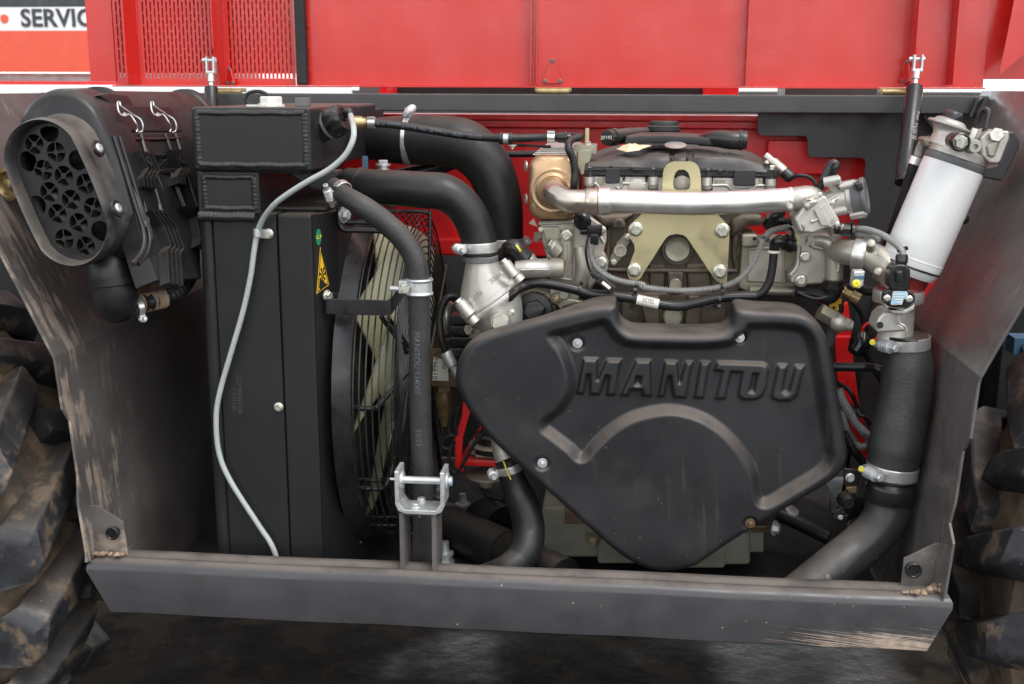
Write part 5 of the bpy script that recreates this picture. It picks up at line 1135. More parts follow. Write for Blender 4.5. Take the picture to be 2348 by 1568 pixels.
lump('front_casting', 'D', [(1272, 950), (1300, 920), (1440, 900), (1560, 870), (1640, 905), (1670, 980), (1682, 1180), (1650, 1260), (1560, 1275), (1530, 1335), (1320, 1350), (1265, 1320), (1270, 1270), (1330, 1190), (1345, 1060), (1300, 1010)], YRt-.05, .10, 'alu', rc, .014, 4)
lump('casting_shoulder', 'D', [(1400, 960), (1560, 940), (1650, 960), (1660, 1040), (1560, 1060), (1545, 1080), (1450, 1060), (1400, 1020)], YRt-.064, .05, 'alu', rc, .012, 4)
g_ = G(); g_.tube([q('D', 1420, 990, YRt-.05), q('D', 1540, 1000, YRt-.058), q('D', 1600, 1060, YRt-.06), q('D', 1612, 1160, YRt-.06), q('D', 1612, 1290, YRt-.06)], [.014, .017, .0185, .0185, .018], 20); g_.build('casting_passage', 'alu', rc)
g_ = G(); g_.tube([q('D', x, y, YRt-.078) for x, y in ((1550, 880), (1580, 950), (1640, 1050), (1650, 1170), (1640, 1240))], .003, 8); g_.build('parting_seam', 'alub', rc)
for x, y, r in ((1385, 1122, 40), (1352, 1308, 42)):
    disc('bolt_boss', 'D', x, y, r*1.2, YRt-.05, [(-.3, 1.0), (.25, 1.0), (.35, .92)], 'alu', rc); c = q('D', x, y, YRt-.064); bolt(rc, c, -YA, K('D', r, c), 'hex', 'bolt')
lettering(rc, '614', .011, q('D', 1425, 1020, YRt-.066), im(1, -.15), ZA, 'alub', .001)
lettering(rc, '16.191', .010, q('D', 1470, 1220, YRt-.053), im(.55, -.9), im(-.9, -.4), 'alub', .001)
# valve body: elbow, block, stub
g_ = G(); g_.tube([q('D', 1262, 675, Yp), q('D', 1350, 665, Yp), q('D', 1420, 668, Yp+.008), q('D', 1478, 710, Yp+.02), q('D', 1500, 780, Yp+.03), q('D', 1500, 850, Yp+.04)], [88*kk, 92*kk, 96*kk, 100*kk, 96*kk, 90*kk], 30); g_.build('inlet_elbow', 'alub', rc)
lump('valve_block', 'D', [(1300, 830), (1370, 740), (1530, 640), (1560, 660), (1660, 850), (1650, 890), (1560, 900), (1440, 945), (1340, 930)], Yp-.035, .09, 'alub', rc, .009, 3)
lump('valve_plate', 'D', [(1455, 760), (1540, 700), (1612, 830), (1570, 885), (1510, 880)], Yp-.042, .02, 'alub', rc, .002)
lump('valve_lug', 'D', [(1370, 720), (1440, 665), (1500, 690), (1400, 775)], Yp-.045, .05, 'alub', rc, .006)
c = q('D', 1425, 690, Yp-.035); bolt(rc, c, im(-.35, -.9, -.3), .011, 'hex', 'bolt')
g_ = G(); c = q('D', 1400, 860, Yp-.01); d = im(-.80, .28, -.6); k = K('D', 1, c); g_.lathe(c, d, [(0, 66*k), (60*k, 62*k), (96*k, 60*k), (100*k, 56*k), (100*k, 48*k), (94*k, 46*k), (94*k, .5*k)], 32); g_.build('valve_stub', 'alu', rc)
g_ = G(); c = q('D', 1265, 738, Yp-.03); g_.lathe(c, im(-.1, .1, -1), [(-.01, 28*k), (.004, 27*k), (.010, 16*k), (.011, .2*k)], 18); g_.build('plug', 'alub', rc)
lettering(rc, 'DC A 036 1042 02', .0062, q('D', 1545, 805, Yp-.0428), im(.48, .88), im(.88, -.48), 'paper', .0003)
# actuator motor
am = thing('valve_actuator', 'grey electric valve actuator with black motor cap at the right end of the engine', 'actuator', q('D', 1700, 800, Yp+.04))
Ya = Yp+.03; c = q('D', 1560, 700, Ya); d = im(.90, -.22, -.28); k = K('D', 1, c)
g_ = G(); g_.lathe(c, d, [(0, 95*k), (60*k, 105*k), (150*k, 118*k), (160*k, 132*k), (190*k, 132*k)], 36); g_.build('gearbox', 'alub', am)
g_ = G(); g_.lathe(c+d*190*k, d, [(0, 134*k), (4*k, 138*k), (70*k, 136*k), (78*k, 146*k), (98*k, 146*k), (108*k, 136*k), (108*k, 100*k), (100*k, 92*k)], 40); g_.build('motor_cap', 'grey', am)
u_, w_ = perp(d)
for k_, (x, y) in enumerate(((1565, 535), (1690, 570), (1770, 795), (1620, 770))):
    p1 = q('D', x, y, Ya-.03); g_ = G(); g_.tube([p1, p1+(c+d*120*k-p1)*.3, p1+(c+d*120*k-p1)*.75], [.011, .008, .012], 12, sub=2); g_.lathe(p1-d*.008, d, [(0, .010), (.03, .010)], 18); o_ = g_.build('ear', 'alub', am); bolt(o_, p1+d*.022, d, .007, 'torx', 'bolt')
for a, b in (((1500, 735), (1690, 640)), ((1590, 790), (1740, 720)), ((1690, 760), (1830, 800))):
    p1, p2 = q('D', *a, Ya-.035), q('D', *b, Ya-.03); g_ = G(); g_.tube([p1, p1.lerp(p2, .5), p2], .0045, 8, sub=2); g_.build('rib', 'alub', am)
lump('connector_socket', 'D', [(1770, 550), (1830, 540), (1845, 600), (1790, 610)], Ya-.07, .03, 'blackgloss', am, .003)
lump('web', 'D', [(1500, 700), (1640, 620), (1700, 660), (1640, 790), (1560, 820)], Ya-.03, .04, 'alub', am, .006)
g_ = G(); g_.tube([q('D', 1490, 600, Ya+.0), q('D', 1530, 520, Ya-.01), q('D', 1575, 420, Ya-.01), q('D', 1600, 392, Ya-.01), q('D', 1622, 400, Ya-.01), q('D', 1615, 440, Ya-.01), q('D', 1560, 540, Ya)], .0085, 14); tag(g_.build('cable_loop', 'blackgloss'), 'glossy black cable loop standing behind the valve actuator', 'cable')
# glow-plug connector and cable
gp_ = thing('sensor_plug', 'black sensor plug with curved lead behind the valve cover corner', 'sensor', q('D', 1250, 500, .5))
g_ = G(); d = im(-.72, -.62, .4); c = q('D', 1265, 500, .47); k = K('D', 1, c); g_.lathe(c, d, [(-20*k, 40*k), (0, 48*k), (60*k, 46*k), (64*k, 36*k)], 20); g_.build('plug', 'blackgloss', gp_)
g_ = G(); g_.lathe(c+d*60*k, d, [(0, 42*k), (20*k, 46*k), (120*k, 46*k), (125*k, 36*k), (200*k, 34*k)], 22); g_.build('body', 'elbow', gp_)
g_ = G(); g_.tube([q('D', 1275, 510, .46), q('D', 1330, 488, .44), q('D', 1400, 495, .44), q('D', 1450, 530, .44), q('D', 1475, 590, .44), q('D', 1480, 640, .45)], K('D', 14, c), 12); g_.build('lead', 'rubber', gp_)

# quick connectors, hoses and looms round the engine front
YH2 = .355
cl_ = [(800, 480), (815, 400), (870, 325), (950, 275), (1060, 250), (1180, 262), (1330, 292)]
vh = thing('fuel_return_hose', 'glossy black sleeved hose with white printed tag crossing above the belt cover', 'hose', q('H', 1300, 280, YH2))
pts_ = [q('H', x, y, YH2-.02 if x < 900 else YH2) for x, y in cl_]+[q('H', 1480, 335, YH2), q('H', 1620, 345, YH2), q('D', 0, 1440, YH2), q('D', 130, 1465, YH2), q('D', 300, 1500, YH2), q('D', 420, 1505, YH2), q('D', 560, 1475, YH2), q('D', 720, 1440, YH2), q('D', 860, 1432, YH2), q('D', 1000, 1428, YH2)]
kr = K('D', 40, pts_[9]); g_ = G(); g_.tube(pts_, [kr*.95]*6+[kr*1.05]+[kr]*10, 20, sub=8); sl = g_.build('sleeve', 'blackgloss', vh)
g_ = G(); g_.tube([q('D', 985, 1428, YH2), q('D', 1050, 1400, YH2), q('D', 1100, 1330, YH2), q('D', 1125, 1230, YH2), q('D', 1140, 1100, YH2)], K('D', 32, pts_[9]), 18, sub=6); g_.build('hose', 'rubber', vh)
lab = G(); fr0 = q('D', 62, 1405, YH2); 
lp0, lp1 = q('D', 70, 1452, YH2), q('D', 240, 1490, YH2); dl = (lp1-lp0).normalized(); vdn = (-ZA-dl*(-ZA).dot(dl)).normalized()
rows = []
for s_ in (0, .33, .66, 1.0):
    cc_ = lp0.lerp(lp1, s_)+Vector((0, 0, 0)); nn = dl.cross(vdn).normalized(); nn = nn if nn.y < 0 else -nn
    rows.append([cc_+(nn*math.cos(a)+vdn*math.sin(a))*(kr*1.06) for a in [R(-75+150*j/10) for j in range(11)]])
lab.loft(rows, False, False, closed=False); tg_ = lab.build('printed_tag', 'paper', vh)
nn = dl.cross(vdn).normalized(); nn = nn if nn.y < 0 else -nn
lettering(tg_, 'VOSS', .0105, lp0.lerp(lp1, .5)+nn*kr*1.02-vdn*kr*.40, dl, -vdn, 'black', .0001)
for i_, tx in enumerate(('2 0 00 7 64 00', 'DC A 936 203 61 02', 'ZGS: 001', 'Date 18.05.2019')): lettering(tg_, tx, .0045, lp0.lerp(lp1, .5)+nn*kr*(1.075-.10*i_)+vdn*kr*(-.05+.22*i_), dl, -vdn, 'black', .0001)
g_ = G(); c = q('D', 1140, 1090, YH2); k = K('D', 1, c); g_.lathe(c, ZA, [(-6*k, 40*k), (0, 52*k), (12*k, 52*k), (18*k, 42*k)], 24); g_.build('seal_ring', 'paper', vh)
g_ = G(); g_.tube([q('D', 1142, 1085, YH2), q('D', 1150, 1030, YH2), q('D', 1185, 1000, YH2), q('D', 1250, 1020, YH2+.02), q('D', 1310, 1040, YH2+.04)], [38*k, 42*k, 50*k, 52*k, 44*k], 22); g_.build('elbow_connector', 'blackgloss', vh)
g_ = G(); d = im(.92, .25, .3); g_.lathe(q('D', 1225, 1010, YH2+.01), d, [(0, 50*k), (0, 66*k), (14*k, 66*k), (16*k, 56*k), (40*k, 56*k), (42*k, 68*k), (66*k, 68*k), (68*k, 50*k)], 28); g_.build('latch_ring', 'blackgloss', vh)
g_ = G(); g_.prism(qq('D', [(1285, 940), (1335, 935), (1345, 1020), (1310, 1030), (1300, 1000)], YH2+.01), YA*.003); g_.build('clip_plate', 'yzinc', vh)
# convoluted loom
YLm = .345
lm = thing('wiring_loom', 'grey convoluted wiring loom sweeping across the front of the engine block', 'wiring', q('D', 450, 1385, YLm))
lpts = [q('C', 1278, 1130, YLm+.03), q('C', 1285, 1220, YLm+.02), q('C', 1330, 1310, YLm+.01), q('C', 1420, 1375, YLm), q('C', 1540, 1415, YLm), q('C', 1680, 1435, YLm), q('D', 120, 1358, YLm), q('D', 300, 1382, YLm), q('D', 480, 1385, YLm), q('D', 660, 1370, YLm), q('D', 800, 1335, YLm), q('D', 890, 1280, YLm), q('D', 970, 1185, YLm), q('D', 1025, 1070, YLm), q('D', 1065, 985, YLm), q('D', 1110, 930, YLm+.01), q('D', 1180, 905, YLm+.02), q('D', 1265, 893, YLm+.03)]
kl = K('D', 22, lpts[8]); g_ = G(); g_.corr(lpts, kl, .0046, .20, 12); g_.build('conduit', 'loom', lm, angle=60)
def tie(par, c, d, r, sd): g_ = G(); g_.lathe(c-d*.003, d, [(0, r*.95), (0, r+.0016), (.006, r+.0016), (.006, r*.95)], 20, cap=False); s_ = Vector(sd); s_ = (s_-d*s_.dot(d)).normalized(); g_.box(c+s_*(r+.003), s_*.004, d*.0035, d.cross(s_)*.004); g_.build('cable_tie', 'blackgloss', par)
for i_, x, y in ((6, 65, 1345), (9, 735, 1352), (14, 1075, 985)): tie(lm, q('D', x, y, YLm), (lpts[i_+1]-lpts[i_-1]).normalized(), kl*1.15, im(.3, 1, -.5) if i_ < 12 else im(1, .1, -.4))
for x, y in ((60, 1400), (715, 1475)): tie(vh, q('D', x, y-20, YH2), im(1, .05), kr*1.05, im(0, 1, -.5))
tie(vh, q('H', 1385, 300, YH2), im(.9, .3), kr*1.08, im(.2, -1, -.3))
# sensors with leads on the gear case
sn = thing('case_sensor', 'small black sensor with thin lead on the timing housing', 'sensor', q('C', 1310, 1040, YL))
g_ = G(); c = q('C', 1310, 1015, YL-.03); g_.box(c, XA*.016, YA*.014, ZA*.012); g_.lathe(c-XA*.012, im(-1, .1, -.2), [(0, .009), (.02, .008)], 14); g_.build('body', 'blackgloss', sn, bevel=.003)
g_ = G(); g_.box(c+Vector((.0, -.01, -.018)), XA*.009, YA*.009, ZA*.012); g_.build('plug', 'blackgloss', sn, bevel=.003)
g_ = G(); g_.tube([q('C', 1262, 1050, YL-.04), q('C', 1250, 1110, YL-.045), q('C', 1240, 1180, YL-.05), q('C', 1262, 1300, YL-.05), q('C', 1300, 1385, YL-.06)], .0028, 8); g_.build('lead', 'rubber', sn)
sn2 = thing('sensor_plug', 'black two pin plug hanging below the bright elbow pipe', 'sensor', q('C', 1215, 960, .38))
g_ = G(); c = q('C', 1215, 950, .385); g_.lathe(c, im(.1, .25, -1), [(-.02, .018), (0, .019), (.004, .016), (.006, .012)], 20); g_.build('plug', 'blackgloss', sn2); g_ = G(); g_.tube([c+YA*.01, q('C', 1190, 900, .375), q('C', 1165, 850, .38)], [.009, .008, .007], 12); g_.build('lead', 'blackgloss', sn2)
cn2 = thing('loom_connector', 'chunky black loom connector lying on the sleeved hose', 'connector', q('C', 1400, 1440, .33))
g_ = G(); dd = im(.78, .62); c = q('C', 1400, 1435, YLm-.015); n_ = perp(dd); g_.box(c, dd*K('C', 75, c), im(-.62, .78)*K('C', 34, c), YA*.012); g_.build('housing', 'blackgloss', cn2, bevel=.003)
g_ = G(); g_.box(c-YA*.012, dd*K('C', 40, c), im(-.62, .78)*K('C', 12, c), YA*.003); g_.build('latch', 'paper', cn2, bevel=.001)
g_ = G(); g_.box(c-dd*K('C', 110, c), dd*K('C', 40, c), im(-.62, .78)*K('C', 22, c), YA*.009); g_.build('strain_relief', 'blackgloss', cn2, bevel=.003)
# small lead and ferrule under the pipe at right
g_ = G(); g_.tube([q('D', 1190, 770, .37), q('D', 1150, 800, .36), q('D', 1130, 850, .365)], [.014, .011, .010], 14); g_.lathe(q('D', 1110, 870, .38), im(-.2, .5, -1), [(-.02, .016), (0, .017)], 6); tag(g_.build('injector_lead', 'blackgloss'), 'stubby black injector lead under the crossover pipe', 'lead')
g_ = G(); g_.corr([q('D', 1150, 845, .385), q('D', 1220, 848, .39), q('D', 1300, 850, .40)], .0075, .0046, .20, 12); tag(g_.build('short_conduit', 'rubber', angle=60), 'short black ribbed conduit tucked behind the valve stub', 'conduit')
# lower right quick connector
qc = thing('coolant_connector', 'black quick connector elbow below the coolant housing with hose', 'connector', q('D', 1600, 1380, .36))
c = q('D', 1612, 1275, .37); k = K('D', 1, c)
g_ = G(); g_.lathe(c, -ZA, [(0, 60*k), (12*k, 66*k), (30*k, 66*k)], 26); g_.build('collar', 'alug', qc)
g_ = G(); g_.lathe(c-ZA*24*k, -ZA, [(0, 70*k), (4*k, 84*k), (18*k, 84*k), (20*k, 72*k), (50*k, 72*k), (52*k, 82*k), (70*k, 82*k), (72*k, 72*k), (110*k, 66*k)], 30); g_.build('latch_body', 'blackgloss', qc)
g_ = G(); g_.tube([q('D', 1605, 1370, .37), q('D', 1595, 1425, .37), q('D', 1545, 1445, .375), q('D', 1490, 1420, .385), q('D', 1380, 1400, .40), q('D', 1320, 1395, .41)], [60*k, 56*k, 50*k, 46*k, 42*k, 42*k], 22); g_.build('hose', 'rubber', qc)
# ------------------------------------------------------------------ moulded belt cover
YCv = .22; DCv = .115
def toplane(t, pts, sub=1, closed=True):
    p = [q(t, x, y, YCv) for x, y in pts]
    if sub > 1:
        n = len(p); o = []
        for i in range(n):
            o += bez([p[i-1], p[i], p[(i+1) % n], p[(i+2) % n]], sub)[sub:2*sub]
        p = o
    return np.array([(v.x, v.z) for v in p])
out_I = [(148, 470), (155, 420), (172, 365), (205, 308), (250, 265), (310, 236), (400, 207), (560, 165), (720, 124), (850, 95), (930, 86), (966, 88), (984, 104), (990, 140), (1000, 175), (1020, 205), (1055, 226), (1100, 234), (1250, 238), (1400, 241), (1520, 236), (1565, 222), (1590, 195), (1600, 160), (1606, 128), (1622, 110), (1650, 106), (1720, 114), (1900, 124), (1975, 142), (2035, 185), (2078, 245), (2102, 310), (2118, 390), (2140, 530), (2168, 700), (2190, 830), (2190, 880), (2175, 935), (2145, 978), (2090, 1020), (1990, 1080), (1800, 1195), (1600, 1318), (1470, 1405), (1400, 1450), (1320, 1474), (1240, 1482), (1160, 1472), (1080, 1440), (990, 1382), (880, 1288), (700, 1128), (500, 950), (330, 790), (225, 655), (180, 580), (155, 520)]
rec_I = [(650, 240), (760, 212), (900, 176), (935, 182), (960, 215), (1000, 262), (1060, 290), (1250, 300), (1450, 300), (1580, 285), (1640, 250), (1670, 210), (1700, 195), (1880, 200), (1960, 218), (2000, 262), (2022, 340), (2060, 560), (2100, 820), (2104, 890), (2060, 958), (1900, 1058), (1800, 1118), (1745, 1128), (1716, 1085), (1700, 980), (1650, 882), (1560, 772), (1450, 692), (1320, 648), (1200, 648), (1060, 685), (950, 755), (870, 832), (830, 880), (790, 890), (740, 842), (650, 772), (605, 735), (612, 692), (680, 640), (735, 560), (745, 500), (735, 420), (700, 330), (655, 270)]
LET = [[[(188, 82), (320, 85), (322, 272), (405, 90), (540, 95), (480, 425), (402, 422), (425, 250), (400, 245), (338, 420), (248, 415), (245, 235), (225, 235), (190, 412), (125, 408)]],
       [[(675, 95), (812, 100), (822, 435), (738, 432), (725, 378), (625, 375), (605, 430), (530, 428)], [(684, 255), (716, 258), (706, 318), (674, 316)]],
       [[(940, 105), (1055, 110), (1078, 300), (1135, 112), (1200, 115), (1140, 448), (1018, 445), (990, 250), (970, 260), (935, 440), (875, 437)]],
       [[(1270, 112), (1360, 118), (1300, 452), (1210, 450)]],
       [[(1425, 112), (1840, 125), (1885, 145), (1905, 190), (1880, 350), (1845, 430), (1780, 465), (1680, 468), (1635, 450), (1615, 410), (1650, 215), (1555, 210), (1500, 460), (1408, 458), (1465, 205), (1395, 195)], [(1762, 228), (1792, 232), (1758, 385), (1728, 380)]],
       [[(1985, 140), (2075, 145), (2030, 380), (2060, 400), (2085, 385), (2145, 148), (2235, 150), (2165, 420), (2110, 475), (1990, 478), (1935, 455), (1925, 420)]]]
def sdf(pts, loops):
    """signed distance, positive inside (even-odd over all loops), and nearest outline point"""
    d2 = np.full(len(pts), 1e9); near = np.zeros_like(pts); ins = np.zeros(len(pts), bool)
    for lp in loops:
        for a, b in zip(lp, np.roll(lp, -1, 0)):
            e = b-a; w_ = pts-a; t = np.clip((w_@e)/max(1e-12, e@e), 0, 1); pr = a+t[:, None]*e; dd = ((pts-pr)**2).sum(1)
            m = dd < d2; d2[m] = dd[m]; near[m] = pr[m]
            if a[1] != b[1]:
                c1 = (a[1] > pts[:, 1]) != (b[1] > pts[:, 1]); xi = a[0]+(pts[:, 1]-a[1])/(b[1]-a[1])*e[0]; ins ^= c1 & (pts[:, 0] < xi)
    d = np.sqrt(d2); return np.where(ins, d, -d), near
def sm(x, a, b): t = np.clip((x-a)/(b-a), 0, 1); return t*t*(3-2*t)
OUT = toplane('I', out_I, 6); REC = toplane('I', rec_I, 4); LETP = [[toplane('R', l) for l in L_] for L_ in LET]
BOLTS = [(q('I', x, y, YCv), K('I', 26, q('I', x, y, YCv))) for x, y in ((780, 300), (1632, 265), (600, 911), (1683, 1226))]
def cover_h(p):
    d, near = sdf(p, [OUT]); h = np.zeros(len(p)); Rr = .017
    dd = np.clip(d, 0, Rr); h -= Rr-np.sqrt(np.maximum(0, Rr*Rr-(Rr-dd)**2))
    r, _ = sdf(p, [REC]); rec = sm(r, -.010, .014); h -= .024*rec
    x0, z0 = OUT.min(0); x1, z1 = OUT.max(0)
    m = (p[:, 0] > LETP[0][0][:, 0].min()-.02) & (p[:, 0] < LETP[-1][0][:, 0].max()+.02) & (p[:, 1] > LETP[-1][0][:, 1].min()-.02) & (p[:, 1] < LETP[0][0][:, 1].max()+.02)
    if m.any():
        best = np.full(m.sum(), -1.)
        for L_ in LETP: best = np.maximum(best, sdf(p[m], L_)[0])
        h[m] += .0115*sm(best, -.0025, .0058)
    for c, rb_ in BOLTS:
        rr = np.hypot(p[:, 0]-c.x, p[:, 1]-c.z); h -= .008*(1-sm(rr, rb_*1.0, rb_*1.75))
    h -= .0015*np.sin(p[:, 0]*9+1)*np.cos(p[:, 1]*7)*.4
    return h, d, near
stp = .0023
gx = np.arange(OUT[:, 0].min()-stp, OUT[:, 0].max()+2*stp, stp); gz = np.arange(OUT[:, 1].min()-stp, OUT[:, 1].max()+2*stp, stp)
GX, GZ = np.meshgrid(gx, gz); pts = np.stack([GX.ravel(), GZ.ravel()], 1)
_, d, near = cover_h(pts); pts2 = np.where((d < 0)[:, None], near, pts); h, _, _ = cover_h(pts2)
nx, nz = len(gx), len(gz); ins = (d > 0).reshape(nz, nx)
anyc = ins[:-1, :-1] | ins[1:, :-1] | ins[:-1, 1:] | ins[1:, 1:]
jj, ii = np.nonzero(anyc); f = np.stack([jj*nx+ii, jj*nx+ii+1, (jj+1)*nx+ii+1, (jj+1)*nx+ii], 1)
used = np.unique(f); remap = np.full(nx*nz, -1); remap[used] = np.arange(len(used)); f = remap[f]
V = np.stack([pts2[used, 0], YCv-h[used], pts2[used, 1]], 1)
ho, _, _ = cover_h(OUT); n0 = len(V); no = len(OUT)
ringA = np.stack([OUT[:, 0], YCv-ho, OUT[:, 1]], 1); ringB = ringA.copy(); ringB[:, 1] = YCv+DCv*.5
cen = OUT.mean(0); ringC = ringB.copy(); xl0, xl1 = q('I', 560, 150, YCv).x, q('I', 950, 100, YCv).x; dep_ = .035+(DCv-.035)*sm(OUT[:, 0], xl0, xl1); ringB[:, 1] = YCv+np.minimum(DCv*.5, dep_*.6); ringC[:, 1] = YCv+dep_
ringD = ringB.copy(); ringD[:, 1] += .0002; ringD[:, [0, 2]] += (ringD[:, [0, 2]]-cen)*.006
ringE = ringD.copy(); ringE[:, 1] += .006
V = np.concatenate([V, ringA, ringD, ringE, ringC]); FW = []
for r_ in range(3):
    for j in range(no): k = (j+1) % no; FW.append((n0+r_*no+j, n0+r_*no+k, n0+(r_+1)*no+k, n0+(r_+1)*no+j))
me = bpy.data.meshes.new('belt_cover'); o_ = Vector((float(cen[0]), YCv, float(OUT[:, 1].min())))
me.from_pydata([tuple(v) for v in (V-np.array(o_))], [], [tuple(int(i) for i in x) for x in f]+FW)
bm = bmesh.new(); bm.from_mesh(me); bmesh.ops.remove_doubles(bm, verts=bm.verts, dist=2e-4); bmesh.ops.recalc_face_normals(bm, faces=bm.faces); bm.to_mesh(me); bm.free()
for p_ in me.polygons: p_.use_smooth = True
me.set_sharp_from_angle(angle=R(50)); me.materials.append(M['cover'])
bc = thing('belt_cover', 'large moulded black plastic belt cover embossed MANITOU on the engine front', 'cover', o_)
place('cover_shell', me, o_, bc)
for i_, (c, rb_) in enumerate(BOLTS):
    hh, _, _ = cover_h(np.array([[c.x, c.z]])); pos = Vector((c.x, YCv-float(hh[0])-.0015, c.z)); bolt(bc, pos, -YA, rb_, 'nut', 'rust' if i_ == 3 else 'zinc', 'stud_nut')

# ------------------------------------------------------------------ big hoses
def hose(nm, label, pts, rad, m='rubber', n=32, sub=8):
    root = thing(nm, label, 'hose', pts[len(pts)//2]); g_ = G()
    if m == 'ribrubber': ripple(g_, pts, rad, n, .0052, .0016)
    else: g_.tube(pts, rad, n, sub=sub)
    g_.build('hose', m, root); return root
r1 = K('C', 139, q('C', 410, 1100, .36))
ih = hose('intake_hose', 'thick black rubber hose bending down onto the coolant pump bell', [at(800, 424, .40), at(850, 428, .37), at(920, 432, .355), q('C', 0, 702, .35), q('C', 130, 715, .352), q('C', 250, 790, .355), q('C', 335, 900, .358), q('C', 385, 1020, .36), q('C', 410, 1120, .36), q('C', 418, 1205, .36)], [r1*.97, r1*.98, r1, r1*1.02, r1*1.03, r1*1.02, r1*1.02, r1, r1, r1], 'rubber')
g_ = G(); g_.lathe(at(824, 426, .385), im(1, .06, -.3), [(0, r1*.95), (0, r1*1.05), (.012, r1*1.06), (.018, r1*.98)], 40); g_.build('cuff', 'rubber', ih)
clamp(ih, q('C', 410, 1143, .36), im(.04, 1), r1*1.01, .022, im(-1, -.05, -.55), .014, 'steel', .055)
c = q('C', 418, 1200, .36); g_ = G(); g_.lathe(c-ZA*.004, -ZA, [(0, r1*.9), (.0, r1*1.02), (.010, r1*1.02), (.012, r1*.9)], 40); g_.build('cuff', 'grey', ih)
rb1 = K('P', 57, at(950, 322, .6)); rb2 = K('P', 44, at(1160, 540, .6))
bh = hose('air_duct', 'wide black air duct curving behind the intake hose towards the red wall', [at(830, 318, .66), at(920, 321, .62), at(1000, 322, .60), at(1070, 335, .59), at(1120, 385, .585), at(1147, 460, .58), at(1155, 530, .58), at(1156, 585, .58)], [rb1*.8, rb1*.97, rb1, rb1*1.02, rb1*.95, rb1*.86, rb2, rb2], 'rubber', 36)
clamp(bh, at(940, 321, .615), im(1, .02, -.1), rb1*.99, .016, im(.05, -1, -.2), .013, 'steel', .07)
clamp(bh, at(1156, 555, .58), im(0.02, 1), rb2*1.01, .02, im(1, 0, .3), .012, 'steel', .05)
hose('coolant_pipe', 'thin black pipe passing behind the air duct', [at(840, 425, .66), at(1000, 385, .66), at(1110, 358, .64), at(1250, 352, .62)], [.02, .018, .008, .008], 'satin', 16)
# breather hose with printing
YG = .40
gp = [q('O', 800, 822, YG), q('O', 920, 830, YG), q('O', 1060, 848, YG+.005), q('O', 1220, 874, YG+.01), q('O', 1400, 902, YG+.015), q('O', 1560, 918, YG+.02), q('O', 1700, 923, YG+.02), q('O', 1850, 922, YG+.03), q('O', 2000, 918, YG+.035)]
rgt_ = K('O', 27, gp[3]); gh = hose('breather_hose', 'slim black printed hose running from radiator tank to the engine', gp, rgt_, 'rubber', 20)
wraptext(gh, 'GATES - GP40 - 10 mm ID -Min. Burst Pressure 40 Bar - ', .0105, gp[::-1], rgt_, .150, Vector((.1, -1, .12)), 'hoseink')
for x, y in ((806, 822), (2004, 917)):
    c = q('O', x, y, YG if x < 1000 else YG+.035); g_ = G(); g_.lathe(c-XA*.008, im(1, .04), [(0, rgt_), (0, rgt_+.0025), (.016, rgt_+.0025), (.016, rgt_)], 28); g_.box(c+ZA*(rgt_+.003)+YA*-.004, XA*.008, YA*.005, ZA*.002); g_.build('pinch_clamp', 'steel', gh)
g_ = G(); g_.lathe(q('O', 740, 822, YG), XA, [(-.03, .016), (0, .015), (.004, .012), (.012, .012), (.012, .0085), (.03, .0085)], 20); g_.build('brass_fitting', 'brass', gh)
c = q('O', 1695, 925, YG+.02); g_ = G(); g_.lathe(c-XA*.012, im(1, .02), [(0, rgt_*1.1), (.0, rgt_*1.45), (.008, rgt_*1.5), (.009, rgt_*1.15), (.02, rgt_*1.15), (.021, rgt_*1.5), (.03, rgt_*1.45)], 28); g_.build('p_clip', 'blackgloss', gh); g_ = G(); g_.lathe(c-XA*.003, im(1, .02), [(0, rgt_*1.2), (0, rgt_*1.28), (.011, rgt_*1.28)], 28); g_.build('clip_band', 'zinc', gh)
c = q('O', 1745, 970, YG+.02); bolt(gh, c, -ZA, .010, 'nut', 'zinc')
g_ = G(); g_.tube([q('O', 1745, 965, YG+.03), q('O', 1850, 972, YG+.04), q('O', 2000, 980, YG+.06)], .003, 8); g_.build('stay_wire', 'satin', gh)
g_ = G(); k = K('O', 1, q('O', 2080, 918, YG+.04)); g_.lathe(q('O', 2030, 918, YG+.04), XA, [(0, 20*k), (10*k, 30*k), (30*k, 36*k), (60*k, 36*k), (64*k, 44*k), (80*k, 44*k), (84*k, 30*k), (150*k, 16*k)], 26); g_.build('connector', 'blackgloss', gh)
# silver bolt stack by the radiator
g_ = G(); c = q('B', 1438, 645, .5); g_.lathe(c-ZA*.02, ZA, [(0, .016), (.018, .016), (.018, .012), (.026, .012), (.026, .017), (.03, .017)], 20); sb_ = g_.build('stud', 'zinc'); tag(sb_, 'upright zinc stud with nut above the intake hose', 'stud'); bolt(sb_, c+ZA*.01, ZA, .012, 'plain', 'zinc')
g_ = G(); g_.rb(q('B', 1300, 640, .5).x, q('B', 1335, 640, .5).x, .49, .50, q('B', 1300, 665, .5).z, q('B', 1300, 560, .5).z); tag(g_.build('blue_tag', 'blue', None, bevel=.001), 'small blue tag hanging by the header tank corner', 'tag')

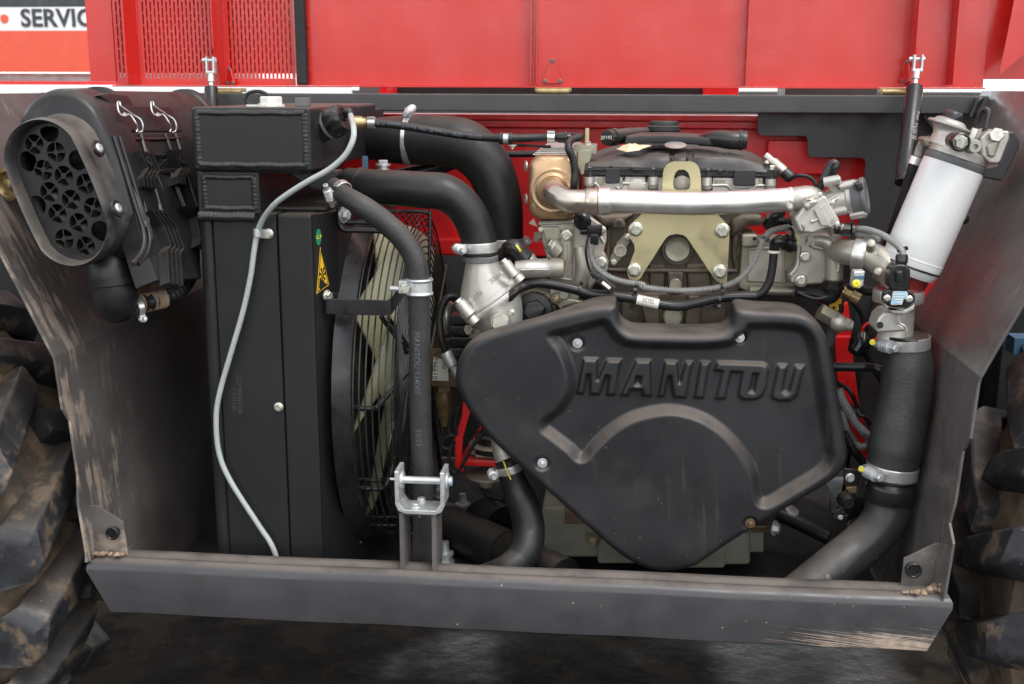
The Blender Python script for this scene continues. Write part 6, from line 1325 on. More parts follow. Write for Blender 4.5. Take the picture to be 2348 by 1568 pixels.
# ------------------------------------------------------------------ left-centre: hydraulic block, red mount, S hose
YHb = .50
hb = thing('hydraulic_block', 'oily rusty hydraulic block with white barcode label beside the fan guard', 'valve block', q('G', 1680, 770, YHb))
c0_, c1_ = q('G', 1592, 500, YHb), q('G', 1790, 775, YHb)
G().rb(c0_.x, c1_.x, YHb, YHb+.12, c1_.z, c0_.z).build('block', 'rust', hb, bevel=.004)
lb_ = G(); lb_.prism(qq('G', [(1612, 560), (1712, 590), (1718, 728), (1606, 722)], YHb-.002), YA*.0015); lo = lb_.build('label', 'paper', hb)
lettering(lo, '019962', .018, q('G', 1625, 640, YHb-.003), ZA, -XA, 'black', .0001); lettering(lo, '04/2', .014, q('G', 1690, 610, YHb-.003), ZA, -XA, 'black', .0001)
for x, y, d in ((1690, 420, ZA), (1690, 800, -ZA)):
    c = q('G', x, y, YHb+.03); bolt(hb, c-d*.02, d, .028, 'plain', 'rust', 'fitting'); g_ = G(); g_.lathe(c-d*.06, d, [(0, .016), (.06, .016), (.09, .013)], 18); g_.build('stub', 'rust', hb)
g_ = G(); g_.lathe(q('G', 1690, 900, YHb+.03), -ZA, [(-.04, .022), (0, .02), (.03, .012), (.05, .008)], 20); g_.build('plug', 'brass', hb)
g_ = G(); g_.tube([q('G', 1770, 150, YHb-.01), q('G', 1715, 150, YHb-.02), q('G', 1672, 210, YHb-.03), q('G', 1655, 310, YHb-.04), q('G', 1665, 420, YHb-.05), q('G', 1700, 530, YHb-.05)], K('G', 26, q('G', 1660, 300, YHb)), 18); g_.build('pressure_hose', 'rubber', hb)
g_ = G(); d = im(.45, .9); c = q('G', 1697, 525, YHb-.05); g_.lathe(c, d, [(0, .012), (.002, .0135), (.035, .0135), (.038, .010), (.07, .009)], 20); g_.build('crimp', 'zinc', hb)
g_ = G(); g_.tube([q('G', 1730, 180, YHb+.0), q('G', 1705, 230, YHb), q('G', 1700, 330, YHb), q('G', 1692, 400, YHb+.03)], .010, 14); g_.build('metal_pipe', 'steel', hb)
so = thing('solenoid', 'black ribbed solenoid coil behind the belt cover edge', 'solenoid', q('G', 1800, 400, .47)); g_ = G(); c = q('G', 1805, 280, .47)
for i_ in range(4): g_.rb(c.x-.024, c.x+.024, .455, .50, c.z-.016-.026*i_, c.z+.006-.026*i_)
g_.build('coil', 'blackgloss', so, bevel=.003)
g_ = G(); g_.rb(c.x-.03, c.x+.03, .46, .51, c.z-.13, c.z-.098); g_.build('foot', 'blackgloss', so, bevel=.003)
cw = thing('cable_bundle', 'thin dark cables looping down beside the red engine mount', 'cables', q('V', 200, 400, .45))
for pl_, r in (([(260, -60), (215, 60), (210, 170), (250, 210), (290, 180), (270, 100), (300, -60)], 14), ([(250, 200), (170, 230), (145, 290), (180, 335), (250, 310), (260, 250)], 16), ([(235, 300), (215, 420), (230, 520), (270, 560), (320, 520), (380, 420), (440, 310), (520, 210), (560, 150)], 18)):
    g_ = G(); g_.tube([q('V', x, y, .44) for x, y in pl_], K('V', r, q('V', 250, 300, .44)), 12); g_.build('cable', 'rubber', cw)
rm = thing('engine_mount', 'bright red engine mount bracket with rubber bush beside the belt cover', 'mount', q('V', 450, 520, .5))
lump('upright', 'V', [(265, 225), (290, 160), (335, 0), (345, -120), (440, -120), (412, 0), (345, 230), (335, 380), (352, 555), (300, 550), (268, 500)], .47, .012, M['redframe'], rm, .003)
g_ = G(); a = q('V', 330, 460, .47); b = q('V', 700, 460, .47); g_.rb(a.x, b.x, .48, .62, q('V', 400, 512, .47).z, q('V', 400, 450, .47).z); g_.build('shelf', 'redframe', rm, bevel=.004)
lump('web', 'V', [(338, 390), (520, 110), (560, 120), (560, 300), (400, 450), (345, 450)], .60, .012, M['redframe'], rm, .003)
zsh = q('V', 400, 450, .47).z; cx_ = q('V', 570, 400, .53).x
g_ = G(); g_.rb(a.x+.03, b.x, .495, .60, zsh+.0005, zsh+.008); g_.build('bush_plate', 'alu', rm, bevel=.002)
g_ = G(); g_.lathe(Vector((cx_+.02, .53, zsh+.009)), ZA, [(0, .052), (.006, .052), (.012, .042), (.030, .040), (.034, .046), (.040, .046), (.044, .034), (.06, .03)], 32); g_.build('bush', 'rubber', rm)
g_ = G(); g_.lathe(Vector((cx_+.02, .53, zsh+.024)), ZA, [(0, .060), (.003, .062), (.006, .058)], 32); g_.build('bush_washer', 'alu', rm)
bolt(rm, Vector((q('V', 458, 410, .51).x, .51, zsh+.008)), ZA, .013, 'plain', 'bolt')
g_ = G(); c = q('V', 580, 570, .5); g_.lathe(c, -ZA, [(0, .05), (.006, .05), (.008, .02), (.03, .018), (.034, .012)], 24); g_.build('lower_washer', 'alug', rm)
rS = K('V', 1, q('V', 900, 800, .30)); YSh = .31
shh = hose('return_hose', 'smooth black hose sweeping in an S from the belt cover to the sill', [q('V', 770, 430, YSh), q('V', 800, 540, YSh), q('V', 845, 680, YSh), q('V', 905, 820, YSh-.005), q('V', 955, 960, YSh-.01), q('V', 978, 1120, YSh-.02), q('V', 960, 1260, YSh-.04), q('V', 890, 1390, YSh-.06), q('V', 780, 1480, YSh-.08), q('V', 640, 1540, YSh-.08), q('V', 500, 1580, YSh-.07)], [rS*118, rS*122, rS*132, rS*146, rS*155, rS*156, rS*156, rS*150, rS*140, rS*130, rS*125], 'rubber', 36)
clamp(shh, q('V', 790, 515, YSh), im(.28, 1), rS*123, .018, im(-1, .1, -.25), .014, 'steel', .055)
g_ = G(); g_.tube([q('V', 690, 230, YSh+.03), q('V', 725, 330, YSh+.01), q('V', 765, 440, YSh)], [rS*80, rS*100, rS*108], 24); g_.build('spigot', 'alu', shh)
g_ = G(); g_.tube([q('V', 735, 450, YSh-.034), q('V', 760, 520, YSh-.036), q('V', 806, 628, YSh-.034)], .0016, 6); g_.build('paint_mark', 'yellowpaint', shh)
# floor hose
def onfloor(t, x, y, z): return onplane(*P(t, x, y), Vector((0, 0, FL+z)), ZA)
f0, f1 = onfloor('V', 150, 1040, .055), onfloor('V', 760, 1330, .055)
fh = hose('suction_hose', 'fat black hose lying along the bay floor behind the latch bracket', [f0+(f0-f1)*.3, f0, f0.lerp(f1, .5), f1], [.05, .05, .052, .053], 'rubber', 32)
g_ = G(); d = (f1-f0).normalized(); g_.lathe(f1, d, [(0, .050), (.06, .05), (.2, .05)], 32); g_.build('inner_pipe', 'satin', fh)
g_ = G(); g_.lathe(f0, d, [(0, .0505), (.0, .055), (.016, .055), (.018, .05)], 32); g_.build('band', 'grey', fh)
for x, y in ((345, 950), (178, 1430), (100, 800)):
    c = onfloor('V', x, y, .0); g_ = G(); g_.lathe(c, ZA, [(0, .022), (.006, .022), (.006, .017), (.02, .017), (.022, .02), (.028, .02), (.028, .010), (.055, .009)], 18); fb = g_.build('floor_stud', 'zinc'); tag(fb, {345: 'upright zinc stud rising behind the end of the fat floor hose', 178: 'zinc stud with stacked nuts on the floor beside the latch bracket post', 100: 'dim zinc stud standing behind the coolant hose and latch clevis'}[x], 'stud', 'studs on the bay floor')
g_ = G(); g_.tube([q('V', 540, 640, .58), q('V', 560, 730, .57), q('V', 620, 785, .56), q('V', 740, 810, .55)], .009, 12); tag(g_.build('drain_line', 'rubber'), 'thin dark line curving under the red engine mount', 'hose')
g_ = G(); g_.tube([q('V', 560, 880, .6), q('V', 600, 980, .58), q('V', 700, 1060, .55)], [.05, .055, .05], 20); tag(g_.build('starter_hose', 'satin'), 'stubby dark hose in shadow under the engine mount', 'hose')

# ------------------------------------------------------------------ oil pan and engine underside
op = thing('oil_pan', 'olive grey oil pan showing beneath the belt cover', 'oil pan', (q('M', 900, 600, .45).x, .5, FL+.02))
def panbox(t, x0, y0, x1, y1, Y, th, m='sump', bev=.008, ch=0):
    pts_ = [(x0, y0), (x1, y0), (x1, y1), (x0+ch*2, y1), (x0, y1-ch)] if ch else [(x0, y0), (x1, y0), (x1, y1), (x0, y1)]
    lump('pan_section', t, pts_, Y, th, m, op, bev)
panbox('M', 110, 225, 560, 612, .44, .2, 'sump', .008, 70); panbox('M', 530, 330, 960, 662, .41, .2, 'sump'); panbox('M', 1000, 400, 1502, 698, .40, .2, 'sump', .01); panbox('M', 1400, 350, 1690, 672, .43, .2, 'sump', .01); panbox('M', 1600, 330, 1792, 577, .46, .15, 'sump', .006)
panbox('M', 283, 180, 480, 355, .41, .05, 'rust', .003); panbox('M', 1700, 370, 1850, 425, .40, .03, 'rust', .003)
c = q('M', 495, 440, .40); g_ = G(); g_.lathe(c, -ZA, [(0, .016), (.012, .016), (.014, .012), (.02, .012)], 18); g_.build('drain_bolt', 'yzinc', op)
g_ = G(); d = im(1, 0, -.5); c = q('M', 1868, 385, .36); g_.lathe(c, d, [(0, .018), (.004, .018)], 24); g_.build('washer', 'zinc', op); bolt(op, c+d*.004, d, .012, 'plain', 'zinc')
g_ = G(); g_.lathe(q('M', 2000, 260, .36), im(.3, -.8, -.3), [(0, .016), (.005, .016), (.006, .012)], 24); g_.build('washer', 'zinc', op)
low_ = G(); low_.rb(q('M', 300, 0, .48).x, q('M', 1900, 0, .48).x, .48, .78, .60, .95); low_.build('crankcase', 'iron', op, bevel=.01)
br_ = G(); a = onfloor('M', 100, 700, .004); b = onfloor('M', 490, 745, .004); c = onfloor('M', 130, 570, .004)
br_.prism([a+YA*-.02, b+YA*-.03, b+YA*.0, c], ZA*.006); tag(br_.build('floor_strap', 'satin'), 'dark flat strap lying on the floor by the S shaped hose', 'strap')
g_ = G(); g_.tube([q('M', 1900, 280, .6), q('M', 2060, 350, .58), q('M', 2283, 460, .55)], .018, 14); tag(g_.build('lower_line', 'rubber'), 'dark hose line crossing low behind the large outlet pipe', 'hose')

# ------------------------------------------------------------------ right: turbo elbow, clamps, sensor, charge hose, outlet pipe
YT2 = .27
te = thing('turbo_elbow', 'grey cast intake elbow joined by wide steel band clamps', 'elbow', q('E', 820, 1260, YT2))
kE = K('E', 1, q('E', 700, 1150, YT2))
g_ = G(); g_.tube([q('E', 460, 1130, YT2+.09), q('E', 520, 1140, YT2+.05), q('E', 600, 1150, YT2+.03), q('E', 700, 1175, YT2+.015), q('E', 790, 1240, YT2), q('E', 845, 1330, YT2), q('E', 868, 1420, YT2), q('E', 870, 1500, YT2)], [88*kE, 92*kE, 95*kE, 97*kE, 99*kE, 98*kE, 96*kE, 92*kE], 36); g_.build('elbow', 'alu', te)
g_ = G(); d = im(1, .12, -.35); c = q('E', 560, 1152, YT2+.03); g_.lathe(c, d, [(0, 104*kE), (0, 112*kE), (6*kE, 115*kE), (78*kE, 115*kE), (84*kE, 112*kE), (84*kE, 104*kE)], 48); bnd = g_.build('band_clamp', 'steel', te)
lump('clamp_latch', 'E', [(562, 1275), (640, 1272), (628, 1370), (600, 1395), (550, 1385)], YT2-.09, .03, 'steel', bnd, .002); c = q('E', 578, 1358, YT2-.095); bolt(bnd, c, -YA, .008, 'torx', 'yellowpaint'); lump('latch_band', 'E', [(563, 1305), (636, 1302), (632, 1330), (560, 1330)], YT2-.093, .02, 'blue', bnd, .001)
lettering(te, '0/3', .011, q('E', 710, 1160, YT2-.092), im(1, .3), ZA, 'alub', .001); lettering(te, '7.51187 A', .013, q('E', 790, 1215, YT2-.092), im(.8, .6), im(.6, -.8), 'alub', .001)
for x, y in ((680, 1090), (730, 1285)): g_ = G(); g_.lathe(q('E', x, y, YT2-.06), im(-.2, -.5, -1), [(-.02, .010), (.012, .008), (.014, .005)], 14); g_.build('nub', 'alu', te)
# ring clamp with vertical axis, casting and flange
kJ = K('J', 1, q('J', 660, 150, YT2)); c = q('J', 660, 95, YT2)
g_ = G(); g_.lathe(c, -ZA, [(0, 150*kJ), (0, 168*kJ), (8*kJ, 172*kJ), (75*kJ, 172*kJ), (82*kJ, 168*kJ), (82*kJ, 150*kJ)], 52); rc_ = g_.build('ring_clamp', 'steel', te)
g_ = G(); g_.lathe(c-ZA*10*kJ, -ZA, [(0, 152*kJ), (60*kJ, 150*kJ), (80*kJ, 130*kJ), (130*kJ, 120*kJ), (300*kJ, 118*kJ), (330*kJ, 124*kJ)], 40); tb = g_.build('throttle_tube', 'alub', te)
lump('casting_ear', 'J', [(560, 250), (660, 240), (665, 330), (700, 350), (715, 385), (510, 395), (496, 360), (520, 290)], YT2-.10, .07, 'alub', tb, .01)
g_ = G(); g_.tube([q('J', x, y, YT2-.112) for x, y in ((662, 235), (662, 320), (700, 345), (715, 380))], .0025, 8); g_.build('seam', 'alub', tb)
disc('ear_hole', 'J', 530, 340, 24, YT2-.102, [(-.1, 1.0), (.1, 1.0)], 'black', tb, 20)
# pressure sensor
ps = thing('pressure_sensor', 'black pressure sensor with blue printed label on the intake elbow', 'sensor', q('E', 880, 1500, YT2-.1))
lump('flange', 'E', [(770, 1420), (800, 1405), (825, 1395), (935, 1400), (960, 1410), (990, 1440), (985, 1490), (920, 1528), (820, 1522), (765, 1485)], YT2-.125, .02, 'blackgloss', ps, .003)
lump('mount_pad', 'E', [(775, 1490), (820, 1530), (920, 1535), (985, 1500), (985, 1540), (920, 1575), (830, 1570), (780, 1530)], YT2-.12, .03, 'alub', ps, .004)
lump('body', 'E', [(818, 1290), (830, 1240), (870, 1225), (920, 1228), (955, 1260), (955, 1390), (930, 1415), (830, 1410), (812, 1390)], YT2-.13, .05, 'blackgloss', ps, .005)
lump('latch', 'E', [(858, 1275), (905, 1272), (903, 1350), (858, 1352)], YT2-.142, .02, 'blackgloss', ps, .003)
pl2 = lump('label', 'E', [(835, 1412), (925, 1410), (936, 1425), (934, 1452), (905, 1470), (895, 1505), (825, 1508), (818, 1500)], YT2-.1275, .003, 'paper', ps, .0005)
lump('print_block', 'E', [(838, 1418), (925, 1416), (930, 1450), (898, 1466), (890, 1498), (828, 1502)], YT2-.1285, .001, 'bluelab', pl2, 0)
for i_ in range(4): g_ = G(); c = q('E', 872, 1432+18*i_, YT2-.1292); g_.box(c, XA*(.012-.002*i_), YA*.0001, ZA*.0012); g_.build('print_line', 'paper', pl2)
for x, y in ((792, 1460), (946, 1466)): c = q('E', x, y, YT2-.127); bolt(ps, c, -YA, K('E', 26, c), 'torx', 'bolt')
g_ = G(); c = q('E', 893, 1190, YT2-.11); g_.lathe(c+ZA*.01, -ZA, [(0, .010), (.004, .012), (.016, .012), (.018, .010), (.03, .012)], 18); g_.build('boot', 'blackgloss', ps)
sl2 = thing('sensor_loom', 'pair of grey convoluted looms arching to the pressure sensor', 'wiring', q('E', 700, 1000, YT2))
g_ = G(); g_.corr([q('E', 470, 970, YT2+.08), q('E', 560, 975, YT2+.05), q('E', 660, 985, YT2+.02), q('E', 760, 1020, YT2-.02), q('E', 840, 1075, YT2-.07), q('E', 888, 1120, YT2-.10), q('E', 905, 1160, YT2-.11), q('E', 900, 1195, YT2-.11)], 19*kE, .0046, .20, 12); g_.build('conduit', 'loom', sl2, angle=60)
g_ = G(); g_.corr([q('E', 480, 1010, YT2+.07), q('E', 560, 1015, YT2+.05), q('E', 640, 1020, YT2+.03), q('E', 700, 1030, YT2+.02), q('E', 725, 1050, YT2+.03), q('E', 690, 1062, YT2+.05), q('E', 640, 1055, YT2+.08)], 20*kE, .0046, .20, 12); g_.build('conduit', 'loom', sl2, angle=60)
g_ = G(); c = q('E', 470, 975, YT2+.05); g_.lathe(c-XA*.012, XA, [(0, .013), (.03, .013)], 6); g_.lathe(c+XA*.02+Vector((0, 0, -.006)), XA, [(0, .022), (.006, .022)], 20); g_.build('anchor', 'blackgloss', sl2)
tie(sl2, q('E', 888, 1125, YT2-.10), im(.4, 1), 21*kE, im(1, -.3)); 
# hose with bulge, clamps
chh_pts = [q('J', 708, 440, YT2), q('J', 718, 520, YT2), q('J', 724, 640, YT2-.005), q('J', 715, 780, YT2-.01), q('J', 694, 920, YT2-.015), q('J', 664, 1060, YT2-.02), q('J', 636, 1200, YT2-.025), q('J', 620, 1310, YT2-.03), q('J', 610, 1400, YT2-.03)]
chh = hose('charge_air_hose', 'bulging woven black charge air hose between two bright band clamps', chh_pts, [152*kJ, 160*kJ, 176*kJ, 180*kJ, 182*kJ, 186*kJ, 190*kJ, 174*kJ, 170*kJ], 'ribrubber', 44)
g_ = G(); g_.lathe(q('J', 705, 402, YT2), -ZA, [(0, 130*kJ), (2*kJ, 162*kJ), (14*kJ, 168*kJ), (26*kJ, 162*kJ), (28*kJ, 140*kJ)], 44); g_.build('bead', 'satin', chh)
clamp(chh, q('J', 710, 455, YT2), im(.05, 1), 158*kJ, .026, im(-1, .05, -.6), .017, 'steel', .05)
clamp(chh, q('J', 614, 1345, YT2-.03), im(-.08, 1), 172*kJ, .026, im(-1, .0, -.6), .017, 'steel', .05)
for c in (q('J', 478, 455, YT2-.125), q('J', 400, 1335, YT2-.13)):
    g_ = G(); g_.lathe(c, im(-.25, .3, -1), [(0, .005), (.003, .0055)], 14); g_.build('paint_mark', 'yellowpaint', chh)
# outlet pipe
kN = K('N', 1, q('N', 1000, 200, .22))
op2 = thing('outlet_pipe', 'mud flecked black outlet pipe curving down to the sill corner', 'pipe', q('N', 900, 450, .2))
c = q('N', 1045, 30, .24); d = im(-.06, 1)
g_ = G(); g_.lathe(c, d, [(-10*kN, 170*kN), (10*kN, 182*kN), (20*kN, 190*kN), (40*kN, 193*kN), (130*kN, 190*kN), (150*kN, 186*kN), (152*kN, 165*kN)], 48); g_.build('collar', 'satin', op2)
g_ = G(); g_.tube([q('N', 1040, 120, .24), q('N', 1028, 210, .24), q('N', 990, 320, .235), q('N', 910, 430, .23), q('N', 790, 540, .22), q('N', 640, 660, .20), q('N', 480, 790, .18), q('N', 330, 910, .16), q('N', 200, 1010, .15)], 166*kN, 44); g_.build('pipe', M['outlet'] if 'outlet' in M else 'satin', op2)
lump('collar_bracket', 'W', [(555, 1095), (780, 1125), (770, 1335), (560, 1330)], .28, .006, 'satin', op2, .002); c = q('W', 645, 1228, .278); bolt(op2, c, -YA, K('W', 66, c), 'hex', 'zinc')
lump('collar_ear', 'J', [(780, 1300), (850, 1355), (845, 1400), (830, 1480), (780, 1480)], .27, .006, 'satin', op2, .002); c = q('J', 800, 1428, .268); bolt(op2, c, -YA, K('J', 26, c), 'hex', 'zinc')
lump('side_bracket', 'N', [(1180, 170), (1240, 185), (1205, 420), (1120, 410)], .33, .006, 'satin', op2, .002)
lt_ = thing('latch', 'small black over-centre latch with zinc screw below the belt cover corner', 'latch', q('N', 660, 300, .26))
lump('base', 'N', [(600, 275), (720, 290), (720, 350), (600, 320)], .27, .01, 'satin', lt_, .002); c = q('N', 660, 305, .268); bolt(lt_, c, -YA, K('N', 20, c), 'hex', 'zinc')
g_ = G(); g_.lathe(q('N', 690, 165, .28), im(.15, 0, -1), [(0, 64*kN), (.02, 62*kN), (.03, 40*kN)], 24); g_.build('knob', 'blackgloss', lt_)
lump('hook', 'N', [(585, 180), (620, 170), (640, 250), (690, 190), (700, 240), (640, 290), (585, 270)], .255, .012, 'satin', lt_, .002)
lump('plate', 'N', [(690, 120), (850, 160), (830, 300), (700, 340)], .30, .006, 'satin', lt_, .002)
lump('bracket_nut', 'N', [(700, 75), (790, 70), (790, 130), (710, 125)], .30, .02, 'brass', lt_, .003)
# wires right of the belt cover
wr_ = thing('cable_bundle', 'grey conduits and black hoses sagging between belt cover and charge hose', 'cables', q('W', 700, 600, .42))
for pl_, r, corr in (([(480, 0), (560, 200), (680, 400), (800, 560), (900, 640), (1000, 690)], 62, True), ([(520, 300), (600, 560), (700, 720), (790, 800), (880, 770), (960, 700)], 50, True), ([(560, 600), (680, 820), (800, 980), (900, 1100)], 55, True), ([(600, -20), (680, 80), (740, 250), (770, 350), (860, 400), (920, 480), (930, 560), (1020, 600)], 30, False), ([(560, 160), (660, 240), (740, 350)], 26, False)):
    g_ = G(); P_ = [q('W', x, y, .42+.02*rng.random()) for x, y in pl_]; r_ = K('W', r, P_[0])
    (g_.corr(P_, r_, .005, .09, 14) if corr else g_.tube(P_, r_, 14)); g_.build('cable', 'loom' if corr and r != 55 else 'rubber', wr_, angle=60)
g_ = G(); g_.tube([q('J', 180, 632, .38), q('J', 320, 630, .37), q('J', 440, 632, .36), q('J', 520, 645, .34), q('J', 600, 690, .34)], K('J', 32, q('J', 300, 630, .37)), 18); tag(g_.build('fuel_hose', 'satin'), 'black hose crossing horizontally behind the charge air hose', 'hose')
rb_ = G(); rb_.prism(qq('J', [(215, 420), (340, 420), (345, 560), (385, 880), (520, 1330), (400, 1330), (230, 700)], .62), YA*.02); rb_.prism(qq('J', [(255, 210), (310, 180), (340, 430), (230, 430)], .66), YA*.02); tag(rb_.build('engine_stay', 'redframe', None, bevel=.003), 'bright red steel stay behind the sagging cables', 'bracket')
g_ = G(); pts_ = [q('J', 468+62*math.cos(a), 388+62*math.sin(a), .45) for a in [2*math.pi*k/20 for k in range(21)]]; g_.tube(pts_, K('J', 13, pts_[0]), 10, smooth=False, cap=False); tag(g_.build('pull_ring', 'redframe'), 'round red dipstick pull ring behind the intake elbow', 'ring')
g_ = G(); g_.tube([q('J', 400, 400, .46), q('J', 390, 470, .45), q('J', 350, 530, .44)], [.020, .024, .016], 18); tag(g_.build('rubber_boot', 'blackgloss'), 'black rubber boot below the red pull ring', 'boot')
# banjo fitting right of the cover
bj = thing('banjo_fitting', 'pale steel hexagon pipe fitting at the top right of the belt cover', 'fitting', q('J', 230, 300, .36))
g_ = G(); d = im(.85, .45); c = q('J', 110, 240, .36); g_.lathe(c, d, [(0, .019), (.04, .019)], 6); g_.build('hexagon', 'alug', bj)
g_ = G(); c = q('J', 250, 310, .35); g_.lathe(c-XA*.03, im(1, .15, -.2), [(.012, .012), (.016, .016), (.024, .020), (.036, .019), (.044, .013), (.058, .011)], 28); g_.build('union', 'alu', bj); bolt(bj, q('J', 292, 328, .34), im(1, .3, -.2), .013, 'plain', 'alu', 'nut')
g_ = G(); g_.tube([q('J', 215, 340, .37), q('J', 190, 400, .38), q('J', 170, 470, .39)], .012, 18); g_.build('pipe', 'grey', bj)
yk = thing('drain_tap', 'black tap with bright yellow handle below the coolant housing', 'tap', q('J', 220, 200, .40))
lump('body', 'J', [(110, 215), (150, 165), (280, 160), (285, 250), (240, 290), (150, 270)], .41, .04, 'blackgloss', yk, .005)
g_ = G(); k = K('J', 1, q('J', 210, 220, .40)); g_.prism([q('J', 210+36*math.cos(R(a)), 220+34*math.sin(R(a)), .395) for a in range(-40, 230, 15)]+qq('J', [(195, 188), (235, 160), (265, 158), (262, 190)], .395), YA*.006, [[q('J', 211+11*math.cos(R(a)), 220+11*math.sin(R(a)), .395) for a in range(0, 360, 30)]]); g_.build('handle', 'yellow', yk, bevel=.001)
jf = thing('hose_junction', 'brassy hose junction between coolant housing and intake elbow', 'fitting', q('E', 520, 1430, .36))
g_ = G(); d = im(.8, .35, -.2); c = q('E', 460, 1400, .38); kk2 = K('E', 1, c); g_.lathe(c, d, [(0, 40*kk2), (40*kk2, 40*kk2), (44*kk2, 28*kk2), (90*kk2, 30*kk2), (94*kk2, 44*kk2), (150*kk2, 42*kk2)], 22); g_.build('body', 'brass', jf); bolt(jf, c+d*.0, -d, .015, 'plain', 'bolt', 'nut')
g_ = G(); g_.tube([q('E', 600, 1380, .40), q('E', 660, 1410, .38), q('E', 740, 1410, .36)], 34*kk2, 16); g_.build('hose', 'rubber', jf)
# ------------------------------------------------------------------ fuel filter
YF = .28
ff = thing('fuel_filter', 'white spin-on fuel filter under an aluminium priming head on the right mudguard', 'fuel filter', q('E', 956, 1226, YF))
ct, cbm = q('E', 1265, 512, YF), q('E', 956, 1226, YF); kf = K('E', 1, ct.lerp(cbm, .5)); ax = (ct-cbm).normalized(); Lf = (ct-cbm).length; rf = 209*kf
g_ = G(); g_.lathe(cbm, ax, [(-.022, rf*.4), (-.020, rf*.86), (-.010, rf*.95), (0, rf*.985), (.006, rf), (Lf-.014, rf), (Lf-.008, rf*.985)], 64); g_.build('canister', 'white', ff, angle=50)
g_ = G(); g_.lathe(cbm-ax*.004, ax, [(0, rf*.99), (.001, rf*1.004), (.003, rf*1.004), (.004, rf*.99)], 64, cap=False); g_.build('rim', 'satin', ff)
g_ = G(); g_.lathe(cbm-ax*.006, -ax, [(0, rf*.8), (.014, rf*.78), (.06, rf*.70), (.09, rf*.66)], 40); g_.build('water_bowl', M.get('bowl', M['satin']), ff)
g_ = G(); g_.lathe(ct, ax, [(-.008, rf*.9), (-.008, rf*.99), (-.004, rf*1.005), (.004, rf*1.005), (.006, rf*.97)], 64); g_.build('gasket', 'grey', ff)
nA = ax.cross(YA).normalized(); nA = nA if nA.x > 0 else -nA
g_ = G(); g_.lathe(ct+ax*.006, ax, [(0, rf*.93), (.002, rf*.97), (.016, rf*.97), (.02, rf*.9), (.024, rf*.5)], 56); hd_ = g_.build('head_base', 'alub', ff)
pc0 = ct+ax*.02-nA*60*kf; pc1 = ct+ax*205*kf-nA*135*kf
def rng_c(s_): return pc0.lerp(pc1, s_)
u_ = nA; w_ = ax.cross(nA)
g_ = G(); g_.loft([[rng_c(s_)+(u_*math.cos(a)+w_*math.sin(a))*r*kf for a in [2*math.pi*j/40 for j in range(40)]] for s_, r in ((0, 165), (.25, 140), (.5, 118), (.8, 110), (.95, 120), (1.0, 130))]); g_.build('pump_body', 'alub', ff, angle=60)
g_ = G(); g_.lathe(pc1, ax, [(-4*kf, 130*kf), (0, 146*kf), (10*kf, 147*kf), (16*kf, 140*kf), (22*kf, 112*kf), (40*kf, 100*kf), (48*kf, 80*kf), (50*kf, 66*kf)], 48); g_.build('pump_flange', 'alub', ff)
g_ = G(); g_.lathe(pc1+ax*46*kf, ax, [(0, 66*kf), (12*kf, 68*kf), (50*kf, 58*kf), (58*kf, 50*kf), (60*kf, 34*kf), (56*kf, 30*kf)], 36); g_.build('primer_button', 'blackgloss', ff)
kn0 = q('E', 1285, 372, YF-.085); d = im(.1, .05, -1)
g_ = G(); g_.lathe(kn0, d, [(-.03, 50*kf), (0, 62*kf), (.006, 65*kf), (.014, 63*kf), (.016, 54*kf), (.008, 50*kf), (.004, 20*kf)], 36); g_.build('bleed_knob', 'blackgloss', ff); bolt(ff, kn0+d*.006, d, .017, 'hex', 'bolt')
g_ = G(); c = q('E', 1395, 405, YF-.075); g_.lathe(c, d, [(-.03, 46*kf), (.004, 46*kf), (.008, 40*kf), (.008, 18*kf), (.0, 16*kf)], 30); g_.build('bleed_plug', 'alub', ff)
g_ = G(); g_.lathe(q('E', 1385, 355, YF-.04), ax, [(0, 34*kf), (.02, 34*kf)], 6); g_.build('union_nut', 'bolt', ff)
lump('mount_arm', 'E', [(1440, 350), (1480, 310), (1530, 292), (1640, 300), (1645, 345), (1580, 510), (1560, 525), (1500, 520), (1450, 470)], YF-.05, .09, 'alub', ff, .008)
lump('arm_face', 'E', [(1480, 400), (1560, 340), (1600, 330), (1540, 490), (1490, 480)], YF-.056, .02, 'alu', ff, .006)
c = q('E', 1553, 328, YF-.056); bolt(ff, c, im(-.3, -.1, -1), .015, 'plain', 'bolt')
lump('bracket', 'E', [(1570, 330), (1660, 300), (1680, 315), (1715, 370), (1710, 420), (1640, 560), (1590, 650), (1440, 620), (1450, 560), (1560, 530), (1640, 345)], YF+.04, .10, 'dark', ff, .004)
cf = G(); P_ = [q('E', 1395, 320, YF+.02), q('E', 1415, 250, YF+.02), q('E', 1440, 180, YF+.01), q('E', 1472, 150, YF), q('E', 1495, 175, YF-.01), q('E', 1480, 260, YF-.02), q('E', 1455, 340, YF-.02), q('E', 1435, 385, YF-.02)]
cf.corr(P_, 18*kf, .0042, .12, 14); tag(cf.build('filter_conduit', 'blackgloss', angle=60), 'black ribbed conduit looping above the filter head', 'conduit')
fp = thing('fuel_line', 'black fuel line with ribbed clamp and bent metal spout beside the white filter', 'hose', q('E', 900, 800, YF+.06))
g_ = G(); g_.tube([q('E', 1085, 360, YF+.03), q('E', 1045, 375, YF+.04), q('E', 1020, 420, YF+.05), q('E', 1003, 480, YF+.055)], .0085, 16); g_.build('spout', 'alub', fp)
g_ = G(); g_.tube([q('E', 1000, 470, YF+.055), q('E', 965, 580, YF+.06), q('E', 920, 720, YF+.07), q('E', 870, 880, YF+.08), q('E', 820, 1020, YF+.10), q('E', 780, 1120, YF+.12)], 38*kf, 18); g_.build('hose', 'rubber', fp)
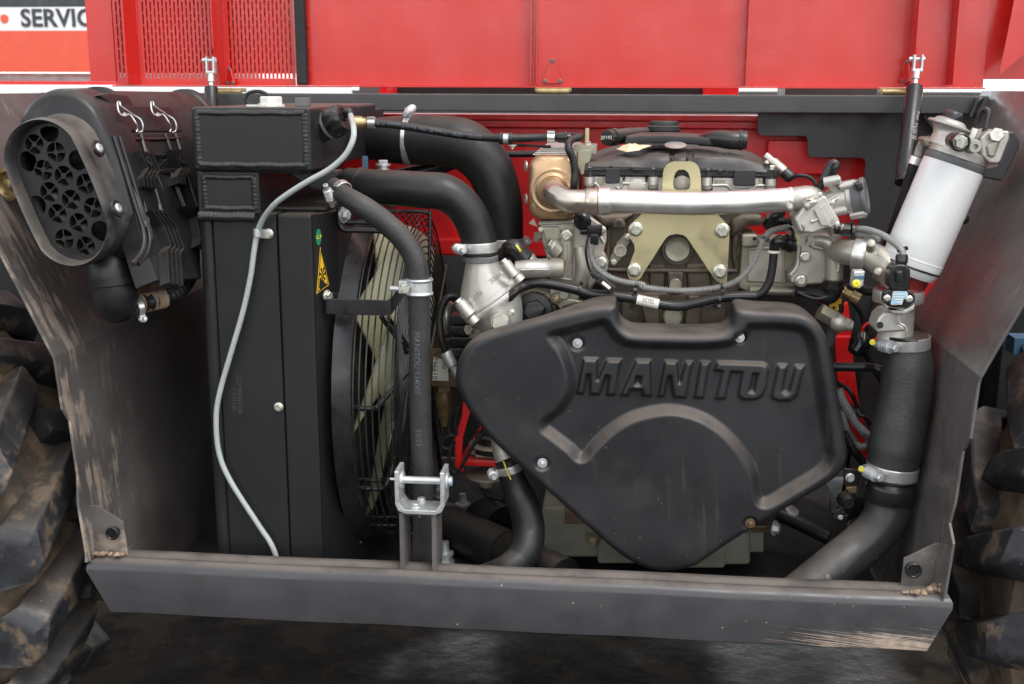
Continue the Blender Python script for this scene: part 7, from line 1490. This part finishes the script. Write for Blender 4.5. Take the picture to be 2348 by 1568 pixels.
c = q('E', 985, 505, YF+.056); d = im(-.3, 1); g_ = G(); g_.lathe(c-d*.008, d, [(0, 38*kf), (0, 44*kf), (.016, 44*kf), (.016, 38*kf)], 26); g_.build('clamp', 'steel', fp)
lump('elbow_block', 'E', [(1040, 350), (1095, 340), (1130, 380), (1120, 410), (1060, 410)], YF+.0, .05, 'alug', fp, .005)
g_ = G(); g_.prism(qq('E', [(930, 1290), (1100, 1320), (1150, 1325), (1050, 1465), (1010, 1440)], .42), YA*.01); tag(g_.build('lower_bracket', 'redframe', None, bevel=.003), 'dull red bracket below the white filter canister', 'bracket')
g_ = G(); g_.lathe(q('Z', 243, 1000, .30), im(.5, .5, -1), [(-.02, .010), (.004, .010), (.008, .006)], 14); tag(g_.build('guard_grommet', 'blackgloss'), 'tiny black grommet on the flare beside the filter', 'grommet')
# ------------------------------------------------------------------ small details on the castings
def line(nm, t, pts, Y, r, m, par): g_ = G(); g_.tube([q(t, x, y, Y) for x, y in pts], r, 8, sub=3); return g_.build(nm, m, par)
def bl(t, x, y, r, Y, par, kind='hex', m='bolt', d=None): c = q(t, x, y, Y); return bolt(par, c, d or -YA, K(t, r, c), kind, m)
# timing housing: raised ribs, extra bolts
line('rib', 'C', [(872, 965), (1000, 958), (1165, 950)], YL-.003, .0035, 'alu', gc)
line('rib', 'C', [(1038, 1000), (1040, 1150), (1036, 1290)], YL-.003, .003, 'alu', gc)
line('rib', 'C', [(1140, 960), (1145, 1200), (1140, 1450)], YL-.003, .003, 'alu', gc)
line('rib', 'C', [(1215, 1000), (1330, 1040), (1385, 1110)], YL-.003, .004, 'alu', gc)
line('rib', 'C', [(960, 1385), (1050, 1390), (1130, 1400)], YL-.003, .004, 'alu', gc)
for x, y, r in ((1080, 1510, 40), (890, 1010, 22), (1375, 1010, 24), (1215, 1500, 26)): bl('C', x, y, r, YL-.004, gc)
line('rib', 'C', [(735, 1325), (850, 1320), (945, 1322)], YW-.078*0-.024, .003, 'alub', wo)
for x, y, r, m in ((540, 548, 28, 'brass'), (858, 480, 24, 'bolt')): bl('H', x, y, r, YW-.055, wo, 'torx', m)
# side case right of the block: seam, studs, ribs
line('seam', 'D', [(1212, 1050), (1215, 1200), (1225, 1335)], YBk-.019, .003, 'alu', rc)
line('seam', 'D', [(945, 1062), (1080, 1056), (1208, 1052)], YBk-.019, .003, 'alu', rc)
line('seam', 'D', [(1290, 960), (1330, 1050), (1325, 1190), (1270, 1265)], YRt-.052, .004, 'alub', rc)
bl('D', 1108, 880, 46, YBk-.03, rc, 'plain', 'alu', im(-.1, -.4, -1))
bl('D', 990, 980, 16, YBk-.032, rc, 'torx', 'blackgloss')
bl('D', 1500, 640, 20, Yp-.03, rc, 'torx', 'bolt'); bl('D', 1600, 700, 20, Yp-.035, rc, 'torx', 'bolt'); bl('D', 1635, 870, 22, Yp-.035, rc, 'torx', 'bolt'); bl('D', 1640, 1195, 28, YRt-.07, rc, 'torx', 'alub')
lump('boss', 'D', [(1610, 1170), (1660, 1165), (1675, 1215), (1640, 1235), (1608, 1220)], YRt-.075, .03, 'alu', rc, .006)
line('vein', 'D', [(1430, 850), (1480, 830), (1520, 800)], Yp-.036, .004, 'alub', rc)
lump('lug', 'D', [(1650, 880), (1690, 860), (1700, 900), (1660, 930)], Yp-.01, .03, 'alu', rc, .004)
# valve cover: black plate for the shade in a slot, ridges, seam along the flange
lump('slot_shade', 'D', [(740, 312), (800, 308), (905, 335), (900, 350), (800, 345), (745, 330)], .50, .01, 'black', eng, .002)
for x in (1462, 1705): line('cover_ridge', 'Y', [(x, 640), (x, 560), (x+4, 500)], .430, .003, 'plastic', eng)
line('cover_bead', 'Y', [(110, 690), (700, 690), (1400, 700), (2300, 705)], YBk-.0185, .002, 'plastic', eng)
for t, x, y, r in (('Y', 520, 640, 26), ('Y', 840, 660, 30), ('D', 720, 455, 22)):
    c = q(t, x, y, YBk-.018); g_ = G(); g_.lathe(c, -YA, [(-.02, K(t, r, c)), (.006, K(t, r, c)*.9), (.008, K(t, r, c)*.5)], 18); g_.build('cover_boss', 'plastic', eng)
# head casting pockets: recess shade imitated by darker flat plates
for t, pts in (('Y', [(300, 830), (420, 830), (400, 930), (330, 940)]), ('Y', [(690, 840), (740, 840), (730, 900), (700, 900)]), ('Y', [(2130, 850), (2300, 850), (2290, 930), (2150, 930)]), ('D', [(1020, 520), (1080, 520), (1080, 560), (1030, 560)])):
    lump('pocket_shade', t, pts, YBk-.0105, .004, 'alug', hd, .001)
# stains of old oil below the cover flange read as thin brown drips
for x, h_ in ((720, 60), (1070, 80), (1240, 60), (2090, 70)):
    g_ = G(); g_.tube([q('Y', x, 808, YBk-.0095), q('Y', x+6, 808+h_*.6, YBk-.0095), q('Y', x+4, 808+h_, YBk-.0095)], [.004, .0025, .001], 6); g_.build('oil_drip', 'iron', hd)
# block: cast pads and oil plugs
for x, y, r in ((640, 1010, 26), (150, 1340, 22), (600, 1340, 22), (850, 1100, 24)): bl('D', x, y, r, YBk-.004, blk, 'torx', 'iron')
line('cast_line', 'D', [(820, 860), (840, 960), (830, 1100), (850, 1210)], YBk-.006, .006, 'iron', blk)
line('cast_line', 'C', [(1420, 1010), (1415, 1150), (1425, 1300)], YBk-.006, .006, 'iron', blk)
# extra leads: thin wires strapped along the sleeved hose and behind the charge hose
ew = thing('sensor_wires', 'thin black wires strapped between loom and quick connectors', 'wires', q('D', 1250, 1150, .37))
for pl_ in ([(1265, 893), (1290, 930), (1300, 1010)], [(1640, 880), (1700, 905), (1750, 950), (1720, 1010), (1690, 1080)], [(1330, 1400), (1420, 1440), (1500, 1450), (1560, 1430)]):
    g_ = G(); g_.tube([q('D', x, y, .36) for x, y in pl_], .0035, 8); g_.build('wire', 'blackgloss', ew)
ew2 = thing('return_lines', 'two thin dark fuel lines dropping between coolant housing and belt cover', 'pipes', q('J', 300, 500, .5))
for pl_, r in (([(300, 60), (330, 160), (400, 260), (420, 380), (380, 520)], .006), ([(420, 420), (430, 520), (480, 620), (560, 760), (600, 900)], .008), ([(240, 740), (320, 800), (370, 900), (400, 960)], .005)):
    g_ = G(); g_.tube([q('J', x, y, .5) for x, y in pl_], r, 10); g_.build('line', 'rubber', ew2)
# strap and foot round the overflow clip, hood weld spots
for y in (60, 110, 160):
    c = q('O', 365, y*2.9, YH-.003); g_ = G(); g_.lathe(Vector((c.x+.006, YH-.0005, c.z)), -YA, [(0, .004), (.002, .003)], 10); g_.build('weld_spot', 'red', hood)
for x, y in ((1945, 520), (2085, 430)):
    pass
# filter: stamped bead at the canister foot
g_ = G(); g_.lathe(cbm+ax*.012, ax, [(0, rf*1.0), (.001, rf*1.006), (.004, rf*1.006), (.005, rf*1.0)], 64, cap=False); g_.build('bead', 'white', ff)
